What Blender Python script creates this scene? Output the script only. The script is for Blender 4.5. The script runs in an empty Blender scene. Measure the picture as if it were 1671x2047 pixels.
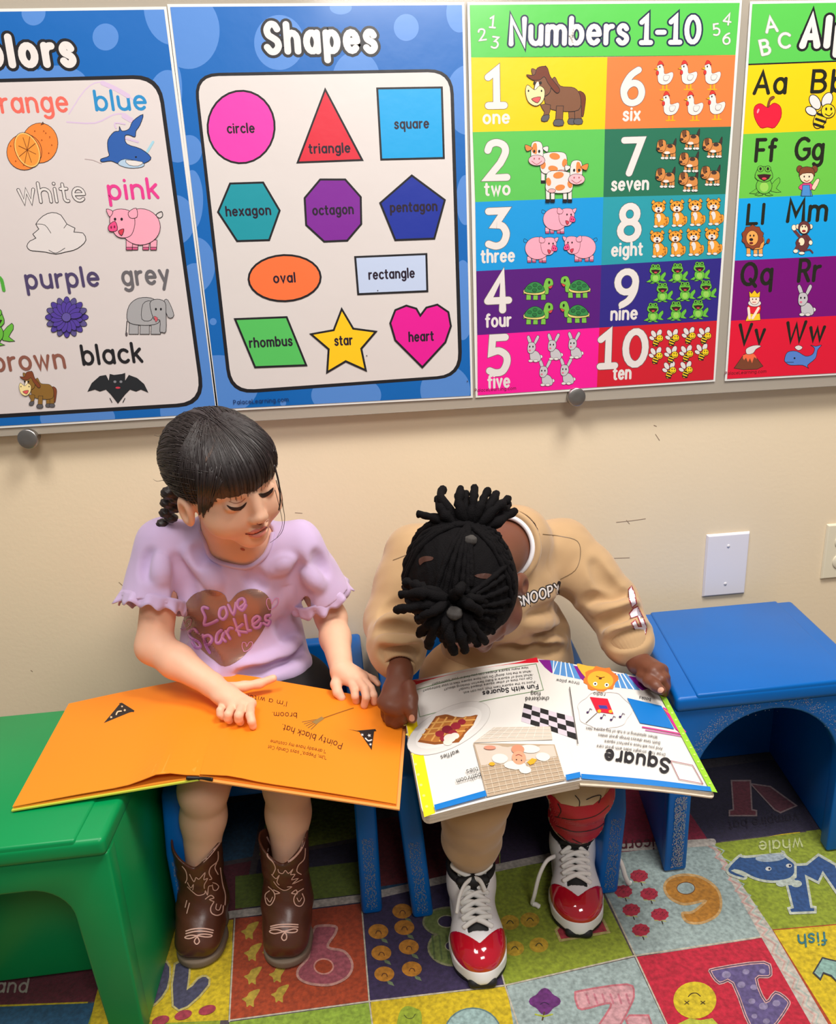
import bpy, bmesh, math, random
import numpy as np
from mathutils import Vector, Matrix
from mathutils.bvhtree import BVHTree
from mathutils.geometry import delaunay_2d_cdt
random.seed(7); np.random.seed(7)
SC = bpy.context.scene
COL = SC.collection
# ------------------------------------------------------------------ camera
FPX, CX, CY = 1500.0, 835.5, 1105.0          # focal length and principal point in photo pixels
CAM = np.array([0.0, -1.3788, 0.9338])
_p, _y, _r = 0.3067, 0.104, -0.0476
FW = np.array([math.sin(_y)*math.cos(_p), math.cos(_y)*math.cos(_p), -math.sin(_p)])
_rt = np.array([math.cos(_y), -math.sin(_y), 0.0]); _up = np.cross(_rt, FW)
RT = math.cos(_r)*_rt + math.sin(_r)*_up
UP = -math.sin(_r)*_rt + math.cos(_r)*_up
cd = bpy.data.cameras.new('camera'); co = bpy.data.objects.new('camera', cd); COL.objects.link(co)
M = Matrix(((RT[0], UP[0], -FW[0], CAM[0]), (RT[1], UP[1], -FW[1], CAM[1]), (RT[2], UP[2], -FW[2], CAM[2]), (0, 0, 0, 1)))
co.matrix_world = M
cd.sensor_fit = 'VERTICAL'; cd.sensor_height = 24.0; cd.sensor_width = 24.0
cd.lens = FPX/2047*24.0
cd.shift_y = (CY-1023.5)/2047
cd.clip_start = 0.02
SC.camera = co
# ------------------------------------------------------------------ light
SC.view_settings.view_transform = 'Standard'; SC.view_settings.look = 'None'
SC.view_settings.gamma = 1.0; SC.view_settings.use_curve_mapping = False
SC.view_settings.exposure = -0.08
wd = bpy.data.worlds.new('room_light'); SC.world = wd; wd.use_nodes = True
wd.node_tree.nodes['Background'].inputs[0].default_value = (1.0, 0.95, 0.9, 1)
wd.node_tree.nodes['Background'].inputs[1].default_value = 0.20
def area(name, loc, size, power, col, tgt):
    l = bpy.data.lights.new(name, 'AREA'); l.shape = 'RECTANGLE'; l.size, l.size_y = size; l.energy = power; l.color = col
    o = bpy.data.objects.new(name, l); COL.objects.link(o); o.location = loc
    o.rotation_euler = (Vector(tgt)-Vector(loc)).to_track_quat('-Z', 'Y').to_euler()
    return o
area('ceiling_lamp_right', (0.80, -0.92, 2.6), (0.6, 0.6), 49, (1, 0.96, 0.90), (0.55, -0.55, 0))
area('ceiling_lamp_left', (-0.55, -1.15, 2.6), (0.6, 0.6), 27, (1, 0.95, 0.9), (-0.4, -0.4, 0))
area('fill_light_rear', (0.5, -2.7, 2.6), (0.9, 0.6), 30, (1, 0.96, 0.92), (-0.1, -0.1, 0.6))  # added frontal fill from behind the camera, to brighten the girl's face
# ------------------------------------------------------------------ pixel measures -> places in the room
def ray(px, py): return FW + RT*((px-CX)/FPX) - UP*((py-CY)/FPX)
def Yp(px, py, Y):
    d = ray(px, py); return CAM + d*((Y-CAM[1])/d[1])
def Zp(px, py, Z):
    d = ray(px, py); return CAM + d*((Z-CAM[2])/d[2])
def PXM(P): return FPX/float((np.asarray(P)-CAM)@FW)
def PJ(P):
    d = np.asarray(P)-CAM; k = FPX/(d@FW); return (CX+k*(d@RT), CY-k*(d@UP))
def V3(a): return Vector((float(a[0]), float(a[1]), float(a[2])))
# ------------------------------------------------------------------ materials
def lin(c):
    out = []
    for v in c[:3]:
        v = v/255.0
        out.append(v/12.92 if v <= 0.04045 else ((v+0.055)/1.055)**2.4)
    return out
MATS = {}
def mat(name, rgb, rough=0.5, metal=0.0, bump=0.0, bscale=80.0, var=0.0, vscale=8.0, coat=0.0, spec=0.5, sheen=0.0, sss=0.0, stretch=None, attr=False, bdist=0.002, crough=0.05, mid=1.0):
    if name in MATS: return MATS[name]
    m = bpy.data.materials.new(name); m.use_nodes = True
    nt = m.node_tree; b = nt.nodes['Principled BSDF']; L = nt.links.new
    c = lin(rgb)+[1]
    b.inputs['Base Color'].default_value = c
    b.inputs['Roughness'].default_value = rough; b.inputs['Metallic'].default_value = metal
    b.inputs['Specular IOR Level'].default_value = spec
    b.inputs['Coat Weight'].default_value = coat; b.inputs['Coat Roughness'].default_value = crough
    if sheen: b.inputs['Sheen Weight'].default_value = sheen; b.inputs['Sheen Roughness'].default_value = 0.5
    if sss:
        b.inputs['Subsurface Weight'].default_value = sss; b.inputs['Subsurface Radius'].default_value = (0.012, 0.005, 0.003); b.inputs['Subsurface Scale'].default_value = 0.5
    tc = nt.nodes.new('ShaderNodeTexCoord')
    vec = tc.outputs['Object']
    if stretch:
        mp = nt.nodes.new('ShaderNodeMapping'); mp.inputs['Scale'].default_value = stretch; L(vec, mp.inputs['Vector']); vec = mp.outputs['Vector']
    src = None
    if attr:
        a = nt.nodes.new('ShaderNodeVertexColor'); a.layer_name = 'Col'; src = a.outputs['Color']
    if var > 0:
        n = nt.nodes.new('ShaderNodeTexNoise'); n.inputs['Scale'].default_value = vscale; n.inputs['Detail'].default_value = 5
        L(vec, n.inputs['Vector'])
        mr = nt.nodes.new('ShaderNodeMapRange'); mr.inputs['From Min'].default_value = 0.3; mr.inputs['From Max'].default_value = 0.7
        mr.inputs['To Min'].default_value = mid-var; mr.inputs['To Max'].default_value = mid+var
        L(n.outputs['Fac'], mr.inputs['Value'])
        mx = nt.nodes.new('ShaderNodeVectorMath'); mx.operation = 'SCALE'
        if src is None:
            rgbn = nt.nodes.new('ShaderNodeRGB'); rgbn.outputs[0].default_value = c; src = rgbn.outputs[0]
        L(src, mx.inputs[0]); L(mr.outputs['Result'], mx.inputs['Scale']); src = mx.outputs['Vector']
    if src is not None: L(src, b.inputs['Base Color'])
    if bump > 0:
        n = nt.nodes.new('ShaderNodeTexNoise'); n.inputs['Scale'].default_value = bscale; n.inputs['Detail'].default_value = 4
        L(vec, n.inputs['Vector'])
        bp = nt.nodes.new('ShaderNodeBump'); bp.inputs['Strength'].default_value = bump; bp.inputs['Distance'].default_value = bdist
        L(n.outputs['Fac'], bp.inputs['Height']); L(bp.outputs['Normal'], b.inputs['Normal'])
    MATS[name] = m
    return m
def clear_mat():
    m = bpy.data.materials.new('clear_acrylic'); m.use_nodes = True; nt = m.node_tree
    b = nt.nodes['Principled BSDF']; nt.nodes.remove(b)
    t = nt.nodes.new('ShaderNodeBsdfTransparent'); t.inputs[0].default_value = (0.86, 0.87, 0.87, 1)
    g = nt.nodes.new('ShaderNodeBsdfGlossy'); g.inputs['Roughness'].default_value = 0.12; g.inputs['Color'].default_value = (0.9, 0.9, 0.9, 1)
    f = nt.nodes.new('ShaderNodeFresnel'); f.inputs[0].default_value = 1.45
    L = nt.links.new
    df = nt.nodes.new('ShaderNodeBsdfDiffuse'); df.inputs[0].default_value = lin((226, 216, 200))+[1]
    t.inputs[0].default_value = (0.95, 0.95, 0.94, 1)
    m1 = nt.nodes.new('ShaderNodeMixShader'); m1.inputs[0].default_value = 0.42; L(t.outputs[0], m1.inputs[1]); L(df.outputs[0], m1.inputs[2])
    mx = nt.nodes.new('ShaderNodeMixShader')
    L(f.outputs[0], mx.inputs[0]); L(m1.outputs[0], mx.inputs[1]); L(g.outputs[0], mx.inputs[2]); L(mx.outputs[0], nt.nodes['Material Output'].inputs[0])
    return m
# ------------------------------------------------------------------ objects
def tag(o, label=None, cat=None, group=None, kind=None):
    if label: o['label'] = label
    if cat: o['category'] = cat
    if group: o['group'] = group
    if kind: o['kind'] = kind
    return o
def empty(name, loc, label=None, cat=None, group=None):
    o = bpy.data.objects.new(name, None); COL.objects.link(o); o.location = V3(loc); o.empty_display_size = 0.05
    bpy.context.view_layer.update()
    return tag(o, label, cat, group)
def link(name, me, m=None, parent=None, smooth=True):
    o = bpy.data.objects.new(name, me); COL.objects.link(o)
    if m is not None:
        for k in (m if isinstance(m, (list, tuple)) else [m]): me.materials.append(k)
    if smooth and len(me.polygons):
        me.polygons.foreach_set('use_smooth', np.ones(len(me.polygons), bool))
    if parent is not None:
        o.parent = parent
        if parent.parent is None: o.matrix_parent_inverse = Matrix.Translation(-parent.location)
    return o
def obj_bm(name, bm, m, parent=None, smooth=False):
    me = bpy.data.meshes.new(name); bm.normal_update(); bm.to_mesh(me); bm.free()
    return link(name, me, m, parent, smooth)
def obj_np(name, v, f, m, parent=None, smooth=True):
    me = bpy.data.meshes.new(name); me.from_pydata([tuple(map(float, q)) for q in v], [], [tuple(map(int, q)) for q in f]); me.update()
    return link(name, me, m, parent, smooth)
def bevel(bm, w, seg=3, ang=0.5):
    bm.normal_update()
    es = [e for e in bm.edges if len(e.link_faces) == 2 and e.calc_face_angle(0) > ang]
    bmesh.ops.bevel(bm, geom=es, offset=w, offset_type='OFFSET', segments=seg, profile=0.5, affect='EDGES', clamp_overlap=True)
    return bm
def box_bm(x0, x1, y0, y1, z0, z1, bm=None):
    bm = bm or bmesh.new()
    vs = [bm.verts.new((x, y, z)) for z in (z0, z1) for y in (y0, y1) for x in (x0, x1)]
    for f in ((0, 2, 3, 1), (4, 5, 7, 6), (0, 1, 5, 4), (2, 6, 7, 3), (0, 4, 6, 2), (1, 3, 7, 5)): bm.faces.new([vs[i] for i in f])
    return bm
def prism_bm(pts, dirv, to3):
    """closed outline pts (2D) -> solid: to3 maps a 2D point to 3D, dirv is the thickness vector"""
    bm = bmesh.new()
    a = [bm.verts.new(to3(p)) for p in pts]; d = Vector(dirv)
    b = [bm.verts.new(v.co+d) for v in a]
    n = len(a)
    bm.faces.new(a); bm.faces.new(list(reversed(b)))
    for i in range(n): bm.faces.new((a[i], b[i], b[(i+1) % n], a[(i+1) % n]))
    bmesh.ops.recalc_face_normals(bm, faces=bm.faces[:])
    return bm
def catmull(pts, n=6, closed=True):
    P = [np.array(p, float) for p in pts]; N = len(P); out = []
    rng = range(N) if closed else range(N-1)
    for i in rng:
        p0 = P[(i-1) % N] if closed or i > 0 else P[0]; p1 = P[i]; p2 = P[(i+1) % N]
        p3 = P[(i+2) % N] if closed or i+2 < N else P[-1]
        for k in range(n):
            t = k/n
            out.append(0.5*((2*p1)+(-p0+p2)*t+(2*p0-5*p1+4*p2-p3)*t*t+(-p0+3*p1-3*p2+p3)*t**3))
    if not closed: out.append(P[-1])
    return out
def tube(pts, rad, sides=8, name='tube', m=None, parent=None, closed=False, smooth=True, caps=True, flat=1.0):
    v, f = tube_np(pts, rad, sides, closed, caps, flat)
    return obj_np(name, v, f, m, parent, smooth)
def tube_np(pts, rad, sides=8, closed=False, caps=True, flat=1.0):
    P = np.array(pts, float); n = len(P)
    R = np.full(n, rad, float) if np.isscalar(rad) else np.array(rad, float)
    T = np.gradient(P, axis=0) if not closed else (np.roll(P, -1, 0)-np.roll(P, 1, 0))
    T /= np.linalg.norm(T, axis=1)[:, None]+1e-12
    nrm = np.cross(T[0], [0.3, 0.2, 0.93]); nrm /= np.linalg.norm(nrm)
    V = []; F = []
    for i in range(n):
        nrm = nrm-T[i]*(nrm@T[i]); nrm /= np.linalg.norm(nrm)+1e-12; b = np.cross(T[i], nrm)
        for k in range(sides):
            a = 2*math.pi*k/sides; V.append(P[i]+R[i]*(math.cos(a)*nrm+math.sin(a)*b*flat))
    for i in range(n if closed else n-1):
        for k in range(sides):
            F.append((i*sides+k, i*sides+(k+1) % sides, ((i+1) % n)*sides+(k+1) % sides, ((i+1) % n)*sides+k))
    if caps and not closed:
        V.append(P[0]-T[0]*R[0]*0.6); V.append(P[-1]+T[-1]*R[-1]*0.6); a, b = len(V)-2, len(V)-1
        for k in range(sides):
            F.append((a, (k+1) % sides, k)); F.append((b, (n-1)*sides+k, (n-1)*sides+(k+1) % sides))
    return np.array(V), F
def join_np(parts):
    V = []; F = []; o = 0
    for v, f in parts:
        V.append(np.asarray(v)); F += [tuple(i+o for i in q) for q in f]; o += len(v)
    return np.concatenate(V), F
# ------------------------------------------------------------------ printing: flat inks laid on a surface
def ar(cx, cy, rx, ry, a0, a1, n=10):
    return [(cx+rx*math.cos(math.radians(a0+(a1-a0)*i/n)), cy+ry*math.sin(math.radians(a0+(a1-a0)*i/n))) for i in range(n+1)]
def _sm(*p): return [tuple(q) for q in catmull(p, 4, False)]
O = lambda x, y, rx, ry: ar(x, y, rx, ry, 0, 360, 18)
_S = lambda s, h: _sm((3.3*s, .83*h), (2.5*s, .99*h), (1.2*s, h), (.25*s, .82*h), (.6*s, .62*h), (1.8*s, .51*h), (3.1*s, .38*h), (3.4*s, .18*h), (2.4*s, .01*h), (1.1*s, 0), (0, .16*h))
G = {   # single-stroke letters: width, strokes (x to the right, y up; x-height 5, capitals 7.4)
'a': (4.2, [O(2.1, 2.5, 2.1, 2.5), [(4.2, 5), (4.2, 0)]]), 'b': (4.2, [O(2.1, 2.5, 2.1, 2.5), [(0, 7.4), (0, 0)]]),
'c': (3.7, [ar(2.2, 2.5, 2.2, 2.5, 45, 315, 14)]), 'd': (4.2, [O(2.1, 2.5, 2.1, 2.5), [(4.2, 7.4), (4.2, 0)]]),
'e': (4.2, [[(0.1, 2.6), (4.15, 2.6)], ar(2.1, 2.5, 2.1, 2.5, 2, 315, 14)]),
'f': (2.6, [_sm((2.8, 7.2), (1.9, 7.4), (1.1, 6.7), (1, 5.5))+[(1, 0)], [(0, 4.8), (2.5, 4.8)]]),
'g': (4.2, [O(2.1, 2.5, 2.1, 2.5), [(4.2, 5)]+ar(2.2, -.6, 2, 1.8, 0, -140, 8)]),
'h': (4, [[(0, 7.4), (0, 0)], [(0, 2.8)]+ar(2, 3, 2, 2, 180, 0, 8)+[(4, 0)]]),
'i': (0.1, [[(0, 5), (0, 0)], [(0, 7), (0, 7.05)]]), 'j': (1, [[(1, 5)]+ar(0, -1, 1, 1.3, 0, -110, 5), [(1, 7), (1, 7.05)]]),
'k': (3.4, [[(0, 7.4), (0, 0)], [(3.2, 5), (0, 2.2)], [(1.2, 3.1), (3.4, 0)]]), 'l': (0.1, [[(0, 7.4), (0, 0)]]),
'm': (6.6, [[(0, 5), (0, 0)], [(0, 3)]+ar(1.65, 3.4, 1.65, 1.6, 180, 0, 7)+[(3.3, 0)], [(3.3, 3)]+ar(4.95, 3.4, 1.65, 1.6, 180, 0, 7)+[(6.6, 0)]]),
'n': (4, [[(0, 5), (0, 0)], [(0, 2.8)]+ar(2, 3, 2, 2, 180, 0, 8)+[(4, 0)]]), 'o': (4.4, [O(2.2, 2.5, 2.2, 2.5)]),
'p': (4.2, [O(2.1, 2.5, 2.1, 2.5), [(0, 5), (0, -2.5)]]), 'q': (4.2, [O(2.1, 2.5, 2.1, 2.5), [(4.2, 5), (4.2, -2.5)]]),
'r': (2.3, [[(0, 5), (0, 0)], [(0, 2.8)]+ar(2.2, 2.8, 2.2, 2.1, 180, 85, 6)]), 's': (3.2, [_S(.93, 5)]),
't': (2.5, [[(1, 6.7), (1, 1.2)]+ar(2, 1.2, 1, 1.2, 180, 290, 5), [(0, 4.9), (2.4, 4.9)]]),
'u': (4, [[(0, 5)]+ar(2, 2, 2, 2, 180, 360, 8), [(4, 5), (4, 0)]]), 'v': (3.8, [[(0, 5), (1.9, 0), (3.8, 5)]]),
'w': (5.8, [[(0, 5), (1.5, 0), (2.9, 4.6), (4.3, 0), (5.8, 5)]]), 'x': (3.6, [[(0, 5), (3.6, 0)], [(0, 0), (3.6, 5)]]),
'y': (3.9, [[(0, 5), (2, .3)], [(3.9, 5), (1, -2.4)]]), 'z': (3.4, [[(0, 5), (3.4, 5), (0, 0), (3.4, 0)]]),
'A': (5.6, [[(0, 0), (2.8, 7.4), (5.6, 0)], [(1, 2.4), (4.6, 2.4)]]),
'B': (4.3, [[(0, 0), (0, 7.4), (2.2, 7.4)]+ar(2.2, 5.65, 1.7, 1.75, 90, -90, 8)+[(0, 3.9)], [(2.2, 3.9)]+ar(2.3, 1.95, 2, 1.95, 90, -90, 8)+[(0, 0)]]),
'C': (5.2, [ar(3.3, 3.7, 3.3, 3.7, 48, 312, 14)]), 'D': (5, [[(0, 0), (0, 7.4), (1.6, 7.4)]+ar(1.6, 3.7, 3.4, 3.7, 90, -90, 12)+[(0, 0)]]),
'E': (3.8, [[(3.8, 7.4), (0, 7.4), (0, 0), (3.8, 0)], [(0, 3.9), (3.3, 3.9)]]), 'F': (3.8, [[(3.8, 7.4), (0, 7.4), (0, 0)], [(0, 3.8), (3.2, 3.8)]]),
'G': (5.8, [ar(3.3, 3.7, 3.3, 3.7, 50, 330, 14)+[(6, 3.5), (3.8, 3.5)]]), 'H': (5, [[(0, 0), (0, 7.4)], [(5, 0), (5, 7.4)], [(0, 3.8), (5, 3.8)]]),
'I': (0.1, [[(0, 0), (0, 7.4)]]), 'L': (3.6, [[(0, 7.4), (0, 0), (3.6, 0)]]), 'M': (6.2, [[(0, 0), (0.4, 7.4), (3.1, 2), (5.8, 7.4), (6.2, 0)]]),
'N': (5, [[(0, 0), (0, 7.4), (5, 0), (5, 7.4)]]), 'O': (6.2, [O(3.1, 3.7, 3.1, 3.7)]),
'P': (4.4, [[(0, 0), (0, 7.4), (2.2, 7.4)]+ar(2.2, 5.4, 2, 2, 90, -90, 8)+[(0, 3.4)]]),
'Q': (6.4, [O(3.1, 3.7, 3.1, 3.7), [(3.8, 1.8), (6.3, -.7)]]),
'R': (4.5, [[(0, 0), (0, 7.4), (2.2, 7.4)]+ar(2.2, 5.5, 2, 1.9, 90, -90, 8)+[(0, 3.6)], [(2.2, 3.6), (4.5, 0)]]),
'S': (4.4, [_S(1.3, 7.4)]), 'U': (5, [[(0, 7.4)]+ar(2.5, 2.5, 2.5, 2.5, 180, 360, 10)+[(5, 7.4)]]), 'V': (5.2, [[(0, 7.4), (2.6, 0), (5.2, 7.4)]]),
'W': (7.6, [[(0, 7.4), (2, 0), (3.8, 6.6), (5.6, 0), (7.6, 7.4)]]), 'Y': (5, [[(0, 7.4), (2.5, 3.4), (5, 7.4)], [(2.5, 3.4), (2.5, 0)]]),
'0': (4.8, [O(2.4, 3.7, 2.4, 3.7)]), '1': (3.6, [[(0, 6), (1.9, 7.4), (1.9, 0)], [(0, 0), (3.6, 0)]]),
'2': (4.2, [_sm((0, 5.8), (.6, 7), (2.1, 7.4), (3.7, 6.7), (4, 5.2), (2.8, 3))+[(0, 0), (4.3, 0)]]),
'3': (4, [[(.1, 7.4), (3.8, 7.4), (1.6, 4.5)]+_sm((1.6, 4.5), (3.2, 4.2), (4.1, 2.6), (3.4, .7), (1.8, 0), (0, .5))]),
'4': (4.6, [[(3.4, 0), (3.4, 7.4), (0, 2)], [(0, 2), (4.8, 2)]]), '5': (4, [[(3.7, 7.4), (.8, 7.4), (.5, 4.3)]+_sm((.5, 4.3), (2.2, 4.6), (3.8, 3.6), (4, 2), (3, .3), (1.4, 0), (0, .5))]),
'6': (4.4, [_sm((3.4, 7.4), (1.6, 6.2), (.2, 4), (0, 2.3), (.7, .6), (2.2, 0), (3.8, .7), (4.4, 2.3), (3.8, 3.9), (2.3, 4.5), (.7, 3.7), (0, 2.4))]),
'7': (4.2, [[(0, 7.4), (4.2, 7.4), (1.4, 0)]]), '8': (4.4, [O(2.2, 5.6, 1.8, 1.8), O(2.2, 1.95, 2.2, 1.95)]),
'9': (4.4, [O(2.2, 5.1, 2.2, 2.3), _sm((4.4, 5), (4.1, 3), (2.9, 1), (1.2, 0))]), '-': (2.6, [[(0, 3), (2.6, 3)]]),
'.': (0.3, [[(.1, .1), (.2, .1)]]), ',': (.6, [[(.4, .3), (0, -1.2)]]), "'": (.3, [[(.2, 7.4), (0, 6)]]), '"': (1.2, [[(.2, 7.4), (0, 6)], [(1.2, 7.4), (1, 6)]]),
'?': (3, [_sm((0, 6), (1, 7.3), (2.6, 7), (2.8, 5.4), (1.5, 3.6), (1.4, 2)), [(1.4, .1), (1.45, .1)]]), '*': (1.4, [O(.7, 2.4, .35, .35)]),
}
class Ink:
    """collects printed shapes; surf(u, v, lift) gives the place on the real surface"""
    def __init__(s, surf, at, step=4e-5, grid=None, base=0.0):
        s.surf, s.at, s.step, s.grid, s.base = surf, at, step, grid, base
        s.v = []; s.f = []; s.c = []
    def root(s): return Draw(s, lambda x, y: s.at(x, y), [0])
    def face(s, uv, col, lay):
        n = len(s.v)
        if s.grid:
            g = s.grid
            xs = [p[0] for p in uv]; ys = [p[1] for p in uv]
            pts = [Vector((float(p[0]), float(p[1]))) for p in uv]; ne = len(pts)
            x = math.floor(min(xs)/g)*g+g*.37
            while x < max(xs):
                y = math.floor(min(ys)/g)*g+g*.41
                while y < max(ys): pts.append(Vector((x, y))); y += g
                x += g
            r = delaunay_2d_cdt(pts, [(i, (i+1) % ne) for i in range(ne)], [], 2, 1e-4)
            # keep triangles inside the outline (even-odd)
            V = r[0]
            ok = []
            for t in r[2]:
                cx = sum(V[i][0] for i in t)/3; cy = sum(V[i][1] for i in t)/3; ins = False
                for i in range(ne):
                    x1, y1 = uv[i]; x2, y2 = uv[(i+1) % ne]
                    if (y1 > cy) != (y2 > cy) and cx < (x2-x1)*(cy-y1)/(y2-y1)+x1: ins = not ins
                if ins: ok.append(t)
            pos = [s.surf(q[0], q[1], s.base+lay*s.step) for q in V]
            mp = {}
            for t in ok:
                if any(pos[i] is None for i in t): continue
                for i in t:
                    if i not in mp: mp[i] = len(s.v); s.v.append(pos[i])
                s.f.append(tuple(mp[i] for i in t)); s.c.append(col)
            return
        ps = [s.surf(q[0], q[1], s.base+lay*s.step) for q in uv]
        if any(p is None for p in ps): return
        s.v += ps; s.f.append(tuple(range(n, n+len(ps)))); s.c.append(col)
    def quads(s, L, R, col, lay):
        e = 0 if s.grid else .35/max(2, len(L)); A = [s.surf(p[0], p[1], s.base+(lay+e*i)*s.step) for i, p in enumerate(L)]; B = [s.surf(p[0], p[1], s.base+(lay+e*i)*s.step) for i, p in enumerate(R)]
        for i in range(len(L)-1):
            q = (A[i], A[i+1], B[i+1], B[i])
            if any(p is None for p in q): continue
            if s.grid and (max((q[0]-q[1]).length, (q[2]-q[3]).length) > 0.03): continue
            k = len(s.v); s.v += list(q); s.f.append((k, k+1, k+2, k+3)); s.c.append(col)
    def build(s, name, m, parent=None, N=None):
        me = bpy.data.meshes.new(name); me.from_pydata([tuple(map(float, q)) for q in s.v], [], s.f); me.update()
        ca = me.color_attributes.new('Col', 'FLOAT_COLOR', 'CORNER')
        buf = np.ones((len(me.loops), 4), np.float32); k = 0
        for f, c in zip(s.f, s.c):
            l = lin(c); buf[k:k+len(f), :3] = l; k += len(f)
        ca.data.foreach_set('color', buf.ravel())
        if N is not None:      # face every ink towards the reader
            nr = np.zeros(len(me.polygons)*3, np.float32); me.polygons.foreach_get('normal', nr); nr = nr.reshape(-1, 3)
            for i in np.where(nr@np.asarray(N, np.float32) < 0)[0]: me.polygons[int(i)].flip()
        return link(name, me, m, parent, False)
BK = (28, 26, 30); WH = (224, 217, 213)
class Draw:
    def __init__(s, ink, xf, lay, oc=BK, ow=1.0): s.ink, s.xf, s.lay, s.oc, s.ow = ink, xf, lay, oc, ow
    def loc(s, ox, oy, sc=1.0, flip=False, ang=0.0, lay=None, ax=None, ow=1.0, oc=BK):
        c, n = math.cos(math.radians(ang))*sc, math.sin(math.radians(ang))*sc
        k = -1 if flip else 1
        if ax is None: f = lambda x, y: s.xf(ox+k*x*c-y*n, oy+k*x*n+y*c)
        else: f = lambda x, y: s.xf(ox+sc*(k*x*ax[0][0]+y*ax[1][0]), oy+sc*(k*x*ax[0][1]+y*ax[1][1]))
        return Draw(s.ink, f, [s.lay[0] if lay is None else lay], oc, ow)
    def nx(s): s.lay[0] += 1; return s.lay[0]
    def raw(s, pts, col): s.ink.face([s.xf(*p) for p in pts], col, s.nx())
    def p(s, pts, col, ow=None, sm=0, oc=None):
        if sm: pts = catmull(pts, sm, True)
        pts = [tuple(q) for q in pts]
        if col is not None: s.raw(pts, col)
        w = s.ow if ow is None else ow
        if w: s.ln(pts+[pts[0]], w, oc or s.oc, cap=False)
        return s
    def e(s, cx, cy, rx, ry, col, rot=0.0, ow=None, oc=None, n=None):
        n = n or (12 if max(rx, ry) < 6 else 28)
        c, d = math.cos(math.radians(rot)), math.sin(math.radians(rot))
        pts = [(cx+rx*math.cos(t)*c-ry*math.sin(t)*d, cy+rx*math.cos(t)*d+ry*math.sin(t)*c) for t in [2*math.pi*i/n for i in range(n)]]
        return s.p(pts, col, ow, oc=oc)
    def ln(s, pts, w, col, sm=0, cap=True, lay=None):
        if sm: pts = catmull(pts, sm, False)
        P = [np.array(q, float) for q in pts]
        Q = [P[0]]
        for q in P[1:]:
            if np.hypot(*(q-Q[-1])) > 1e-4: Q.append(q)
        P = Q
        if len(P) < 2: return s
        if s.ink.grid:
            R = [P[0]]
            for q in P[1:]:
                k = max(1, int(np.hypot(*(q-R[-1]))/s.ink.grid)); a = R[-1]
                R += [a+(q-a)*j/k for j in range(1, k+1)]
            P = R
        n = len(P); h = w/2; L = []; Rr = []
        closed = np.hypot(*(P[0]-P[-1])) < 1e-3
        for i in range(n):
            a = P[i]-P[i-1] if i else (P[0]-P[-2] if closed else P[1]-P[0])
            b = P[i+1]-P[i] if i < n-1 else (P[1]-P[0] if closed else P[-1]-P[-2])
            a = a/(np.hypot(*a)+1e-9); b = b/(np.hypot(*b)+1e-9)
            t = a+b; l = np.hypot(*t)
            if l < 0.35: t = b; k = 1
            else: t = t/l; k = min(1/max(t@b, .35), 2.2)
            nn = np.array([-t[1], t[0]])*h*k
            L.append(P[i]+nn); Rr.append(P[i]-nn)
        ly = s.nx() if lay is None else lay
        s.ink.quads([s.xf(*q) for q in L], [s.xf(*q) for q in Rr], col, ly)
        if cap and not closed:
            for q, d in ((P[0], P[0]-P[1]), (P[-1], P[-1]-P[-2])):
                a0 = math.atan2(d[1], d[0])-math.pi/2
                s.ink.face([s.xf(q[0]+h*math.cos(a0+math.pi*i/7), q[1]+h*math.sin(a0+math.pi*i/7)) for i in range(8)], col, ly+(0.004 if not s.ink.grid else 0))
        return s
    def tx(s, txt, x, y, h, col, w=0.12, al='c', oc=None, ow=0.0, sx=1.0, ital=0.0, ls=1.6, ang=0.0, ax=None, back=None, wd=None):
        """h: capital height; w: stroke weight as a share of h; oc/ow: outline"""
        k = h/7.4; ls = ls+w*7.4*0.62; X = 0; st = []; 
        for ch in txt:
            if ch == ' ': X += 3.2; continue
            wd_, ss = G[ch]
            for q in ss: st.append([((X+a)*sx*k+b*k*ital, -b*k) for a, b in q])
            X += wd_+ls
        if wd:
            f_ = (wd-w*h)/((X-ls)*sx*k); st = [[(a*f_, b) for a, b in q] for q in st]; sx *= f_
        W = (X-ls)*sx*k
        o = {'c': -W/2, 'l': 0, 'r': -W}[al]
        d = s.loc(x, y, 1.0, ang=ang, ax=ax); base = d.lay[0]
        n = 0.9/max(1, len(st)) if not s.ink.grid else 0
        if oc is not None:
            for i, q in enumerate(st): d.ln([(a+o, b) for a, b in q], w*h+2*ow, oc, lay=base+1+i*n)
        for i, q in enumerate(st): d.ln([(a+o, b) for a, b in q], w*h, col, lay=base+2+i*n)
        if back is not None:
            for i, q in enumerate(st): d.ln([(a+o, b) for a, b in q], w*h*0.5, back, lay=base+3+i*n)
        return s
def plane_ink(O3, U, V, step=4e-5, bulge=None, base=0.0):
    O3, U, V = (np.asarray(a, float) for a in (O3, U, V)); N = np.cross(U, V); N /= np.linalg.norm(N)
    def at(px, py):
        d = ray(px, py); t = ((O3-CAM)@N)/(d@N); q = CAM+d*t-O3; return (q@U/(U@U), q@V/(V@V))
    def surf(u, v, l):
        q = O3+U*u+V*v+N*(l+(bulge(u, v) if bulge else 0)); return Vector(q)
    k = Ink(surf, at, step, None, base); k.N = N
    return k
def mesh_bvh(objs):
    vs = []; fs = []
    for o in (objs if isinstance(objs, list) else [objs]):
        n = len(vs); me = o.data; vs += [v.co.copy() for v in me.vertices]; fs += [tuple(i+n for i in p.vertices) for p in me.polygons]
    return BVHTree.FromPolygons(vs, fs)
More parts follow.
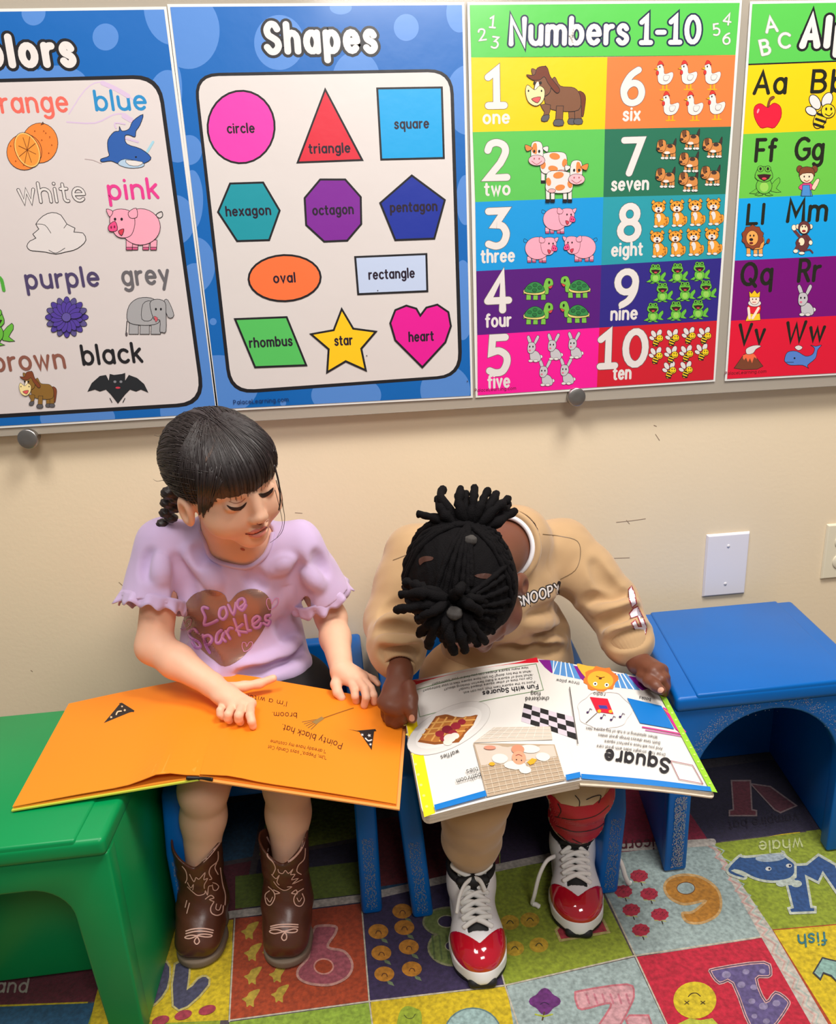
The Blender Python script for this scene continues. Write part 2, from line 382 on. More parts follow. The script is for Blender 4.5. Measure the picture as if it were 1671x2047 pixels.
def wrap_ink(objs, grid=4.0, lift=0.0006, step=1.2e-4):
    """ink on a modelled surface, measured along the sight line once and laid on the surface itself"""
    b = mesh_bvh(objs); oc = V3(CAM)
    def surf(u, v, l):
        d = Vector(ray(u, v)).normalized(); h = b.ray_cast(oc, d)
        if h[0] is None: return None
        n = h[1] if h[1].dot(d) < 0 else -h[1]
        return h[0]+n*(lift+l)
    return Ink(surf, lambda x, y: (x, y), step, grid)
# ------------------------------------------------------------------ the room
WALLY = 0.03
M_wall = mat('painted_wall', (238, 218, 186), 0.55, bump=0.12, bscale=140, var=0.025, vscale=3)
M_floor = mat('vinyl_floor', (120, 100, 82), 0.5, var=0.1, vscale=12)
tag(obj_bm('wall_back', box_bm(-2.2, 2.4, WALLY, WALLY+0.1, -0.012, 2.7), M_wall), kind='structure')
tag(obj_bm('floor', box_bm(-2.2, 2.4, -2.4, WALLY+0.1, -0.06, -0.007), M_floor), kind='structure')
tag(obj_bm('baseboard_back', bevel(box_bm(-2.2, 2.4, WALLY-0.011, WALLY, -0.007, 0.085), 0.004), mat('vinyl_baseboard', (96, 84, 74), 0.5)), kind='structure')
# scuffs on the wall are small marks of paint
wk = plane_ink((0, WALLY, 0), (1, 0, 0), (0, 0, 1), base=0.0002)
d = wk.root()
for a in ([(1226, 1116), (1258, 1115)], [(590, 1025), (604, 1026)], [(1232, 1044), (1262, 1041), (1290, 1037)], [(1252, 1040), (1258, 1047)], [(1310, 868), (1318, 880)], [(238, 1164), (246, 1171)], [(62, 1340), (65, 1342)], [(1307, 850), (1312, 852)]):
    d.ln(a, 1.2, (150, 128, 108))
tag(wk.build('scuff_mark', mat('scuff_paint', (150, 128, 108), 0.7, attr=True), bpy.data.objects['wall_back'], (0, -1, 0)), kind=None)
# ------------------------------------------------------------------ rug
M_rug = mat('printed_rug_pile', (200, 200, 200), 0.85, bump=0.5, bscale=900, var=0.22, vscale=160, attr=True, sheen=0.25, bdist=0.002, spec=0.25, mid=0.74)
rk = plane_ink((0, 0, 0), (1, 0, 0), (0, 1, 0), step=1.2e-5, base=-0.002)
d = rk.root()
C_lb = (168, 186, 184); C_gr = (150, 166, 44); C_ye = (226, 196, 30); C_pu = (62, 48, 88); C_or = (178, 70, 34); C_rd = (204, 36, 62); C_dp = (52, 44, 74); C_mr = (112, 36, 52); C_bl = (40, 92, 128); C_st = (206, 196, 186)
# ground of the whole rug, then the lattice of tiles carried on beyond the picture
rk.v += [Vector((-0.95, -1.15, -.002)), Vector((1.1, -1.15, -.002)), Vector((1.1, 0.012, -.002)), Vector((-0.95, 0.012, -.002))]; rk.f.append((0, 1, 2, 3)); rk.c.append((92, 80, 84))
o0 = np.array(rk.at(1265.6, 1908.6)); e1 = np.array(rk.at(1009, 1966))-o0; e2 = np.array(rk.at(1216.7, 1795.6))-o0
e2 = e2/np.linalg.norm(e2)*np.linalg.norm(e1)*0.93
pal = [C_gr, C_lb, C_ye, C_rd, C_pu, C_or]
for i in range(-4, 5):
    for j in range(-3, 4):
        q = [o0+e1*(i+a)+e2*(j+b) for a, b in ((.03, .03), (.97, .03), (.97, .97), (.03, .97))]
        if all(-0.95 < k[0] < 1.1 and -1.15 < k[1] < 0 for k in q): rk.face([tuple(k) for k in q], pal[(i*2+j*3) % 6] if j < 1 else [C_dp, C_mr, C_gr, C_bl][(i+2*j) % 4], 1)
d.lay[0] = 2
T = lambda pts, c: d.p(pts, c, 0)
T([(1009, 1966), (1265.6, 1908.6), (1163, 1700), (960, 1740)], C_gr)
T([(1271, 1907), (1522, 1870.6), (1421, 1687), (1168, 1702)], C_lb)
T([(738, 1998), (1009, 1966), (950, 1750), (722, 1790)], C_pu)
T([(458, 2036), (736, 1998), (722, 1804), (469, 1835)], C_or)
T([(178, 2050), (456, 2037), (466, 1836), (215, 1875)], C_ye)
T([(-40, 2008), (188, 2000), (222, 1880), (-40, 1900)], C_mr)
T([(-40, 2110), (160, 2100), (188, 2003), (-40, 2012)], C_bl)
T([(458, 2041), (740, 2002), (748, 2090), (450, 2110)], (150, 180, 60))
T([(741, 2001), (1011, 1970), (1042, 2110), (748, 2110)], C_ye)
T([(1013, 1969), (1268, 1912), (1375, 2140), (1042, 2140)], C_lb)
T([(1273, 1911), (1522, 1873), (1700, 2160), (1382, 2160)], C_rd)
# letter tiles beyond the border
T([(1427, 1684), (1649, 1657), (1900, 1826), (1543, 1856)], C_gr)
T([(1546, 1858), (1900, 1828), (2150, 2200), (1760, 2200)], C_ye)
T([(1330, 1545), (1560, 1515), (1649, 1655), (1425, 1682)], C_dp)
T([(1240, 1565), (1328, 1548), (1420, 1684), (1240, 1702)], (150, 24, 60))
T([(1000, 1590), (1238, 1566), (1238, 1702), (1000, 1735)], (60, 40, 80))
T([(470, 1750), (722, 1720), (722, 1785), (470, 1815)], (110, 130, 40))
T([(730, 1640), (998, 1600), (998, 1735), (730, 1775)], (120, 36, 44))
d.p([(1421, 1687), (1427, 1684), (1544, 1857), (1700, 2120), (1664, 2120), (1522, 1872)], C_st, 0)
d.ln([(217, 1868), (466, 1826), (722, 1794), (950, 1742), (1168, 1697), (1424, 1682)], 15, C_st)
# zigzag on the border strip
for (x0, y0, x1, y1) in ((1424, 1690, 1530, 1868), (1530, 1868, 1690, 2150)):
    n = 8; z1 = []; z2 = []
    for i in range(n*2+1):
        t = i/(n*2); x = x0+(x1-x0)*t; y = y0+(y1-y0)*t; w = 9 if i % 2 else -7
        z1.append((x+w, y)); z2.append((x+w+8, y-2))
    d.ln(z1, 3, (214, 172, 164)); d.ln(z2, 2, (174, 194, 186))
# seams between tiles
for a in ([(469, 1833), (458, 2040)], [(722, 1800), (738, 2000), (746, 2060)], [(950, 1750), (1009, 1967), (1040, 2060)], [(1216, 1795), (1270, 1909), (1340, 2060)], [(458, 2038), (738, 2000), (1009, 1968), (1268, 1909), (1523, 1871)]):
    d.ln(a, 3, (206, 196, 176))
OUT = (206, 190, 160)
# orange nine
d.p([(1328, 1772), (1339, 1754.5), (1368, 1747), (1403, 1753), (1433, 1775), (1441.5, 1804.5), (1433, 1828), (1403, 1843), (1374, 1841), (1364, 1824), (1383, 1822), (1403, 1807), (1408, 1799), (1368, 1806), (1339, 1793)], (196, 132, 44), 5, 4, oc=(214, 170, 110))
d.e(1371, 1774, 18, 12, C_lb, 0, 1.5, (120, 70, 30))
for x, y in ((1277.5, 1749), (1297.5, 1785), (1246, 1780), (1262, 1817), (1319, 1826), (1281, 1857)):
    q = d.loc(x, y, 1, lay=4); q.ln([(2, 8), (6, 19)], 2.4, (60, 50, 40)); q.ln([(-10, 12), (4, 12), (12, 14)], 2, (190, 190, 110)); q.p([(18*math.cos(t*.314)*(1.05 if t % 2 else .93), 12.5*math.sin(t*.314)*(1.05 if t % 2 else .93)) for t in range(20)], (186, 40, 66), 0)
    for k in range(7): q.ln([(-12+4*k, -5+(k*5) % 9), (-10+4*k, -7+(k*5) % 9)], 1.2, (110, 16, 44))
# grapes, striped two, red one with sun
d.p([(1089+(28+4*math.cos(t*math.pi/3.5))*math.cos(t*math.pi/14), 2000+(23+4*math.cos(t*math.pi/3.5))*math.sin(t*math.pi/14)) for t in range(28)], (112, 48, 122), 0)
d.ln([(1088, 2022), (1084, 2037)], 3, (90, 70, 30)); d.ln([(1070, 2026), (1088, 2030), (1104, 2026)], 3, (180, 190, 60)); d.ln([(1080, 2006), (1088, 2002), (1097, 2006)], 1.6, (50, 20, 70), 3)
two = [(1150, 1986), (1160, 1979), (1253, 1966), (1267, 1984), (1260, 2009), (1229, 2060), (1192, 2060), (1220, 2012), (1212, 2004), (1163, 2016), (1152, 2002)]
d.p(two, (222, 166, 172), 4, 3, oc=(206, 120, 130))
for x in range(1172, 1256, 16): d.ln([(x, 1986), (x+6, 2004)], 4, (206, 128, 142))
d.p([(1251, 2036), (1258, 2028), (1296, 2028), (1308, 2062), (1262, 2064)], (222, 166, 172), 4, oc=(206, 120, 130))
one = [(1421, 1943), (1430, 1935), (1527, 1922), (1541, 1943), (1535, 1951), (1512, 1955), (1531, 2001), (1550, 1982), (1574, 1997), (1574, 2012), (1540, 2056), (1503, 2056), (1465, 1964), (1438, 1964)]
d.p(one, (104, 90, 142), 6, 3, oc=(222, 176, 172)); d.p(one, None, 2, 3, oc=(70, 50, 90))
for x, y, r in ((1452, 1947, 9), (1491, 1941, 7), (1524, 1940, 6), (1482, 1967, 8), (1507, 1972, 7), (1503, 2000, 7), (1526, 2010, 9), (1552, 2004, 8), (1532, 2040, 7), (1508, 2030, 6)): d.e(x, y, r, r*.8, (150, 138, 176), 0, 0)
d.e(1389, 1998, 43, 37, (226, 200, 40), 0, 0); d.ln([(1376, 1991), (1382, 1985), (1392, 1984), (1400, 1990)], 2, (70, 50, 20), 3)
for x in (1373, 1405): d.ln([(x-4, 2000), (x+4, 2006)], 1.8, (70, 50, 20)); d.ln([(x+4, 2000), (x-4, 2006)], 1.8, (70, 50, 20))
d.p([(1352, 2047), (1378, 2034), (1400, 2038), (1424, 2034), (1438, 2049), (1400, 2062)], (200, 204, 70), 0)
# light blue ring and green pear on the yellow tile
d.e(945, 2064, 56, 50, (168, 198, 196), 0, 3, (110, 140, 140)); d.e(945, 2078, 20, 22, C_ye, 0, 2, (110, 140, 140))
d.p([(796, 2060), (798, 2024), (812, 2010), (830, 2014), (842, 2024), (838, 2060)], (158, 178, 50), 0, 4); d.ln([(808, 2028), (814, 2034), (824, 2034), (830, 2026)], 1.5, (80, 90, 30), 3)
# green one block and little suns
d.p([(1111, 1858), (1124, 1844), (1206, 1838), (1217, 1862), (1120, 1879)], (180, 52, 66), 5, oc=(196, 180, 110))
for x, y in ((1019, 1842), (1059, 1837), (1028.5, 1894), (1077, 1887)):
    q = d.loc(x, y, 1, lay=6); q.e(0, 0, 19, 15, (204, 166, 40), 0, 0); q.ln([(-6, 2), (-2, -3), (3, -3), (7, 2)], 1.8, (60, 60, 20), 3)
# green eight and oranges
for p_, h_ in (((898, 1842, 50, 27), (893, 1841, 18, 12)), ((906, 1893, 48, 34), (904, 1890, 14, 10))):
    d.e(p_[0], p_[1], p_[2]+4, p_[3]+4, (150, 150, 110), 0, 0)
for p_ in ((898, 1842, 50, 27), (906, 1893, 48, 34)): d.e(*p_, (122, 138, 72), 0, 0)
for x in range(864, 950, 14): d.ln([(x, 1870), (x+5, 1915)], 4, (92, 110, 60))
for h_ in ((893, 1841, 18, 12), (904, 1890, 14, 10)): d.e(*h_, C_pu, 0, 2, (190, 190, 150))
for x, y in ((804, 1819.5), (756, 1860), (808, 1852), (762, 1903), (817, 1891), (768, 1945), (823, 1935)):
    q = d.loc(x, y, 1, lay=6); q.p([(4, 12), (16, 16), (20, 24), (8, 20)], (120, 138, 100), 0); q.e(0, 0, 20, 15, (208, 138, 40), 0, 0); q.ln([(-5, 4), (-2, -1), (4, 0), (6, 5)], 1.8, (110, 60, 20), 3)
# pink six and ducks
six = [(627, 1858), (636, 1850), (670, 1851), (670, 1865), (655, 1892), (688, 1901), (704, 1926), (695, 1951), (663, 1967), (623, 1966), (598, 1955), (596, 1937), (616, 1912), (621, 1879)]
d.p(six, (168, 84, 98), 5, 4, oc=(206, 150, 140)); d.e(647, 1931, 19, 15, C_or, 0, 3, (220, 150, 140))
for x, y in ((497, 1858), (503, 1901), (503, 1948), (499, 1993), (557, 1984), (553, 1944), (540, 1900)):
    d.loc(x, y, 1, lay=6).p([(-16, 2), (-6, -3), (0, -12), (20, -18), (14, -4), (8, 6), (8, 18), (0, 14), (-6, 18), (-8, 8)], (196, 166, 60), 0, 3)
# dark four and pink seeds
d.p([(349, 1926), (345, 2010), (375, 2012), (418, 1968), (412, 1950), (395, 1955), (375, 1975), (380, 1926)], (78, 76, 104), 4, 2, oc=(206, 190, 120))
d.p([(322, 1925), (340, 1932), (335, 1975), (312, 2005), (300, 2004)], (78, 76, 104), 4, 2, oc=(206, 190, 120))
for x, y in ((321, 2039), (366, 2028), (414, 2018)): d.e(x, y, 18, 9, (176, 62, 80), -18, 0)
d.p([(226, 1990), (236, 1975), (246, 2000), (236, 2024)], (60, 60, 110), 2, 2, oc=(206, 190, 120)); d.e(226, 2046, 12, 7, (176, 62, 80), -18, 0)
d.tx('and', 22, 1982, 26, (196, 186, 170), .16, ital=.2)
# whale tile
d.p([(1454, 1735), (1478, 1710), (1490, 1712), (1560, 1706), (1565, 1702), (1572, 1712), (1588, 1724), (1592, 1738), (1580, 1756), (1545, 1762), (1510, 1756), (1482, 1742), (1466, 1740), (1490, 1750), (1486, 1756), (1460, 1748)], (44, 84, 140), 5, 3, oc=(200, 206, 190))
d.e(1540, 1714, 30, 8, (170, 184, 196), -4, 0)
for x in (1536, 1577): d.e(x, 1736-(x-1536)*.15, 6, 4, (220, 220, 216), 0, 0); d.e(x+2, 1736-(x-1536)*.15, 2.4, 2.4, (20, 20, 60), 0, 0)
d.p([(1590, 1728), (1612, 1727), (1636, 1708), (1671, 1728), (1690, 1780), (1676, 1790), (1645, 1745), (1636, 1764), (1612, 1752), (1622, 1812), (1630, 1813), (1630, 1823), (1580, 1825), (1576, 1815), (1584, 1813), (1572, 1765), (1590, 1752)], (46, 84, 142), 5, oc=(200, 206, 190))
for x, y in ((1562, 1765), (1580, 1762), (1592, 1766)): d.e(x, y, 11, 7, (196, 206, 196), 0, 0)
d.tx('whale', 1560, 1679, 23, (206, 214, 150), .15, ang=176)
d.tx('fish', 1623, 1866, 24, (60, 130, 140), .16, ang=174)
d.p([(1626, 1944), (1644, 1914), (1668, 1920), (1690, 1924), (1700, 1990), (1662, 1950), (1646, 1944), (1640, 1957)], (150, 190, 180), 3, oc=(60, 60, 70))
# vampire tile
d.p([(1462, 1560), (1500, 1560), (1503, 1618), (1512, 1620), (1512, 1630), (1458, 1630), (1458, 1620), (1466, 1618)], (150, 70, 84), 3, oc=(190, 160, 160))
d.p([(1500, 1566), (1540, 1572), (1584, 1604), (1592, 1610), (1560, 1624), (1548, 1618)], (130, 66, 80), 3, oc=(190, 160, 160))
d.tx('vampire bat', 1525, 1634, 17, (40, 26, 54), .16, ang=173)
d.tx('unicorn', 1290, 1678, 20, (96, 20, 40), .16, ang=176)
# thickness of the pile
e_ = [(-0.95, -1.15), (1.1, -1.15), (1.1, 0.012), (-0.95, 0.012)]
for i in range(4):
    a, b = e_[i], e_[(i+1) % 4]; k = len(rk.v); rk.v += [Vector((*a, -.002)), Vector((*b, -.002)), Vector((*b, -0.0069)), Vector((*a, -0.0069))]; rk.f.append((k, k+1, k+2, k+3)); rk.c.append((150, 140, 120))
tag(rk.build('alphabet_rug', M_rug), 'colorful printed alphabet and number rug covering the floor under the chairs', 'rug')
# ------------------------------------------------------------------ clear panel, standoffs, wall plates
M_clear = clear_mat()
zb0, zb1 = Yp(0, 879, 0.006)[2], Yp(1671, 766, 0.006)[2]
zb = (zb0+zb1)/2
o = obj_bm('acrylic_panel', bevel(box_bm(-1.1, 1.25, 0.003, 0.0075, zb, 1.52), 0.0008, 2), M_clear)
tag(o, 'long clear acrylic panel standing off the beige wall behind all the posters', 'panel')
M_steel = mat('brushed_steel', (176, 172, 168), 0.32, metal=1.0, bump=0.25, bscale=40, stretch=(1, 40, 40), bdist=0.0005)
def lathe_y(prof, seg=40):
    v = []; f = []
    for r, y in prof:
        for k in range(seg): v.append((r*math.cos(2*math.pi*k/seg), y, r*math.sin(2*math.pi*k/seg)))
    for i in range(len(prof)-1):
        for k in range(seg): f.append((i*seg+k, i*seg+(k+1) % seg, (i+1)*seg+(k+1) % seg, (i+1)*seg+k))
    return np.array(v), f
for px, py, lab in ((55, 878, 'round brushed steel standoff knob on the panel edge below the brown pony and bat'), (1153, 794, 'round brushed steel standoff knob on the panel edge below the numbers poster')):
    q = Yp(px, py, -0.008); r = 0.0168
    t = empty('standoff_knob', (q[0], 0.0, q[2]), lab, 'knob', 'standoff knobs holding the panel')
    v, f = lathe_y([(0.0001, -0.0095), (r*.3, -0.0096), (r*.9, -0.0095), (r*.97, -0.009), (r, -0.008), (r, 0.0026), (0.0001, 0.0026)]); obj_np('cap', v+q*[1, 0, 1], f, M_steel, t)
    v, f = lathe_y([(0.0001, 0.0078), (0.009, 0.0078), (0.009, WALLY), (0.0001, WALLY)]); obj_np('barrel', v+q*[1, 0, 1], f, M_steel, t)
M_pw = mat('white_plastic', (232, 228, 236), 0.35); M_iv = mat('ivory_plastic', (232, 222, 196), 0.35); M_scr = mat('screw_paint', (225, 222, 226), 0.3)
def plate(c, w, h, lab, m, outlet):
    t = empty('outlet_plate' if outlet else 'blank_wall_plate', (c[0], WALLY, c[1]), lab, 'wall plate')
    bm = box_bm(c[0]-w/2, c[0]+w/2, WALLY-0.006, WALLY, c[1]-h/2, c[1]+h/2)
    for v in bm.verts:
        if v.co.y < WALLY-0.003: v.co.x += (c[0]-v.co.x)*0.08; v.co.z += (c[1]-v.co.z)*0.055
    obj_bm('plate', bevel(bm, 0.0012, 2), m, t)
    for dz in ((0,) if outlet else (-.3, .3)):
        v, f = lathe_y([(0.0001, -0.0012), (0.003, -0.001), (0.0036, 0), (0.0036, 0.002)], 16); obj_np('screw', v+[c[0], WALLY-0.0061, c[1]+dz*h], f, M_scr, t)
    if outlet:
        for dz in (-.18, .18):
            v, f = lathe_y([(0.0001, -0.002), (0.016, -0.002), (0.0172, -0.001), (0.0172, 0.002)], 28); s = obj_np('socket', v+[c[0], WALLY-0.0062, c[1]+dz*h], f, m, t)
            for dx in (-.006, .006): obj_bm('slot', box_bm(c[0]+dx-.0009, c[0]+dx+.0009, WALLY-0.0086, WALLY-0.008, c[1]+dz*h-.003, c[1]+dz*h+.005), mat('slot_dark', (40, 36, 32), .6), s)
a, b_ = Yp(1414, 1068, WALLY-.004), Yp(1500, 1063, WALLY-.004); c_ = Yp(1446, 1191, WALLY-.004)
plate(((a[0]+b_[0])/2, (a[2]+b_[2]+2*c_[2])/4), b_[0]-a[0]+.002, (a[2]+b_[2])/2-c_[2], 'white blank wall plate with two screws above the empty blue chair', M_pw, False)
q1, q2 = Yp(1655, 1049, WALLY-.004), Yp(1643, 1158, WALLY-.004)
plate((q1[0]+.036, (q1[2]+q2[2])/2), .074, q1[2]-q2[2]+.002, 'ivory electrical outlet plate cut by the right edge of the photo', M_iv, True)
# ------------------------------------------------------------------ posters
M_print = mat('laminated_print', (255, 255, 255), 0.32, attr=True, bump=0.06, bscale=14, bdist=0.01, coat=0.3, crough=0.12)
M_film = mat('laminate_film', (226, 224, 220), 0.25)
def pig(d, c=(240, 164, 184)):
    d.p([(40, -26), (50, -32), (52, -24), (46, -20)], None, 1.2, 3)
    for x in (2, 22, 36, -8): d.p([(x-6, 20), (x+6, 20), (x+5, 38), (x-6, 38)], c); d.p([(x-6, 33), (x+5, 33), (x+5, 38), (x-6, 38)], (206, 90, 130))
    d.e(12, -4, 36, 33, c); d.p([(-44, -14), (-36, -34), (-10, -34), (2, -16), (-4, 10), (-20, 16), (-34, 10)], c, sm=4)
    d.p([(-38, -32), (-50, -36), (-44, -22)], c, sm=3); d.p([(-10, -30), (4, -38), (6, -22), (-6, -20)], c, sm=3)
    d.p([(-46, -6), (-34, -14), (-30, 2), (-44, 4)], (232, 76, 132), sm=3); d.e(-41, -3, 1.4, 2.6, (120, 20, 60), 0, 0); d.e(-35, -4, 1.4, 2.6, (120, 20, 60), 0, 0)
    for x in (-34, -22): d.e(x, -18, 2.2, 2.6, BK, 0, 0)
    d.p([(-28, 4), (-18, 0), (-22, 12)], (214, 60, 80), sm=3)
def horse(d, c=(124, 82, 58), mane=(112, 54, 34), leg=True):
    d.p([(50, -12), (62, -2), (60, 26), (56, 40), (48, 20), (44, 0)], mane, sm=4)
    for x in (36, 48): d.p([(x-8, 20), (x+6, 18), (x+6, 48), (x-7, 48)], c); d.p([(x-8, 44), (x+7, 44), (x+7, 54), (x-8, 54)], (92, 88, 92), sm=2)
    d.p([(-12, -20), (0, -40), (12, -22), (40, -18), (52, 0), (48, 26), (10, 28), (-14, 20), (-20, 0)], c, sm=4)
    d.p([(-28, 16), (-8, 16), (-12, 38), (-16, 48), (-24, 42), (-20, 30)], c, sm=2); d.p([(-24, 38), (-10, 36), (-14, 48), (-26, 48)], (92, 88, 92), sm=2)
    d.p([(4, 18), (18, 18), (16, 50), (2, 50)], c); d.p([(0, 46), (17, 46), (17, 57), (-1, 57)], (92, 88, 92), sm=2)
    d.p([(-40, -30), (-46, -56), (-30, -52), (-18, -62), (-10, -44), (-8, -12), (-24, 0), (-40, -6)], c, sm=4)
    d.p([(-44, -34), (-56, -44), (-40, -44), (-34, -58), (-16, -60), (-8, -40), (10, -16), (4, -8), (-12, -26), (-20, -40), (-30, -34)], mane, sm=4)
    d.p([(-38, -24), (-32, -30), (-30, -6), (-40, -8)], (244, 232, 210), 0, 3)
    d.p([(-58, -10), (-54, -24), (-40, -14), (-30, -22), (-20, -14), (-22, 6), (-36, 18), (-52, 10)], (246, 224, 160), sm=4)
    for x in (-52, -26): d.e(x, -12, 1.6, 2.4, BK, 0, 0)
    for x in (-40, -28): d.e(x, -28, 2.6, 3, BK, 0, 0)
    d.p([(-46, 4), (-28, 0), (-34, 12)], (222, 90, 90), sm=3)
def cow(d):
    o = (226, 132, 66)
    for x in (-8, 4, 34, 46): d.p([(x-5, 20), (x+5, 20), (x+4, 52), (x-5, 52)], WH); d.p([(x-5, 45), (x+5, 45), (x+5, 52), (x-5, 52)], BK)
    d.p([(-14, -16), (10, -24), (44, -22), (50, 0), (46, 26), (-6, 28), (-16, 6)], WH, sm=4); d.e(36, 24, 9, 5, (240, 170, 170))
    for q in ((20, -14, 13, 8), (44, 2, 6, 10), (16, 16, 12, 7), (-8, 8, 6, 9)): d.e(*q, o, 10, 0)
    d.p([(-38, -26), (-34, -48), (-14, -48), (-8, -26), (-12, -4), (-34, -4)], WH, sm=4); d.p([(-36, -26), (-32, -44), (-24, -44), (-24, -20)], o, 0, 3)
    d.p([(-34, -34), (-52, -42), (-48, -26)], o, sm=3); d.p([(-10, -34), (4, -38), (2, -24)], WH, sm=3)
    d.e(-24, -4, 20, 13, (240, 180, 188)); d.ln([(-36, -2), (-24, 6), (-12, -2)], 1.2, (150, 60, 80), 3)
    for x in (-30, -18): d.e(x, -26, 2.6, 3.6, BK, 0, 0); d.e(x, -8, 1.6, 2.2, (170, 80, 90), 0, 0)
def chicken(d):
    for x in (0, 8): d.ln([(x, 12), (x, 26)], 3, (226, 170, 20)); d.ln([(x-6, 27), (x+5, 27)], 2.4, (226, 170, 20))
    d.p([(-14, -14), (-12, -26), (-4, -30), (2, -20), (4, -8), (20, -12), (22, -2), (14, 12), (0, 16), (-10, 10), (-12, -4)], WH, .8, 4, oc=(110, 60, 60))
    d.p([(-12, -26), (-8, -36), (-2, -34), (2, -26), (-4, -29)], (214, 50, 46), .6, 2); d.p([(-12, -22), (-20, -18), (-12, -16)], (240, 180, 30), .5); d.e(-12, -10, 3, 5, (214, 50, 46), 0, .4)
    d.p([(2, -4), (14, -4), (10, 6), (2, 6)], (222, 216, 212), .7, 3, oc=(150, 140, 140)); d.e(-7, -23, 1.5, 1.8, BK, 0, 0)
def dog(d):
    c = (206, 134, 70)
    d.p([(14, -8), (20, -22), (22, -20), (20, -4)], (60, 50, 44), .6, 2)
    for x in (-6, 2, 12, 17): d.p([(x-3, 4), (x+3, 4), (x+3, 20), (x-3, 20)], c, .6); d.e(x-1, 19, 4.4, 2.8, WH, 0, .5)
    d.p([(-10, -4), (4, -10), (18, -8), (20, 6), (12, 10), (-6, 10)], c, .8, 3); d.e(8, -6, 6, 4, (70, 50, 44), 0, 0); d.e(2, 8, 6, 3, WH, 0, 0)
    d.p([(-20, -2), (-16, -18), (-2, -18), (0, -4), (-6, 6), (-16, 6)], c, .8, 3); d.p([(-16, -16), (-8, -20), (-8, -8), (-13, -4)], (110, 66, 40), .6, 2)
    d.e(-17, 0, 4, 3, (60, 40, 36), 0, 0); d.e(-8, -8, 1.6, 2, BK, 0, 0); d.ln([(-14, 4), (-8, 3)], 1, (110, 40, 40))
def tiger(d):
    c = (238, 156, 52)
    d.p([(8, 10), (20, 6), (20, 20), (10, 26)], c, .6, 3)
    d.p([(-8, -2), (8, -2), (17, 12), (13, 26), (-6, 26), (-9, 10)], c, .8, 3); d.e(-1, 8, 5, 9, WH, 0, 0); d.p([(-9, 24), (-9, 8), (-4, 8), (-2, 26)], c, .6, 2)
    for x in (-7, 6): d.e(x, 26, 5, 3, WH, 0, .5)
    for x in (-12, 10): d.p([(x-4, -22), (x, -30), (x+5, -22)], c, .7, 2)
    d.e(-1, -14, 14, 12, c, 0, .8); d.e(-1, -9, 8, 6, WH, 0, 0); d.e(-1, -12, 2, 1.4, BK, 0, 0); d.e(-1, -6, 3, 2.4, (70, 20, 20), 0, 0)
    for x in (-6, 4): d.e(x, -17, 1.7, 2.2, BK, 0, 0)
    for x, y in ((-12, -16), (9, -16), (12, 10), (14, 16), (-2, -24), (10, 20)): d.ln([(x, y), (x+3, y+1)], 1.2, (140, 70, 20))
def frog(d, c=(104, 186, 62)):
    d.p([(12, 6), (24, -6), (26, 2), (20, 12), (28, 18), (12, 17)], c, .7, 2)
    for s_ in (-1, 1): d.p([(s_*6, 8), (s_*12, 10), (s_*8, 20), (s_*15, 23), (s_*2, 23)], c, .7, 2)
    d.p([(-24, 20), (-12, 12), (-8, 16), (-14, 21)], c, .6)
    d.e(0, 8, 13, 13, c, 0, .8); d.e(0, 10, 7, 8, (150, 206, 90), 0, 0)
    d.p([(-15, -6), (-8, -22), (8, -22), (14, -6), (0, 2)], c, .8, 3)
    for x in (-6, 6): d.e(x, -20, 5, 5, c, 0, .7); d.e(x, -20, 2, 2.6, BK, 0, 0)
    d.p([(-11, -10), (11, -10), (0, 0)], (60, 24, 30), .5, 2); d.e(0, -4, 4, 2, (214, 70, 80), 0, 0)
def turtle(d):
    g = (120, 186, 70)
    for x in (-18, -4, 12): d.p([(x-4, 8), (x+5, 8), (x+5, 22), (x-5, 22)], g, .7)
    d.p([(-30, 10), (-22, 4), (-20, 10)], g, .6)
    d.p([(12, 8), (12, -6), (18, -22), (30, -20), (32, -8), (24, -2), (22, 10)], g, .8, 3)
    d.p([(-28, 8), (-22, -6), (-8, -14), (6, -10), (16, 6), (0, 12)], (226, 206, 120), .7, 3); d.p([(-26, 5), (-20, -8), (-6, -15), (8, -10), (14, 3), (-4, 8)], (52, 134, 70), .8, 3)
    for q in ((-16, -3), (-5, -8), (5, -3), (-6, 2)): d.e(*q, 4.4, 3.4, (40, 112, 60), 0, .5)
    d.e(24, -14, 2, 3, BK, 0, 0); d.p([(22, -4), (31, -8), (27, -1)], (206, 70, 70), .4, 2)
def rabbit(d):
    c = (196, 192, 196)
    for p_ in ([(-8, -14), (-14, -30), (-9, -34), (-3, -18)], [(0, -16), (8, -34), (13, -30), (4, -14)]): d.p(p_, c, .8, 3)
    d.e(16, 12, 4, 4, (232, 228, 228), 0, .6); d.p([(-4, 0), (8, 0), (16, 12), (13, 22), (-4, 22), (-8, 8)], c, .8, 3)
    d.p([(-13, -4), (-10, -18), (2, -18), (5, -6), (-2, 4), (-10, 4)], c, .8, 3)
    for x in (-6, 5): d.e(x, 21, 5, 3, WH, 0, .5)
    d.e(-8, -2, 2.6, 1.8, (226, 110, 140), 0, 0)
    for x in (-8, -1): d.e(x, -10, 1.4, 2, BK, 0, 0)
def bee(d):
    for q in ((-8, -9, 5, 8, -30), (4, -11, 5, 8, 24), (-12, 0, 4, 6, -60)): d.e(*q[:4], WH, q[4], .8)
    d.e(-3, 8, 6, 10, (238, 200, 30), 25, .8)
    for q in (4, 9, 14): d.ln([(-9+(14-q)*.4, q-1), (4-(q-4)*.4, q+2)], 2.6, BK)
    d.e(5, 0, 7, 7, (240, 206, 30), 0, .8); d.e(3, -2, 1, 1.6, BK, 0, 0); d.e(8, -2, 1, 1.6, BK, 0, 0); d.ln([(2, 3), (6, 5), (9, 2)], .9, BK, 2)
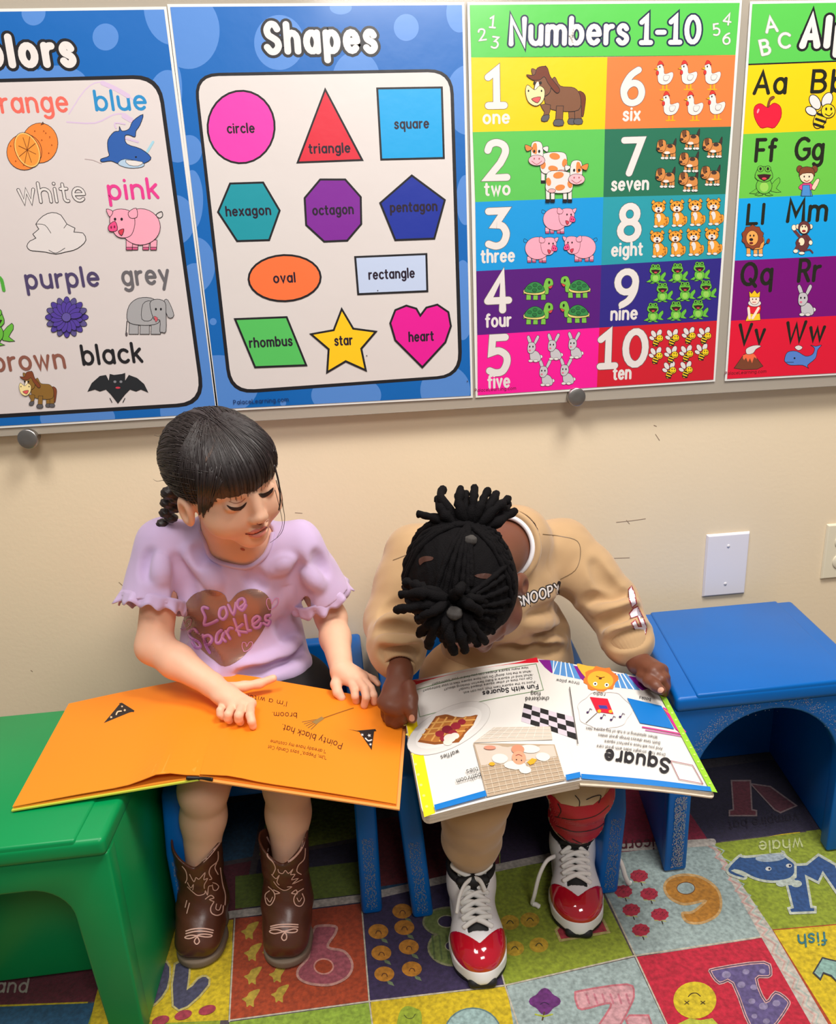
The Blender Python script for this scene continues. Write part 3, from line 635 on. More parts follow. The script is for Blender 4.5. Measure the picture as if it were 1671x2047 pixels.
def spots(d, seed, x0, x1, y0, y1, explicit):
    for x, y, r in explicit: d.loc(0, 0, lay=1).e(x, y, r, r*1.06, (92, 142, 212), 0, 0)
PS = []
def poster(name, corners, label):
    """corners of the print in photo pixels: TL, TR, BR, BL"""
    k = plane_ink((0, 0, 0), (1, 0, 0), (0, 0, 1), step=4e-5)
    k.lim = corners
    q = [Yp(x, y, 0) for x, y in corners]
    # clear laminate edge, a real sheet carrying the print
    e = 0.004
    c = sum(q)/4; out = [p+np.sign(p-c)*np.array([e, 0, e]) for p in q]
    bm = prism_bm([(p[0], p[2]) for p in out], (0, 0.0012, 0), lambda p: (p[0], 0.0006, p[1]))
    return k, bm, label, name
def finish(k, bm, label, name):
    o = k.build(name, M_print, None, (0, -1, 0)); tag(o, label, 'poster', 'laminated learning posters on the panel')
    obj_bm('laminate_edge', bm, M_film, o)
BLU = (6, 98, 178)
def ax_at(x, y):
    P = Yp(x, y, 0); s = 1/PXM(P); a = np.array(PJ(P)); u = (np.array(PJ(P+[s, 0, 0]))-a); v = (a-np.array(PJ(P+[0, 0, s])))
    return (tuple(u/np.hypot(*u)), tuple(v/np.hypot(*v)))
def clipx(pts, lim):   # Sutherland-Hodgman against the convex print outline
    out = [tuple(p) for p in pts]; n = len(lim)
    for i in range(n):
        a, b = lim[i], lim[(i+1) % n]; inp, out = out, []
        ins = lambda p: (b[0]-a[0])*(p[1]-a[1])-(b[1]-a[1])*(p[0]-a[0]) >= 0
        for j in range(len(inp)):
            p, q = inp[j], inp[(j+1) % len(inp)]
            if ins(p) != ins(q):
                d1 = (b[0]-a[0])*(p[1]-a[1])-(b[1]-a[1])*(p[0]-a[0]); d2 = (b[0]-a[0])*(q[1]-a[1])-(b[1]-a[1])*(q[0]-a[0]); t = d1/(d1-d2)
                x = (p[0]+(q[0]-p[0])*t, p[1]+(q[1]-p[1])*t)
                out += [x, q] if ins(q) else [x]
            elif ins(q): out.append(q)
        if not out: break
    return out
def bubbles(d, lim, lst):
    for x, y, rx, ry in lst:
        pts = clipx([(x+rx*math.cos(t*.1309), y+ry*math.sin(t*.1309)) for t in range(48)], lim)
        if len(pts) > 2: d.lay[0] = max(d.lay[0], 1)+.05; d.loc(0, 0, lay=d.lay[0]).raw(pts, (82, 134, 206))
def rrect(q, r, n=6):
    """rounded outline of a four-cornered figure"""
    out = []
    for i in range(4):
        p0, p1, p2 = (np.array(q[(i+k) % 4], float) for k in (-1, 0, 1))
        a = p1+(p0-p1)/np.hypot(*(p0-p1))*r; b = p1+(p2-p1)/np.hypot(*(p2-p1))*r
        for t in range(n+1):
            t /= n; out.append(tuple((1-t)**2*a+2*t*(1-t)*p1+t*t*b))
    return out
# --- colors
lim = [(-200, 26), (327.8, 19), (432, 826), (-160, 861)]
K = poster('colors_poster', lim, 'blue bordered color names poster, leftmost on the panel, cut by the photo edge'); k = K[0]; d = k.root()
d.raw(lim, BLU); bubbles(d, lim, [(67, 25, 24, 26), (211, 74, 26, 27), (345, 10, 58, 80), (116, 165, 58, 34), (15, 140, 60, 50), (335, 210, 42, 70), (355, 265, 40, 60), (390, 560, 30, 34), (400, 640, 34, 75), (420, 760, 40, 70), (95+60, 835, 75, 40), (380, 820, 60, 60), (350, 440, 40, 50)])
d.lay[0] = 4
inner = rrect([(-200, 166), (318, 152), (408, 808), (-160, 842)], 52); d.p(inner, BK, 6)
d.raw(rrect([(-200, 170), (314, 157), (403, 804), (-160, 837)], 50), (216, 206, 204))
d.tx('Colors', 147, 128, 56, WH, .27, 'r', BK, 6, wd=235, ax=ax_at(80, 100), ls=2.6)
d.tx('orange', 136, 222, 40, (232, 106, 92), .16, 'r', wd=168, ax=ax_at(70, 210)); d.tx('blue', 243, 219, 38, (42, 138, 196), .165, wd=105, ax=ax_at(243, 210))
# crayon marks
for a, w in (([(138, 228), (170, 180), (200, 164), (235, 180), (268, 200)], 2.4), ([(134, 244), (190, 246), (225, 230), (250, 228), (262, 240)], 3), ([(205, 166), (232, 178), (256, 192)], 9), ([(248, 232), (262, 240)], 10), ([(250, 276), (276, 284)], 4), ([(232, 256), (230, 246), (250, 248)], 3)): d.ln(a, w, (212, 188, 216), 3)
d.ln([(170, 318), (186, 320), (203, 327)], 1.2, (190, 170, 170)); d.ln([(306, 284), (294, 304)], 5, (160, 206, 222))
q = d.loc(0, 0); q.e(80, 286, 36, 40, (246, 134, 56)); q.p([(82, 250), (86, 244), (88, 248)], (120, 70, 40), .8)
q.e(49, 304, 35, 36, (246, 134, 56)); q.e(55, 300, 22, 35, (240, 150, 60), -24, 2.2, (250, 196, 110)); q.e(55, 300, 24, 37, None, -24, .8)
for t in range(8): q.ln([(55, 300), (55+18*math.cos(t*.785+.3), 300+28*math.sin(t*.785+.3))], 1, (120, 60, 20))
for x, y in ((70, 262), (92, 266), (104, 290), (98, 306), (84, 280), (88, 262), (22, 292), (32, 322), (48, 330), (100, 274)): q.e(x, y, 1.2, 1, (140, 66, 20), 0, 0)
q = d.loc(0, 0); q.p([(216, 300), (216, 280), (228, 264), (238, 262), (239, 253), (244, 262), (258, 258), (266, 242), (286, 229), (280, 250), (272, 262), (270, 274), (258, 270), (250, 272), (254, 288), (282, 298), (302, 315), (290, 326), (262, 332), (238, 328), (222, 322), (204, 324), (202, 318), (218, 312)], (44, 92, 168), 1.2, 3)
q.p([(236, 328), (250, 318), (286, 326), (284, 334), (258, 336)], (176, 200, 222), .8, 3); q.p([(252, 320), (286, 324), (276, 332), (258, 330)], WH, .7, 2); q.e(272, 314, 2, 1.6, BK, 0, 0)
d.tx('white', 106, 403, 38, WH, .12, 'c', (60, 54, 58), 1.3, wd=134, ax=ax_at(106, 390)); d.tx('pink', 268, 396, 38, (226, 60, 140), .165, wd=102, ax=ax_at(268, 390))
cl = [(54, 492), (60, 482), (72, 476), (66, 468), (78, 458), (72, 448), (86, 432), (104, 425), (122, 430), (134, 448), (150, 456), (148, 464), (166, 466), (172, 480), (162, 492), (148, 500), (130, 504), (112, 508), (92, 504), (72, 502), (60, 500)]
d.p(cl, (222, 214, 212), 1.3, 2); d.ln([(72, 448), (90, 450), (102, 466)], 1, BK, 3); d.ln([(134, 448), (128, 456)], 1, BK); d.ln([(98, 500), (112, 506), (130, 496)], 1, BK, 3)
pig(d.loc(268, 458, 1.1))
d.tx('green', 8, 580, 42, (80, 170, 60), .165, 'r', wd=130, ax=ax_at(0, 570)); d.tx('purple', 127, 573, 37, (78, 66, 104), .165, wd=149, ax=ax_at(127, 560)); d.tx('grey', 293, 567, 37, (104, 100, 104), .165, wd=97, ax=ax_at(293, 560))
frog(d.loc(-12, 655, 1.5))
q = d.loc(134, 634)
for t in range(16): a = t*.3927; q.e(30*math.cos(a), 28*math.sin(a), 13, 6.5, (92, 82, 140) if t % 2 else (80, 62, 150), math.degrees(a), .9)
for t in range(16): a = t*.3927+.2; q.e(19*math.cos(a), 18*math.sin(a), 13, 6, (84, 62, 158), math.degrees(a), .7)
q.e(0, 0, 9, 9, (98, 84, 160), 0, .8)
q = d.loc(302, 632); gy = (166, 164, 166)
q.ln([(-48, 10), (-50, 36)], 1.5, BK); q.e(-49, 36, 2, 4, (90, 80, 84), 0, .5)
for x in (-34, -12, 10): q.p([(x-9, 4), (x+9, 4), (x+9, 36), (x-10, 36)], gy, 1, 0)
q.p([(-46, 10), (-44, -20), (-24, -36), (6, -34), (20, -10), (14, 14), (-20, 18)], gy, 1.1, 4); q.p([(-18, 6), (-16, -24), (0, -30), (6, -10), (0, 8)], gy, 1, 3); q.p([(26, -28), (34, -32), (46, -2), (34, 2)], gy, 1, 3)
q.p([(-2, -26), (12, -34), (28, -28), (30, -8), (30, 30), (22, 32), (18, 30), (18, 8), (6, 6)], gy, 1.1, 3); q.p([(6, 0), (14, 4), (10, 12)], (206, 90, 100), .5, 2)
for x in (10, 20): q.e(x, -14, 2, 2.6, BK, 0, 0)
d.tx('brown', 130, 734, 37, (140, 88, 74), .165, 'r', wd=145, ax=ax_at(70, 720)); d.tx('black', 226, 725, 37, (30, 28, 32), .165, wd=122, ax=ax_at(226, 710))
horse(d.loc(75, 780, .62), (140, 102, 44), (128, 66, 36))
q = d.loc(236, 774); ba = (36, 38, 42)
q.p([(0, 32), (-14, 14), (-24, 4), (-36, 8), (-46, 4), (-60, 8), (-52, -8), (-36, -22), (-24, -24), (-18, -12), (-16, -26), (-8, -24), (8, -26), (14, -28), (14, -12), (22, -24), (38, -18), (52, -6), (60, 10), (46, 4), (36, 8), (24, 4), (14, 14)], ba, 1)
for x in (-6, 6): q.e(x, -11, 3, 2.6, (130, 130, 136), 0, 0)
q.e(0, 1, 5, 2, (206, 60, 80), 0, 0); q.ln([(-16, 22), (-12, 30)], 1.5, BK); q.ln([(14, 22), (10, 30)], 1.5, BK)
finish(*K)
# --- shapes
lim = [(340, 14), (923.5, 10), (941, 791), (437, 818)]
K = poster('shapes_poster', lim, 'blue bordered shapes poster with circle, star and heart, above the girl'); k = K[0]; d = k.root()
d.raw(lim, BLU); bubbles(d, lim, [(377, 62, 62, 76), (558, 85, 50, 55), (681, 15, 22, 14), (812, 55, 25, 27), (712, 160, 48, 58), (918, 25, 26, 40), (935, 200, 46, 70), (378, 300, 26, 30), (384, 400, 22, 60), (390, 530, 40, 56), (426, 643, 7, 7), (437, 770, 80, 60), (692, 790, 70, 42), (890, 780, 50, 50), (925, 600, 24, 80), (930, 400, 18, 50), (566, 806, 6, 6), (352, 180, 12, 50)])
d.lay[0] = 4
d.p(rrect([(389, 149), (903, 140), (922, 752), (460, 786)], 48), BK, 5); d.raw(rrect([(393, 153), (899, 144), (917, 749), (464, 781)], 44), (216, 208, 205))
d.tx('Shapes', 642, 102, 54, WH, .25, 'c', BK, 5.5, wd=228, ax=ax_at(642, 80), ls=2.4)
WD = {'circle': 56, 'triangle': 84, 'square': 70, 'hexagon': 91, 'octagon': 83, 'pentagon': 95, 'oval': 45, 'rectangle': 93, 'rhombus': 87, 'star': 37, 'heart': 51}
def lab(t, x, y, h=21): d.tx(t, x, y, 18, (36, 22, 40), .19, ax=ax_at(x, y), ls=1.7, wd=WD[t])
d.e(482, 254, 67, 72.5, (250, 62, 172), 4, 4); lab('circle', 482, 265)
d.p([(650, 179), (724, 320), (595, 325)], (214, 44, 62), 4); lab('triangle', 659, 305)
d.p([(754, 177), (883, 175), (887, 316), (762, 319)], (24, 160, 222), 4); lab('square', 823, 256)
d.p([(460, 367), (526, 365), (559, 421), (538, 480), (474, 482), (436, 424)], (26, 146, 160), 4); lab('hexagon', 497, 430)
d.p([(640, 359), (690, 359), (721, 394), (722, 448), (694, 481), (648, 483), (612, 450), (609, 396)], (124, 36, 148), 4); lab('octagon', 666, 428)
d.p([(823, 351), (889, 400), (868, 477), (790, 480), (760, 406)], (28, 48, 152), 4); lab('pentagon', 827, 422)
d.e(569, 556, 72, 46, (248, 114, 60), -2, 4); lab('oval', 569, 564, 20)
d.p([(710, 514), (852, 508), (854, 582), (716, 588)], (190, 204, 232), 4); lab('rectangle', 783, 556, 20)
d.p([(470, 638), (573, 634), (612, 730), (510, 734)], (84, 190, 92), 4); lab('rhombus', 542, 692)
d.p([(683, 618), (706, 657), (751, 663), (722, 697), (731, 740), (691, 722), (654, 744), (657, 698), (622, 668), (667, 660)], (248, 198, 24), 4); lab('star', 687, 689)
d.p([(840, 631), (832, 617), (812, 611), (790, 620), (780, 646), (790, 680), (844, 734), (890, 684), (901, 652), (896, 624), (874, 609), (852, 615)], (226, 20, 148), 4, 0); lab('heart', 842, 681)
d.tx('PalaceLearning.com', 522, 805, 8, (24, 50, 100), .15, ax=ax_at(522, 800))
for x, y in ((755, 581), (733, 711), (934, 762)): d.e(x, y, 1.2, 1.2, (60, 50, 50), 0, 0)
finish(*K)
# --- numbers
lim = [(939, 10), (1478.6, 5.7), (1426, 758.6), (955, 790.4)]
K = poster('numbers_poster', lim, 'numbers one to ten poster with green heading, second poster from the right'); k = K[0]; d = k.root()
rows_l = [(939, 10), (942, 115), (945, 264), (950, 404), (952, 542), (954, 670), (955, 790.4)]
rows_m = [None, (1214, 114), (1209, 258), (1206, 394), (1202, 530), (1198, 655), (1193, 774)]
rows_r = [(1478.6, 5.7), (1470, 110), (1461, 253), (1450, 388), (1442, 516), (1433, 641), (1426, 758.6)]
d.raw([rows_l[0], rows_r[0], rows_r[1], rows_l[1]], (84, 190, 78))
Lc = [(246, 198, 8), (90, 188, 84), (20, 148, 216), (84, 18, 118), (240, 20, 148)]; Rc = [(246, 122, 62), (36, 108, 82), (38, 150, 164), (46, 36, 128), (204, 26, 44)]
for i in range(5):
    d.loc(0, 0, lay=1).raw([rows_l[i+1], rows_m[i+1], rows_m[i+2], rows_l[i+2]], Lc[i]); d.loc(0, 0, lay=1).raw([rows_m[i+1], rows_r[i+1], rows_r[i+2], rows_m[i+2]], Rc[i])
d.lay[0] = 3
NV = (30, 40, 70)
d.tx('Numbers 1-10', 1209, 86, 50, WH, .20, 'c', NV, 3.4, wd=385, ax=ax_at(1209, 60), ls=1.7)
for t, x, y, a in (('1', 984, 55, 5), ('2', 965, 80, -8), ('3', 988, 96, 8), ('4', 1452, 49, 8), ('5', 1433, 70, -8), ('6', 1451, 88, 8)): d.tx(t, x, y, 22, WH, .14, ang=a, oc=(130, 150, 120), ow=.8)
for i, (a, w, x, y, wx, wy) in enumerate((('1', 'one', 992, 211, 992, 246), ('2', 'two', 994, 355, 994, 389), ('3', 'three', 994, 492, 995, 523), ('4', 'four', 995, 620, 996, 652), ('5', 'five', 996, 745, 997, 774))):
    d.tx(a, x, y, 70, WH, .20, 'c', (110, 100, 90), 1, ax=ax_at(x, y), sx=.92); d.tx(w, wx, wy, 24, WH, .20, 'c', ax=ax_at(wx, wy), wd=[55, 53, 69, 53, 46][i])
for i, (a, w, x, y, wx, wy) in enumerate((('6', 'six', 1264, 206, 1262, 240), ('7', 'seven', 1263, 346, 1259, 379), ('8', 'eight', 1257, 478, 1253, 510), ('9', 'nine', 1251, 609, 1247, 638), ('10', 'ten', 1244, 730, 1243, 757))):
    d.tx(a, x, y, 66, WH, .20, 'c', (90, 90, 90), 1, ax=ax_at(x, y), sx=.92); d.tx(w, wx, wy, 24, WH, .20, 'c', ax=ax_at(wx, wy), wd=[36, 76, 64, 55, 38][i])
horse(d.loc(1108, 194))
cow(d.loc(1092, 324, .82)); cow(d.loc(1132, 362, .82, True, lay=26))
pig(d.loc(1118, 441, .68, True)); pig(d.loc(1082, 499, .68, True)); pig(d.loc(1158, 497, .68))
for x, y, fl in ((1074, 578, 0), (1152, 574, 1), (1074, 627, 0), (1150, 624, 1)): turtle(d.loc(x, y, .98, bool(fl)))
for x, y in ((1066, 702), (1107, 698), (1148, 695), (1090, 750), (1132, 747)): rabbit(d.loc(x, y, .92))
for x, y in ((1325, 155), (1373, 154), (1420, 154), (1337, 216), (1385, 216), (1429, 214)): chicken(d.loc(x, y, .92))
for x, y in ((1331, 298), (1378, 279), (1423, 295), (1376, 324), (1329, 355), (1375, 363), (1419, 351)): dog(d.loc(x, y, .95))
for i in range(4): tiger(d.loc(1317+i*36.5, 428-i*1.6, .95)); tiger(d.loc(1314+i*36.5, 488-i*1.8, .95))
for x, y in ((1310, 548), (1354, 546), (1398, 543), (1324, 585), (1369, 583), (1411, 580), (1305, 625), (1351, 622), (1395, 619)): frog(d.loc(x, y, .8))
for x, y in ((1314, 676), (1346, 675), (1379, 671), (1410, 671), (1313, 711), (1344, 709), (1374, 707), (1405, 704), (1340, 740), (1373, 739)): bee(d.loc(x, y, .95))
d.tx('PalaceLearning.com', 990, 781, 6, (120, 20, 60), .15, ax=ax_at(990, 781))
finish(*K)
# --- alphabet
lim = [(1504, 8), (1760, 4), (1738, 742), (1453.5, 757.4)]
K = poster('alphabet_poster', lim, 'alphabet letters poster with green heading cut by the right photo edge'); k = K[0]; d = k.root()
L_ = [(1504, 8), (1496, 129), (1486, 268), (1477, 397), (1469, 521), (1461, 641), (1453.5, 757.4)]; R_ = [(1760, 4), (1757, 119), (1752, 256), (1748, 384), (1744, 508), (1741, 628), (1738, 742)]
for i, c in enumerate([(86, 190, 78), (250, 198, 10), (104, 192, 70), (14, 160, 226), (118, 0, 116), (224, 18, 52)]): d.loc(0, 0, lay=0).raw([L_[i], R_[i], R_[i+1], L_[i+1]], c)
d.lay[0] = 2
d.ln([L_[1], R_[1]], 3, BK, cap=False)
d.tx('Alphabet', 1604, 91, 54, WH, .26, 'l', BK, 5, wd=300, ax=ax_at(1640, 70), ls=2.6)
for t, x, y, a in (('A', 1543, 63, -8), ('B', 1532, 108, -12), ('C', 1567, 95, 0)): d.tx(t, x, y, 28, WH, .18, ang=a, oc=(150, 160, 140), ow=1)
tk = (30, 32, 20)
PW = dict(Aa=68, Bb=72, Ff=44, Gg=60, Ll=37, Mm=83, Qq=66, Rr=47, Vv=56, Ww=81)
for t, x, y in (('Aa', 1538, 186), ('Bb', 1655, 183), ('Ff', 1529, 321), ('Gg', 1616, 318), ('Ll', 1509, 447), ('Mm', 1612, 441), ('Qq', 1511, 568), ('Rr', 1616, 561), ('Vv', 1501, 686), ('Ww', 1608, 681)): d.tx(t, x, y, 42 if t not in ('Ll', 'Vv', 'Ww') else 38, tk, .17, ax=ax_at(x, y), wd=PW[t])
q = d.loc(1534, 230); q.p([(-3, -16), (-14, -23), (-26, -16), (-26, 4), (-14, 25), (0, 24), (14, 25), (27, 4), (26, -16), (14, -24), (4, -18)], (232, 24, 56), 1.2, 3, oc=(150, 20, 20)); q.p([(-1, -18), (4, -34), (12, -38), (14, -34), (6, -28), (3, -16)], (130, 70, 40), .7, 2); q.e(-19, -8, 2, 5, (246, 150, 160), 20, 0)
bee(d.loc(1645, 222, 2.0)); frog(d.loc(1527, 362, 1.22))
q = d.loc(1612, 362); q.p([(-12, 30), (-9, 14), (8, 14), (12, 30)], (74, 140, 206), .8); q.p([(-16, 12), (-6, 4), (8, 4), (14, 12), (8, 18), (-10, 18)], (226, 70, 130), .8, 2); q.p([(-8, 8), (6, 8), (8, 30), (-10, 30)], (74, 140, 206), .8); q.p([(10, 12), (20, -4), (26, -2), (16, 18)], (246, 206, 176), .8, 2)
for x in (-14, 16): q.e(x, -24, 6, 7, (126, 66, 40), 0, .8)
q.e(0, -10, 14, 14, (250, 214, 186), 0, .8); q.p([(-15, -10), (-13, -24), (0, -29), (14, -24), (16, -10), (10, -16), (-8, -15)], (126, 66, 40), .8, 2); q.e(-5, -9, 1.4, 2, BK, 0, 0); q.e(5, -9, 1.4, 2, BK, 0, 0); q.ln([(-5, -2), (0, 1), (5, -2)], 1.2, (160, 40, 40), 2)
q = d.loc(1508, 480)
for x in (-12, 2, 12): q.p([(x-4, 8), (x+4, 8), (x+4, 30), (x-4, 30)], (236, 160, 80), .7); q.e(x, 30, 5, 3, WH, 0, .5)
q.p([(0, -10), (18, -6), (16, 16), (-8, 16)], (236, 160, 80), .8, 3); q.ln([(18, 10), (26, 4)], 1.4, BK); q.e(27, 2, 3, 5, (140, 60, 36), 20, .6)
q.p([(21*math.cos(t*.314)*(1.1 if t % 2 else .96)-4, 23*math.sin(t*.314)*(1.1 if t % 2 else .96)-6) for t in range(20)], (140, 66, 40), .8); q.e(-5, -4, 12, 15, (238, 166, 84), 0, .7); q.e(-7, -1, 4, 3, BK, 0, 0); q.e(-9, -9, 1.6, 2.2, BK, 0, 0); q.e(-2, -9, 1.6, 2.2, BK, 0, 0); q.e(-7, 6, 4, 2.4, (110, 30, 30), 0, 0)
q = d.loc(1604, 477); br = (104, 52, 52)
q.p([(-14, 8), (-2, -6), (10, -8), (14, 10), (4, 26), (-6, 24)], br, .8, 3); q.e(-2, 6, 6, 8, (250, 226, 190), 0, .5); q.ln([(-6, -4), (-16, -16)], 6, br); q.e(-17, -22, 5, 6, (250, 230, 206), 0, .7); q.ln([(10, -4), (17, 6)], 6, br); q.e(16, 8, 4, 5, (250, 230, 206), 0, .7)
q.ln([(-8, 10), (-14, 22)], 6, br); q.e(-14, 25, 5, 4, (250, 230, 206), 0, .7); q.e(-2, 29, 6, 3, (250, 230, 206), 0, .7); q.ln([(4, 24), (14, 22), (20, 28)], 3, br, 2)
for x in (-10, 16): q.e(x, -24, 4, 5, (250, 220, 190), 0, .7)
q.e(3, -22, 12, 13, br, 0, .8); q.e(2, -19, 8, 9, (250, 226, 190), 0, .5); q.e(-1, -24, 1.3, 2, BK, 0, 0); q.e(5, -24, 1.3, 2, BK, 0, 0); q.e(2, -15, 4, 2.4, (150, 30, 40), 0, 0)
q = d.loc(1506, 612); q.p([(-16, 30), (-8, 8), (12, 8), (14, 28)], (246, 200, 40), .7); q.p([(-12, 0), (0, -8), (14, -4), (12, 14), (-8, 14)], (224, 30, 50), .7, 2); q.ln([(-10, 4), (-8, 24)], 5, (250, 224, 206)); q.ln([(10, 4), (-2, 24)], 5, (250, 224, 206)); q.e(2, -6, 13, 7, WH, 0, .7); q.e(2, -14, 10, 11, (250, 222, 204), 0, .7); q.p([(-8, -18), (-9, -30), (-4, -25), (2, -32), (7, -25), (13, -30), (12, -18)], (246, 196, 30), .7); q.e(-2, -14, 1.2, 1.6, BK, 0, 0); q.e(5, -14, 1.2, 1.6, BK, 0, 0); q.ln([(-2, -8), (4, -8)], 1.2, (190, 50, 60))
rabbit(d.loc(1609, 606, 1.08))
q = d.loc(1497, 716); q.p([(-30, 20), (-10, -8), (8, -10), (28, 16), (16, 22), (-12, 23)], (122, 66, 42), .8); q.p([(-12, -6), (8, -10), (16, 2), (10, -2), (6, 10), (2, 0), (-2, 8), (-6, -1), (-10, 4)], (246, 110, 70), 0, 2); q.p([(-4, -8), (-6, -18), (4, -24), (16, -26), (24, -24), (14, -18), (8, -10)], WH, .7, 3)
q = d.loc(1600, 716); q.p([(-32, 2), (-26, -12), (-8, -14), (10, -4), (24, -8), (28, -20), (20, -26), (28, -24), (32, -24), (42, -26), (34, -16), (30, 0), (14, 14), (16, 20), (4, 14), (-20, 14), (-30, 8)], (86, 130, 206), .9, 3); q.e(-12, 0, 1.8, 2, BK, 0, 0); q.ln([(-28, 8), (-14, 8)], 1, BK); q.p([(-6, -16), (-12, -22), (-4, -26), (4, -22), (0, -17)], WH, .7, 2)
d.tx('PalaceLearning.com', 1490, 747, 6, (120, 20, 30), .15, ax=ax_at(1490, 747))
finish(*K)
# ------------------------------------------------------------------ chairs
M_blue = mat('blue_plastic', (0, 98, 182), 0.36, spec=.3, var=0.05, vscale=6, bump=0.05, bscale=300, bdist=0.0005)
M_grn = mat('green_plastic', (0, 140, 76), 0.36, spec=.35, var=0.05, vscale=6, bump=0.05, bscale=300, bdist=0.0005)
M_scf = mat('scuffed_plastic', (150, 150, 158), 0.8, attr=True)
def turned_chair(ox, oy, w, dp, h, sh, m, lab, arch, leg, z_arch, r_arch, back_arch, scuff, lip):
    """cube chair stood as a little table: top, arched front and back, two sides; sh slants the plan"""
    t = empty('cube_chair', (ox+w/2, oy+dp/2, 0), lab, 'chair')
    X = lambda x, y: ox+x+sh*y
    def put(bm):
        for v in bm.verts: v.co = (X(v.co.x, v.co.y), oy+v.co.y, v.co.z)
        return bm
    obj_bm('top', put(bevel(box_bm(0, w, 0, dp, h-.03, h-.003), .008, 4)), m, t, True)
    obj_bm('raised_seat', put(bevel(box_bm(.034, w-.034, 0.001, dp-.001, h-.02, h), .004, 3)), m, t, True)
    def archp(yy, th, name, has, par):
        if has:
            pts = [(0, 0), (leg, 0)]
            if r_arch is None:      # round arch
                cx = w/2; rx = w/2-leg; zb = z_arch-rx*1.02
                pts += [(cx-rx*math.cos(a), zb+rx*1.02*math.sin(a)) for a in [math.pi*i/24 for i in range(25)]]
            else:
                pts += [(leg+.012, z_arch-r_arch)]+[(leg+.012+r_arch-r_arch*math.cos(a), z_arch-r_arch+r_arch*math.sin(a)) for a in [math.pi/2*i/8 for i in range(1, 9)]]
                pts += [(w-(leg+.012+r_arch)+r_arch*math.sin(a), z_arch-r_arch+r_arch*math.cos(a)) for a in [math.pi/2*i/8 for i in range(9)]]
            pts += [(w-leg, 0), (w, 0), (w, h-.028), (0, h-.028)]
        else: pts = [(0, 0), (w, 0), (w, h-.028), (0, h-.028)]
        bm = prism_bm(pts, (0, th, 0), lambda p: (p[0], yy+.006*(p[1]/h) if False else yy, p[1]))
        bevel(bm, .004, 3, .9)
        return obj_bm(name, put(bm), m, par, True)
    fp = archp(.006, .028, 'front_panel', True, t); archp(dp-.03, .024, 'back_panel', back_arch, t)
    for x in (.001, w-.027): obj_bm('side_panel', put(bevel(box_bm(x, x+.026, .012, dp-.008, 0, h-.02), .005, 3)), m, t, True)
    if not scuff: obj_bm('inner_panel', put(bevel(box_bm(.02, w-.02, .125, .15, .012, h-.025), .004, 3)), m, t, True)
    if scuff:
        k = plane_ink((0, oy+.006, 0), (1, 0, 0), (0, 0, 1), base=.0003); R = random.Random(3); cx = w/2; rx = w/2-leg; zb = z_arch-rx*1.02
        for i in range(1500):
            a = math.pi*R.betavariate(1.1, 1.1); rr = rx+.018+R.gauss(0, .0065); s = R.uniform(.0002, .0009)
            x, z = X(cx-rr*math.cos(a), 0), zb+rr*1.02*math.sin(a)
            if abs(x-X(cx, 0)) < .05 and R.random() < .5: continue
            if z < h-.03: k.face([(x-s, z-s*.6), (x+s, z-s*.5), (x+s*.7, z+s*.7), (x-s*.6, z+s*.5)], (156+R.randint(-26, 26), 158, 168), i*.03)
        for i in range(900):
            z = R.uniform(.01, .15); x = X(R.uniform(.012, leg-.008), 0); s = R.uniform(.0002, .0007)
            k.face([(x-s, z-s*2), (x+s, z-s*2), (x+s, z+s*2), (x-s, z+s*2)], (140+R.randint(-26, 26), 148, 160), 46+i*.02)
        k.build('scuff', M_scf, fp, (0, -1, 0))
    return t
turned_chair(.504, -.371, .338, .340, .341, .2, M_blue, 'empty blue plastic cube chair with round arched front, at the right by the wall', 0, .040, .297, None, False, True, 0)
turned_chair(-.668, -.556, .345, .352, .336, .03, M_grn, 'green plastic cube chair with arched front, under the corner of the orange book', 0, .044, .262, .05, False, False, 0)
def seat_chair(x0, x1, yb, yf, h, lab, lean=0.0):
    t = empty('cube_chair', ((x0+x1)/2, (yb+yf)/2, 0), lab, 'chair')
    th = .034
    for s, x in ((-1, x0), (1, x1-th)):
        bm = prism_bm([(yb, 0), (yf, 0), (yf, .16), (yf+.03, .25), (yb-.10, h-.006), (yb, h)], (th, 0, 0), lambda p: (x, p[0], p[1]))
        for v in bm.verts: v.co.x += s*lean*(v.co.z/h)
        sp = obj_bm('side_panel', bevel(bm, .007, 3), M_blue, t, True)
        k = plane_ink((0, yf-.0004, 0), (1, 0, 0), (0, 0, 1)); R = random.Random(5)
        for i in range(600):
            z = R.uniform(.012, .15); xx = x+th/2+R.uniform(-.009, .009)+s*lean*z/h; q = R.uniform(.0002, .0006)
            k.face([(xx-q, z-q*2), (xx+q, z-q*2), (xx+q, z+q*2), (xx-q, z+q*2)], (112+R.randint(-20, 20), 128, 150), i*.02)
        k.build('scuff', M_scf, sp, (0, -1, 0))
    bm = prism_bm([(x0+.004-lean, h), (x1-.004+lean, h), (x1-.006, .06), (x0+.006, .06)], (0, .032, 0), lambda p: (p[0], yb-.034, p[1]))
    obj_bm('back_panel', bevel(bm, .008, 4), M_blue, t, True)
    obj_bm('seat', bevel(box_bm(x0+.03, x1-.03, yf+.125, yb-.03, .165, .195), .006, 3), M_blue, t, True)
seat_chair(-.306, .018, .026, -.378, .328, 'blue plastic cube chair the girl in the lilac shirt sits on', .003)
seat_chair(.066, .41, .026, -.400, .326, 'blue plastic cube chair the boy in the tan sweatshirt sits on', .02)
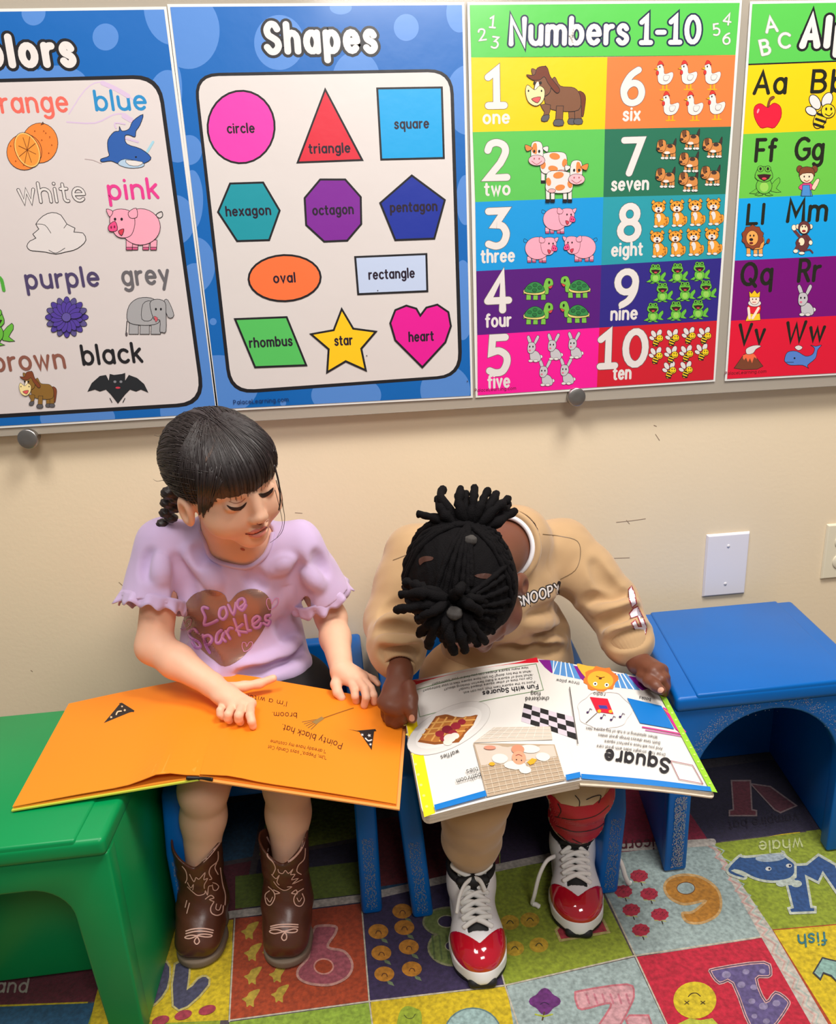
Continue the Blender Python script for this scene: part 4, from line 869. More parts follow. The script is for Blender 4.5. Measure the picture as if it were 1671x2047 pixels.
# ------------------------------------------------------------------ modelling soft shapes from distance fields
class Field:
    def __init__(s, lo, hi, h):
        s.h = h; s.lo = np.array(lo, np.float32); n = np.ceil((np.array(hi)-s.lo)/h).astype(int)+1
        s.n = n; s.d = np.full(n, 1.0, np.float32)
        s.ax = [s.lo[i]+h*np.arange(n[i], dtype=np.float32) for i in range(3)]
    def box(s, lo, hi):
        a = np.clip(np.floor((np.array(lo)-s.lo)/s.h).astype(int), 0, s.n); b = np.clip(np.ceil((np.array(hi)-s.lo)/s.h).astype(int)+1, 0, s.n)
        sl = tuple(slice(i, j) for i, j in zip(a, b))
        return sl, s.ax[0][sl[0]][:, None, None], s.ax[1][sl[1]][None, :, None], s.ax[2][sl[2]][None, None, :]
    def mix(s, sl, p, k, op):
        d = s.d[sl]
        if op == 's': p = -p
        if k > 0:
            hh = np.maximum(k-np.abs(d-p), 0)/k; q = hh*hh*k*.25
        else: q = 0
        s.d[sl] = np.minimum(d, p)-q if op == 'u' else np.maximum(d, p)+q
    def cone(s, a, ra, b, rb, k=.008, op='u', sq=None):
        a = np.asarray(a, float); b = np.asarray(b, float); m = max(ra, rb)+k+4*s.h
        sl, x, y, z = s.box(np.minimum(a, b)-m, np.maximum(a, b)+m)
        if s.d[sl].size == 0: return s
        ab = b-a; L2 = ab@ab+1e-12
        t = np.clip(((x-a[0])*ab[0]+(y-a[1])*ab[1]+(z-a[2])*ab[2])/L2, 0, 1)
        dx, dy, dz = x-a[0]-t*ab[0], y-a[1]-t*ab[1], z-a[2]-t*ab[2]
        if sq is not None:          # flatten across direction sq[0] by factor sq[1]
            n, f = np.asarray(sq[0], float), sq[1]; n = n/np.linalg.norm(n)
            pr = (dx*n[0]+dy*n[1]+dz*n[2])*(1/f-1); dx, dy, dz = dx+pr*n[0], dy+pr*n[1], dz+pr*n[2]
        p = np.sqrt(dx*dx+dy*dy+dz*dz)-(ra+t*(rb-ra))
        if sq is not None: p = p*max(sq[1], .6)
        s.mix(sl, p, k, op); return s
    def chain(s, pts, k=.006, op='u', sq=None):
        for (a, ra), (b, rb) in zip(pts[:-1], pts[1:]): s.cone(a, ra, b, rb, k, op, sq)
        return s
    def ell(s, c, r, R=None, k=.008, op='u'):
        c = np.asarray(c, float); m = max(r)+k+4*s.h
        sl, x, y, z = s.box(c-m, c+m)
        if s.d[sl].size == 0: return s
        X, Y, Z = x-c[0], y-c[1], z-c[2]
        if R is not None: X, Y, Z = (R[0, 0]*X+R[1, 0]*Y+R[2, 0]*Z, R[0, 1]*X+R[1, 1]*Y+R[2, 1]*Z, R[0, 2]*X+R[1, 2]*Y+R[2, 2]*Z)
        k0 = np.sqrt((X/r[0])**2+(Y/r[1])**2+(Z/r[2])**2); k1 = np.sqrt((X/r[0]**2)**2+(Y/r[1]**2)**2+(Z/r[2]**2)**2)+1e-9
        p = np.where(k0 < 1e-4, -min(r), k0*(k0-1)/k1).astype(np.float32)
        s.mix(sl, p, k, op); return s
    def fn(s, f, k=0, op='i', lo=None, hi=None):
        """combine with a field function f(x, y, z); op i keeps where f < 0"""
        sl, x, y, z = s.box(s.lo if lo is None else lo, s.lo+s.h*s.n if hi is None else hi)
        s.mix(sl, np.broadcast_to(f(x, y, z), s.d[sl].shape).astype(np.float32), k, op); return s
    def disp(s, f):
        i = np.where(np.abs(s.d) < .02)
        s.d[i] += f(s.ax[0][i[0]], s.ax[1][i[1]], s.ax[2][i[2]]).astype(np.float32); return s
    def copy(s):
        q = Field.__new__(Field); q.__dict__.update(s.__dict__); q.d = s.d.copy(); return q
    def mesh(s, smooth=2):
        d = s.d; d[0], d[-1], d[:, 0], d[:, -1], d[:, :, 0], d[:, :, -1] = (1.0,)*6
        g = d < 0
        cnt = np.zeros(tuple(s.n-1), np.uint8)
        for i in (0, 1):
            for j in (0, 1):
                for k in (0, 1): cnt += g[i:i+s.n[0]-1, j:j+s.n[1]-1, k:k+s.n[2]-1]
        act = np.argwhere((cnt > 0) & (cnt < 8)); idx = np.full(cnt.shape, -1, np.int32); idx[tuple(act.T)] = np.arange(len(act))
        acc = np.zeros((len(act), 3)); w = np.zeros(len(act))
        cs = [(i, j, k) for i in (0, 1) for j in (0, 1) for k in (0, 1)]
        val = {c: d[act[:, 0]+c[0], act[:, 1]+c[1], act[:, 2]+c[2]] for c in cs}
        for a in cs:
            for x in range(3):
                if a[x] == 0:
                    b = tuple(1 if q == x else a[q] for q in range(3)); va, vb = val[a], val[b]; m = (va < 0) != (vb < 0)
                    t = np.where(m, va/np.where(m, va-vb, 1), 0)
                    p = np.tile(np.array(a, float), (len(act), 1)); p[:, x] += t
                    acc[m] += p[m]; w[m] += 1
        V = (act+acc/w[:, None])*s.h+s.lo
        F = []
        for x in range(3):
            u, v = (x+1) % 3, (x+2) % 3
            A = [slice(0, None)]*3; B = [slice(0, None)]*3; A[x] = slice(0, -1); B[x] = slice(1, None)
            e = np.argwhere(g[tuple(A)] != g[tuple(B)])
            e = e[(e[:, u] > 0) & (e[:, v] > 0) & (e[:, u] < s.n[u]-1) & (e[:, v] < s.n[v]-1)]
            q = []
            for du, dv in ((-1, -1), (0, -1), (0, 0), (-1, 0)):
                c = e.copy(); c[:, u] += du; c[:, v] += dv; q.append(idx[c[:, 0], c[:, 1], c[:, 2]])
            q = np.stack(q, 1); fl = ~g[e[:, 0], e[:, 1], e[:, 2]]; q[fl] = q[fl][:, ::-1]; F.append(q)
        F = np.concatenate(F)
        for _ in range(smooth):
            acc = np.zeros_like(V); w = np.zeros(len(V))
            for i in range(4):
                a, b = F[:, i], F[:, (i+1) % 4]
                for c in range(3): acc[:, c] += np.bincount(a, V[b, c], len(V))+np.bincount(b, V[a, c], len(V))
                w += np.bincount(a, minlength=len(V))+np.bincount(b, minlength=len(V))
            V = V*.5+.5*acc/w[:, None]
        return V, F
    def build(s, name, m, parent=None, smooth=2):
        V, F = s.mesh(smooth); me = bpy.data.meshes.new(name)
        me.vertices.add(len(V)); me.vertices.foreach_set('co', V.astype(np.float32).ravel())
        me.loops.add(len(F)*4); me.loops.foreach_set('vertex_index', F.astype(np.int32).ravel())
        me.polygons.add(len(F)); me.polygons.foreach_set('loop_start', np.arange(0, len(F)*4, 4, dtype=np.int32))
        me.update(calc_edges=True); me.validate()
        return link(name, me, m, parent, True)
def camframe(f, u):
    """a head frame from how it looks to the viewer: f forward, u up, each (right, up, towards the viewer)"""
    tw = lambda c: RT*c[0]+UP*c[1]-FW*c[2]
    f = tw(f); u = tw(u); f = f/np.linalg.norm(f); u = u-f*(u@f); u /= np.linalg.norm(u)
    return np.stack([np.cross(u, -f)*1.0, f, u], 1)     # columns: own left, forward, up
def vn(p, sc, seed=0):
    """smooth wandering value from a few sines"""
    x, y, z = p; r = np.random.RandomState(seed); o = 0
    for i in range(5):
        k = r.normal(size=3)*sc; o = o+np.sin(x*k[0]+y*k[1]+z*k[2]+r.uniform(0, 6.28))
    return o/5
J = Yp
# ------------------------------------------------------------------ the girl
Z = Zp
M_skinA = mat('light_skin', (240, 190, 160), 0.5, sss=0.25, var=0.03, vscale=30, spec=0.35)
M_hairA = mat('dark_brown_hair', (36, 26, 26), 0.5, bump=0.25, bscale=14, stretch=(10, 10, 1.2), spec=0.6, bdist=0.003, var=0.25, vscale=20)
M_lil = mat('lilac_cotton', (208, 184, 222), 0.85, sheen=0.3, bump=0.12, bscale=700, bdist=0.0006, spec=0.2)
M_blk = mat('black_cotton', (22, 20, 24), 0.85)
M_ink = mat('shirt_print', (255, 255, 255), 0.5, attr=True)
M_face = mat('face_tone', (255, 255, 255), 0.5, attr=True, spec=0.3)
girl = empty('person', (-.17, -.14, 0.0), 'girl in a lilac ruffled T-shirt and brown cowboy boots reading an orange book', 'person')
hc = J(445, 944, -.25); HR = camframe((.68, -.42, .60), (-.05, .80, .61))
def hl(x, y, z): return hc+HR@np.array([x, y, z])
shL, shR = J(330, 1092, -.145), J(592, 1096, -.145); nb = J(462, 1075, -.150)
chest, belly, pelv = J(468, 1155, -.125), J(485, 1275, -.095), np.array([-.152, -.105, .275])
elL, wrL = J(308, 1292, -.215), Z(424, 1369, .392)
elR, wrR = J(662, 1235, -.125), Z(684, 1342, .386)
knL, knR = np.array([-.236, -.375, .272]), np.array([-.112, -.372, .262])
anL, anR = np.array([-.262, -.372, .10]), np.array([-.124, -.392, .10])
B = Field((-.40, -.52, -.01), (.08, .02, .84), .0019)
def head(B, hl, HR, s=1.0, girl_=True):
    E_ = lambda c, r, k=.012, op='u', R=HR: B.ell(hl(*c), r, R, k, op)
    E_((0, -.012, .018), (.071, .086, .069), 0)
    E_((0, .026, -.034), (.058, .056, .062), .03)
    for x in (-1, 1):
        E_((x*.034, .046, -.046), (.027, .026, .026), .02)
        E_((x*.031, .088, -.010), (.014, .011, .009), .012, 's')           # eye socket
        E_((x*.030, .071, -.012), (.0125, .010, .0095), .004)                # lowered lid
        B.cone(hl(x*.016, .078, .008), .006, hl(x*.044, .064, .008), .005, .014)   # brow
        E_((x*.0085, .084, -.043), (.0062, .007, .0055), .006)
        E_((x*.071, .002, -.034), (.009, .017, .026), .006); E_((x*.080, .006, -.033), (.0075, .0085, .015), .005, 's')
    B.cone(hl(0, .081, -.006), .0055, hl(0, .090, -.036), .0080, .012)
    E_((0, .0905, -.0385), (.0085, .0075, .007), .006)
    E_((0, .052, -.090), (.022, .020, .018), .022)
    E_((0, .0775, -.0625), (.0165, .0080, .0050), .006); E_((0, .0760, -.0735), (.0140, .0080, .0055), .006)
    E_((0, .087, -.0675), (.014, .008, .0014), .0025, 's')
head(B, hl, HR)
B.cone(hl(0, -.022, -.06), .042, nb, .043, .018)
B.cone(shL, .032, shR, .032, .03).ell(chest, (.088, .055, .085), None, .03).ell(belly, (.088, .060, .08), None, .03).ell(pelv, (.105, .082, .075), None, .03)
for k_, h_, a_ in ((knL, (-.20, -.12, .265), anL), (knR, (-.115, -.12, .262), anR)):
    B.cone(h_, .056, k_, .036, .015); mid = k_*.66+a_*.34
    B.chain([(k_, .0345), (mid+[0, .008, 0], .0335), (a_, .021)], .012); B.ell(k_+[0, -.006, -.004], (.032, .030, .034), None, .012)
    B.cone(a_, .021, a_+[0, -.020, -.055], .016, .01)
B.chain([(shL, .030), (elL, .0285)], .015).chain([(elL, .028), (elL*.6+wrL*.4, .027), (wrL, .0185)], .012)
B.chain([(shR, .030), (elR, .0270)], .015).chain([(elR, .0265), (elR*.6+wrR*.4, .0255), (wrR, .0185)], .012)
def hand(B, wr, kn, fingers, thumb, rf=.0064, pr=.0105):
    for q in kn: B.cone(wr, .015, q, pr-.002, .008)
    for a, b in zip(kn[:-1], kn[1:]): B.cone(a, pr-.003, b, pr-.003, .006)
    B.ell((wr+sum(kn)/len(kn))/2, (.020, .020, .013), None, .008)
    for i, f in enumerate(fingers):
        r = rf*(1.0, 1.03, .98, .86)[i]; n = len(f)
        B.chain([(q, r*(1.12-.22*j/(n-1))) for j, q in enumerate(f)], .0022)
    n = len(thumb); B.chain([(q, rf*(1.35-.35*j/(n-1))) for j, q in enumerate(thumb)], .006)
k1 = [Z(501, 1407, .374), Z(484, 1411, .376), Z(465, 1411, .375), Z(448, 1404, .372)]
hand(B, wrL, k1, [[k1[0], Z(500, 1430, .377), Z(503, 1442, .371), Z(506, 1452, .3615)], [k1[1], Z(477, 1430, .378), Z(477, 1438, .371), Z(481, 1444, .3625)], [k1[2], Z(456, 1428, .377), Z(455, 1436, .370), Z(459, 1441, .3630)], [k1[3], Z(440, 1420, .374), Z(440, 1428, .369), Z(446, 1434, .3635)]],
     [Z(462, 1374, .384), Z(488, 1372, .380), Z(518, 1367, .380), Z(546, 1356, .386)])
k2 = [Z(701, 1361, .379), Z(714, 1359, .382), Z(725, 1357, .380), Z(728, 1353, .375)]
hand(B, wrR, k2, [[k2[0], Z(709, 1380, .377), Z(710, 1392, .370), Z(712, 1402, .3585)], [k2[1], Z(729, 1378, .382), Z(732, 1394, .374), Z(728, 1410, .3590)], [k2[2], Z(741, 1376, .379), Z(747, 1390, .371), Z(748, 1404, .3590)], [k2[3], Z(738, 1354, .377), Z(748, 1358, .373), Z(756, 1367, .367)]],
     [Z(676, 1354, .380), Z(671, 1368, .374), Z(675, 1384, .366), Z(683, 1395, .3590)])
nc = J(479, 1074, -.165); na = np.array([0.0, -.50, .866])
B.cone(nc-na*.004, .049, nc-na*.03, .049, .012)
girl_body = B.build('body', M_skinA, girl, 2)
# finger nails
def nail(px, body, name_m, par, col, rx=4, ry=3.4, ang=0):
    pass
# face colours laid on the modelled face
def fk():
    k = wrap_ink(girl_body, 2.2, .0004, 6e-5); return k, k.root()
k, d = fk()
lipc = (214, 126, 114)
d.p([(492, 1067), (503, 1061), (513, 1057), (518, 1058), (523, 1054), (530, 1051), (534, 1053), (526, 1060), (516, 1066), (503, 1069)], lipc, 0)
d.p([(494, 1068), (508, 1070), (520, 1066), (534, 1054), (531, 1064), (522, 1073), (510, 1076), (500, 1073)], (222, 138, 124), 0)
d.ln([(491, 1067), (505, 1068), (518, 1064), (533, 1054)], 2.6, (136, 60, 54), 3)
k.build('lips', M_face, girl_body); k, d = fk()
d.p([(456, 1011), (468, 1016), (480, 1016), (491, 1006), (489, 1012), (481, 1020), (468, 1021)], (52, 34, 30), 0)
d.p([(453, 1009), (462, 1013), (474, 1014), (484, 1011), (493, 1003), (491, 1010), (483, 1018), (470, 1021), (459, 1017)], (58, 38, 33), 0, 2)
d.ln([(458, 1002), (470, 1006), (482, 1003), (490, 996)], 1.3, (170, 116, 92), 3)
k.build('eyelashes', M_face, girl_body); k, d = fk()
d.p([(519, 990), (527, 989), (536, 986), (544, 979), (542, 985), (534, 992), (524, 994)], (60, 44, 40), 0)
d.p([(516, 987), (526, 986), (536, 982), (546, 974), (544, 983), (535, 991), (524, 995)], (48, 33, 30), 0, 2)
k.build('eyelashes', M_face, girl_body); k, d = fk()
d.ln([(514, 1047), (519, 1049), (523, 1047)], 2.0, (150, 86, 68), 3); d.ln([(532, 1043), (535, 1041)], 1.6, (160, 94, 76))
k.build('nostril_line', M_face, girl_body); k, d = fk()
d.e(485, 1098, 5, 2.6, (190, 104, 80), 20, 0)
k.build('chin_mark', M_face, girl_body)
# hair: a close cap with a fringe, pulled back into a braid
Hh = Field(hc-.16, hc+.16, .0019)
Hh.ell(hl(0, -.013, .018), (.0785, .0935, .0735), HR, 0)
Hh.ell(hl(0, .030, .030), (.067, .062, .044), HR, .02)
ya = HR[:, 1]; xa = HR[:, 0]; za = HR[:, 2]
def loc3(x, y, z):
    X, Y, Zz = x-hc[0], y-hc[1], z-hc[2]
    return [X*HR[0, i]+Y*HR[1, i]+Zz*HR[2, i] for i in range(3)]
def facecut(x, y, z):
    lx, ly, lz = loc3(x, y, z)
    # fringe line, then the side hair falling to the ear; keep the hair behind and above
    fr = .001-.012*np.clip((np.abs(lx)-.03)/.03, 0, 1)**1.3-.030*np.clip((np.abs(lx)-.050)/.010, 0, 1)*(lx > 0)*np.clip((.052-ly)/.012, 0, 1)-.10*np.clip((np.abs(lx)-.060)/.010, 0, 1)*(lx < 0)
    front = np.minimum(fr-lz, ly-.020)           # > 0 below the fringe and in front
    lowb = np.maximum(-(lz+.030+.35*(ly+.02)), -.05)    # > 0 below the hair line behind the ears
    ear = .0-(np.sqrt(((ly-.002)/.019)**2+((lz+.038)/.026)**2)-1)*.02
    ear = np.where(np.abs(lx) > .055, ear, -1)
    return np.maximum(np.maximum(front, lowb), ear)
Hh.fn(facecut, .006)
def strands(x, y, z):
    lx, ly, lz = loc3(x, y, z)
    az = np.arctan2(lx, ly+.02)
    frn = np.clip((ly-.01)/.03, 0, 1)
    w1 = vn((lx, ly, lz*.4), 40, 5)
    a1 = np.sin(az*57+5*w1)*.5+.7*np.sin(az*103+1.3+4*w1)+.6*np.sin(az*23+2*w1); a2 = .6*np.sin((lz-.5*ly)*420+5*w1)+.7*np.sin((lz-.6*ly)*840+3*w1)+.7*np.sin((lz-.4*ly)*190+w1)
    return .00055*(frn*a1+(1-frn)*a2)
Hh.disp(strands)
hair = Hh.build('hair', M_hairA, girl, 1)
# single hairs lying on the cap: fringe from the crown, sides drawn back to the braid
bh = mesh_bvh(hair); RS = np.random.RandomState(4); st = []
def onhead(p, lift):
    p = np.asarray(p, float); o = hl(0, -.01, .0); dv = p-o; dv /= np.linalg.norm(dv)
    h = bh.ray_cast(V3(o+dv*.2), V3(-dv))
    return None if h[0] is None else np.array(h[0])+dv*lift
for i in range(230):
    a = RS.uniform(-1.25, 1.25); ph0 = RS.uniform(.15, .5); ph1 = RS.uniform(1.0, 1.75); P = []
    for t in np.linspace(0, 1, 14):
        ph = ph0+(ph1-ph0)*t; aa = a*(1+.05*math.sin(3*t+i)); q = onhead(hl(0, -.01, 0)+HR@np.array([math.sin(aa)*math.sin(ph), math.cos(aa)*math.sin(ph), math.cos(ph)]), .0004+.0010*RS.rand())
        if q is None or (P and np.linalg.norm(q-P[-1]) > .022): break
        P.append(q)
    if len(P) > 4:
        if ph1 > 1.3: P += [P[-1]+(P[-1]-P[-2])*.5, P[-1]+(P[-1]-P[-2])*.9]
        st.append(tube_np(P, [.0007*(1-.6*j/len(P)) for j in range(len(P))], 5))
for sd in (1, -1):
    for i in range(130):
        s0 = np.array([sd*RS.uniform(.25, 1), RS.uniform(-.1, .55), RS.uniform(-.2, 1.0)]); e0 = np.array([sd*.30, -.9, -.42]); P = []
        for t in np.linspace(0, 1, 16):
            v = s0/np.linalg.norm(s0)*(1-t)+e0*t+np.array([0, 0, .12*math.sin(math.pi*t)]); q = onhead(hl(0, -.01, 0)+HR@v, .0004+.0008*RS.rand())
            if q is None or (P and np.linalg.norm(q-P[-1]) > .024): break
            P.append(q)
        if len(P) > 5: st.append(tube_np(P, [.0007*(1-.5*j/len(P)) for j in range(len(P))], 5))
for i in range(120):
    s0 = np.array([RS.uniform(-.75, .75), RS.uniform(-.1, .5), 1.0]); e0 = np.array([RS.uniform(.1, .4)*np.sign(s0[0]), -.9, -.35]); P = []
    for t in np.linspace(0, .8, 16):
        q = onhead(hl(0, -.01, 0)+HR@(s0/np.linalg.norm(s0)*(1-t)+e0*t+np.array([0, -.1, .25])*math.sin(math.pi*t)), .0004+.0008*RS.rand())
        if q is None or (P and np.linalg.norm(q-P[-1]) > .024): break
        P.append(q)
    if len(P) > 5: st.append(tube_np(P, [.0007*(1-.5*j/len(P)) for j in range(len(P))], 5))
v, f = join_np(st); o = obj_np('hair_strands', v, f, M_hairA, hair); o['kind'] = 'stuff'
bgs = mesh_bvh([girl_body, hair]); RS = np.random.RandomState(12)
oc_ = V3(CAM)
def skin_at(px, py, lift):
    dd = Vector(ray(px, py)).normalized(); h = bgs.ray_cast(oc_, dd)
    return None if h[0] is None else np.array(h[0]+(h[1] if h[1].dot(dd) < 0 else -h[1])*lift)
sd = []
for i in range(34):
    x0 = RS.uniform(392, 446); y1 = 1032-abs(x0-408)*.62+RS.uniform(-10, 4); x1 = 404+(x0-404)*.50+RS.uniform(-2, 2)
    y0 = RS.uniform(925, 985); P = [skin_at(x0+(x1-x0)*t, y0+(y1-y0)*t, -.0012+.0022*min(1, t*3)) for t in np.linspace(0, 1, 10)]
    P = [p for p in P if p is not None]
    if len(P) > 5: sd.append(tube_np(P, [.0019*(1-.75*(j/len(P))**2) for j in range(len(P))], 6))
v, f = join_np(sd); o = obj_np('side_hair', v, f, M_hairA, hair); o['kind'] = 'stuff'
# parting, stray strands, braid
k = wrap_ink(hair, 2.5, .0004); d = k.root(); d.p([(431, 874), (428, 894), (419, 914), (405, 930), (412, 914), (424, 894), (428, 876)], (84, 66, 58), 0, 2); k.build('parting', M_face, hair)
parts = []
br = [(346, 985, -.20), (343, 1005, -.185), (339, 1025, -.175), (332, 1046, -.165), (322, 1062, -.155)]
for i in range(9):
    t = i/8*(len(br)-1); a = int(min(t, len(br)-2)); f_ = t-a; q = J(*[br[a][c]*(1-f_)+br[a+1][c]*f_ for c in range(3)])
    s_ = 1 if i % 2 else -1; r = .014-.0006*i
    parts.append((q+RT*.006*s_, r))
Bd = Field(np.min([p for p, r in parts], 0)-.03, np.max([p for p, r in parts], 0)+.03, .0016)
for p, r in parts: Bd.ell(p, (r*.95, r, r*.72), None, .002)
Bd.disp(lambda x, y, z: .0007*np.sin((x*.7+z)*900)); Bd.build('braid', M_hairA, hair, 1)
st = []
for pts, r in (([(548, 930, -.33), (557, 965, -.33), (560, 1000, -.33), (557, 1020, -.325)], .0016), ([(552, 960, -.325), (562, 1000, -.32), (569, 1036, -.315), (562, 1066, -.31), (540, 1085, -.31)], .0006), ([(550, 980, -.325), (560, 1020, -.32), (564, 1050, -.31), (553, 1076, -.31)], .0005), ([(554, 950, -.325), (563, 990, -.32), (566, 1015, -.315)], .0007), ([(404, 1005, -.26), (400, 1030, -.255), (402, 1062, -.25)], .0004),
               ([(330, 866, -.2), (318, 872, -.19), (308, 870, -.185)], .0004), ([(326, 960, -.2), (314, 962, -.19), (306, 958, -.185)], .0004), ([(330, 975, -.2), (322, 1000, -.19), (326, 1030, -.185)], .0004), ([(338, 990, -.2), (330, 1012, -.19), (334, 1040, -.185)], .0004), ([(520, 862, -.3), (530, 868, -.3), (536, 880, -.3)], .0003)):
    P = catmull([J(*q) for q in pts], 6, False); st.append(tube_np(P, [r*(1-.5*i/len(P)) for i in range(len(P))], 5))
for v, f in st: obj_np('loose_strand', v, f, M_hairA, hair)
# lilac shirt
def folds(S, lst):
    V, F = S.mesh(1); bt = BVHTree.FromPolygons([Vector(v) for v in V], [tuple(map(int, f)) for f in F])
    for pts, r, op in lst:
        P = [hitp(bt, px, py, r*(.35 if op == 's' else -.45)) for px, py in catmull(pts, 4, False)]
        P = [p for p in P if p is not None]; n = len(P)
        if n > 1: S.chain([(p, r*(.35+.65*math.sin(math.pi*(i+.5)/n))) for i, p in enumerate(P)], .020, op)
oc_ = V3(CAM)
def hitp(b, px, py, lift=0.0):
    dd = Vector(ray(px, py)).normalized(); h = b.ray_cast(oc_, dd)
    return None if h[0] is None else np.array(h[0]+(h[1] if h[1].dot(dd) < 0 else -h[1])*lift)
S = Field((-.42, -.34, .24), (.06, .02, .66), .0021)
S.cone(shL, .043, shR, .043, 0).ell(chest, (.109, .079, .106), None, .03).ell(belly, (.110, .083, .10), None, .03).ell(J(488, 1335, -.10), (.118, .092, .075), None, .03)
S.cone(nb+[0, .004, -.01], .060, nb+[0, .004, .008], .053, .025)
s1 = shL+.56*(elL-shL)+[-.010, -.002, 0]; s2 = shR+.66*(elR-shR)+[.002, 0, 0]
S.cone(shL, .045, s1, .053, .02).cone(shR, .045, s2, .053, .02)
# folds
folds(S, [([(352, 1120), (366, 1180), (358, 1240), (366, 1290)], .010, 's'), ([(588, 1120), (602, 1180), (604, 1230)], .010, 's'), ([(375, 1100), (402, 1135), (430, 1160)], .006, 'u'), ([(395, 1100), (425, 1130)], .005, 's'), ([(420, 1140), (432, 1175)], .005, 'u'), ([(500, 1150), (520, 1170)], .006, 's'), ([(545, 1140), (580, 1120)], .006, 'u'),
    ([(560, 1245), (590, 1290), (604, 1335)], .009, 's'), ([(470, 1338), (540, 1322), (600, 1280)], .007, 'u'), ([(480, 1348), (550, 1340), (606, 1312)], .006, 's'), ([(540, 1356), (590, 1340), (618, 1320)], .007, 'u'), ([(300, 1110), (296, 1150)], .005, 's'), ([(316, 1120), (324, 1160)], .006, 'u'), ([(632, 1110), (648, 1145)], .005, 's'), ([(612, 1150), (638, 1170)], .006, 'u'), ([(372, 1262), (398, 1296), (430, 1326)], .006, 's'), ([(352, 1280), (380, 1320), (420, 1350)], .007, 'u')])
S.disp(lambda x, y, z: .0018*vn((x, y, z), 60, 3)+.0009*vn((x, y, z*.6), 150, 4))
u1 = (s1-shL)/np.linalg.norm(s1-shL); u2 = (s2-shR)/np.linalg.norm(s2-shR)
S.fn(lambda x, y, z: np.where((x-s1[0]-u1[0]*((z-s1[2])/u1[2]))**2+(y-s1[1]-u1[1]*((z-s1[2])/u1[2]))**2 < .0036, (x-s1[0])*u1[0]+(y-s1[1])*u1[1]+(z-s1[2])*u1[2], -1.0), 0, lo=s1-.085, hi=s1+.085)
S.fn(lambda x, y, z: np.where((x-s2[0]-u2[0]*((z-s2[2])/u2[2]))**2+(y-s2[1]-u2[1]*((z-s2[2])/u2[2]))**2 < .0036, (x-s2[0])*u2[0]+(y-s2[1])*u2[1]+(z-s2[2])*u2[2], -1.0), 0, lo=s2-.085, hi=s2+.085)
S.cone(s1-u1*.004, .040, s1+u1*.03, .046, .003, 's').cone(s2-u2*.004, .040, s2+u2*.03, .046, .003, 's')
nd = nb-hl(0, -.02, -.05); nd /= np.linalg.norm(nd)
S.cone(nc, .054, nc+na*.12, .066, .004, 's')
S.fn(lambda x, y, z: .30+.004*np.sin(x*70)-z, .006)
shirt = S.build('shirt', M_lil, girl, 2)
bv = mesh_bvh(shirt); bg = mesh_bvh(girl_body)
col = []
for a in np.linspace(math.radians(-12), math.radians(198), 40):     # follow the edge of the neck opening
    for r in np.arange(30, 150, 1.5):
        px, py = 478+r*math.cos(a), 1078+r*math.sin(a)*.75; dd = Vector(ray(px, py)).normalized(); h1 = bv.ray_cast(oc_, dd); h2 = bg.ray_cast(oc_, dd)
        if h1[0] is not None and (h2[0] is None or h1[3] < h2[3]-.0005): col.append(np.array(h1[0]+h1[1]*.0005)); break
if len(col) > 8:
    col = np.array(col)
    for _ in range(6): col[1:-1] = .25*col[:-2]+.5*col[1:-1]+.25*col[2:]
    tube(catmull(list(col), 3, False), .0042, 9, 'collar', M_lil, shirt, flat=1.5)
# ruffles on the sleeves
def ruffle(c, ax, r, w, n, amp, seed):
    ax = ax/np.linalg.norm(ax); a = np.cross(ax, [0.2, .9, .3]); a /= np.linalg.norm(a); b = np.cross(ax, a); V = []; F = []; N = 160; K = 5
    R = np.random.RandomState(seed); ph = R.uniform(0, 6.28, 3)
    for i in range(N):
        t = 2*math.pi*i/N
        for j in range(K):
            s = j/(K-1); wv = math.sin(n*t+ph[0])+.5*math.sin(n*1.7*t+ph[1]); rr = r+.003*s+amp*s*wv*.6
            V.append(c+ax*(w*s-.011+amp*.5*s*math.cos(n*t*1.3+ph[2]))+rr*(math.cos(t)*a+math.sin(t)*b))
    for i in range(N):
        for j in range(K-1): F.append((i*K+j, ((i+1) % N)*K+j, ((i+1) % N)*K+j+1, i*K+j+1))
    o = obj_np('ruffle', V, F, M_lil, shirt); m_ = o.modifiers.new('thick', 'SOLIDIFY'); m_.thickness = .0016; m_.offset = 0
ruffle(s1, u1, .051, .021, 9, .007, 1); ruffle(s2, u2, .051, .021, 9, .007, 2)
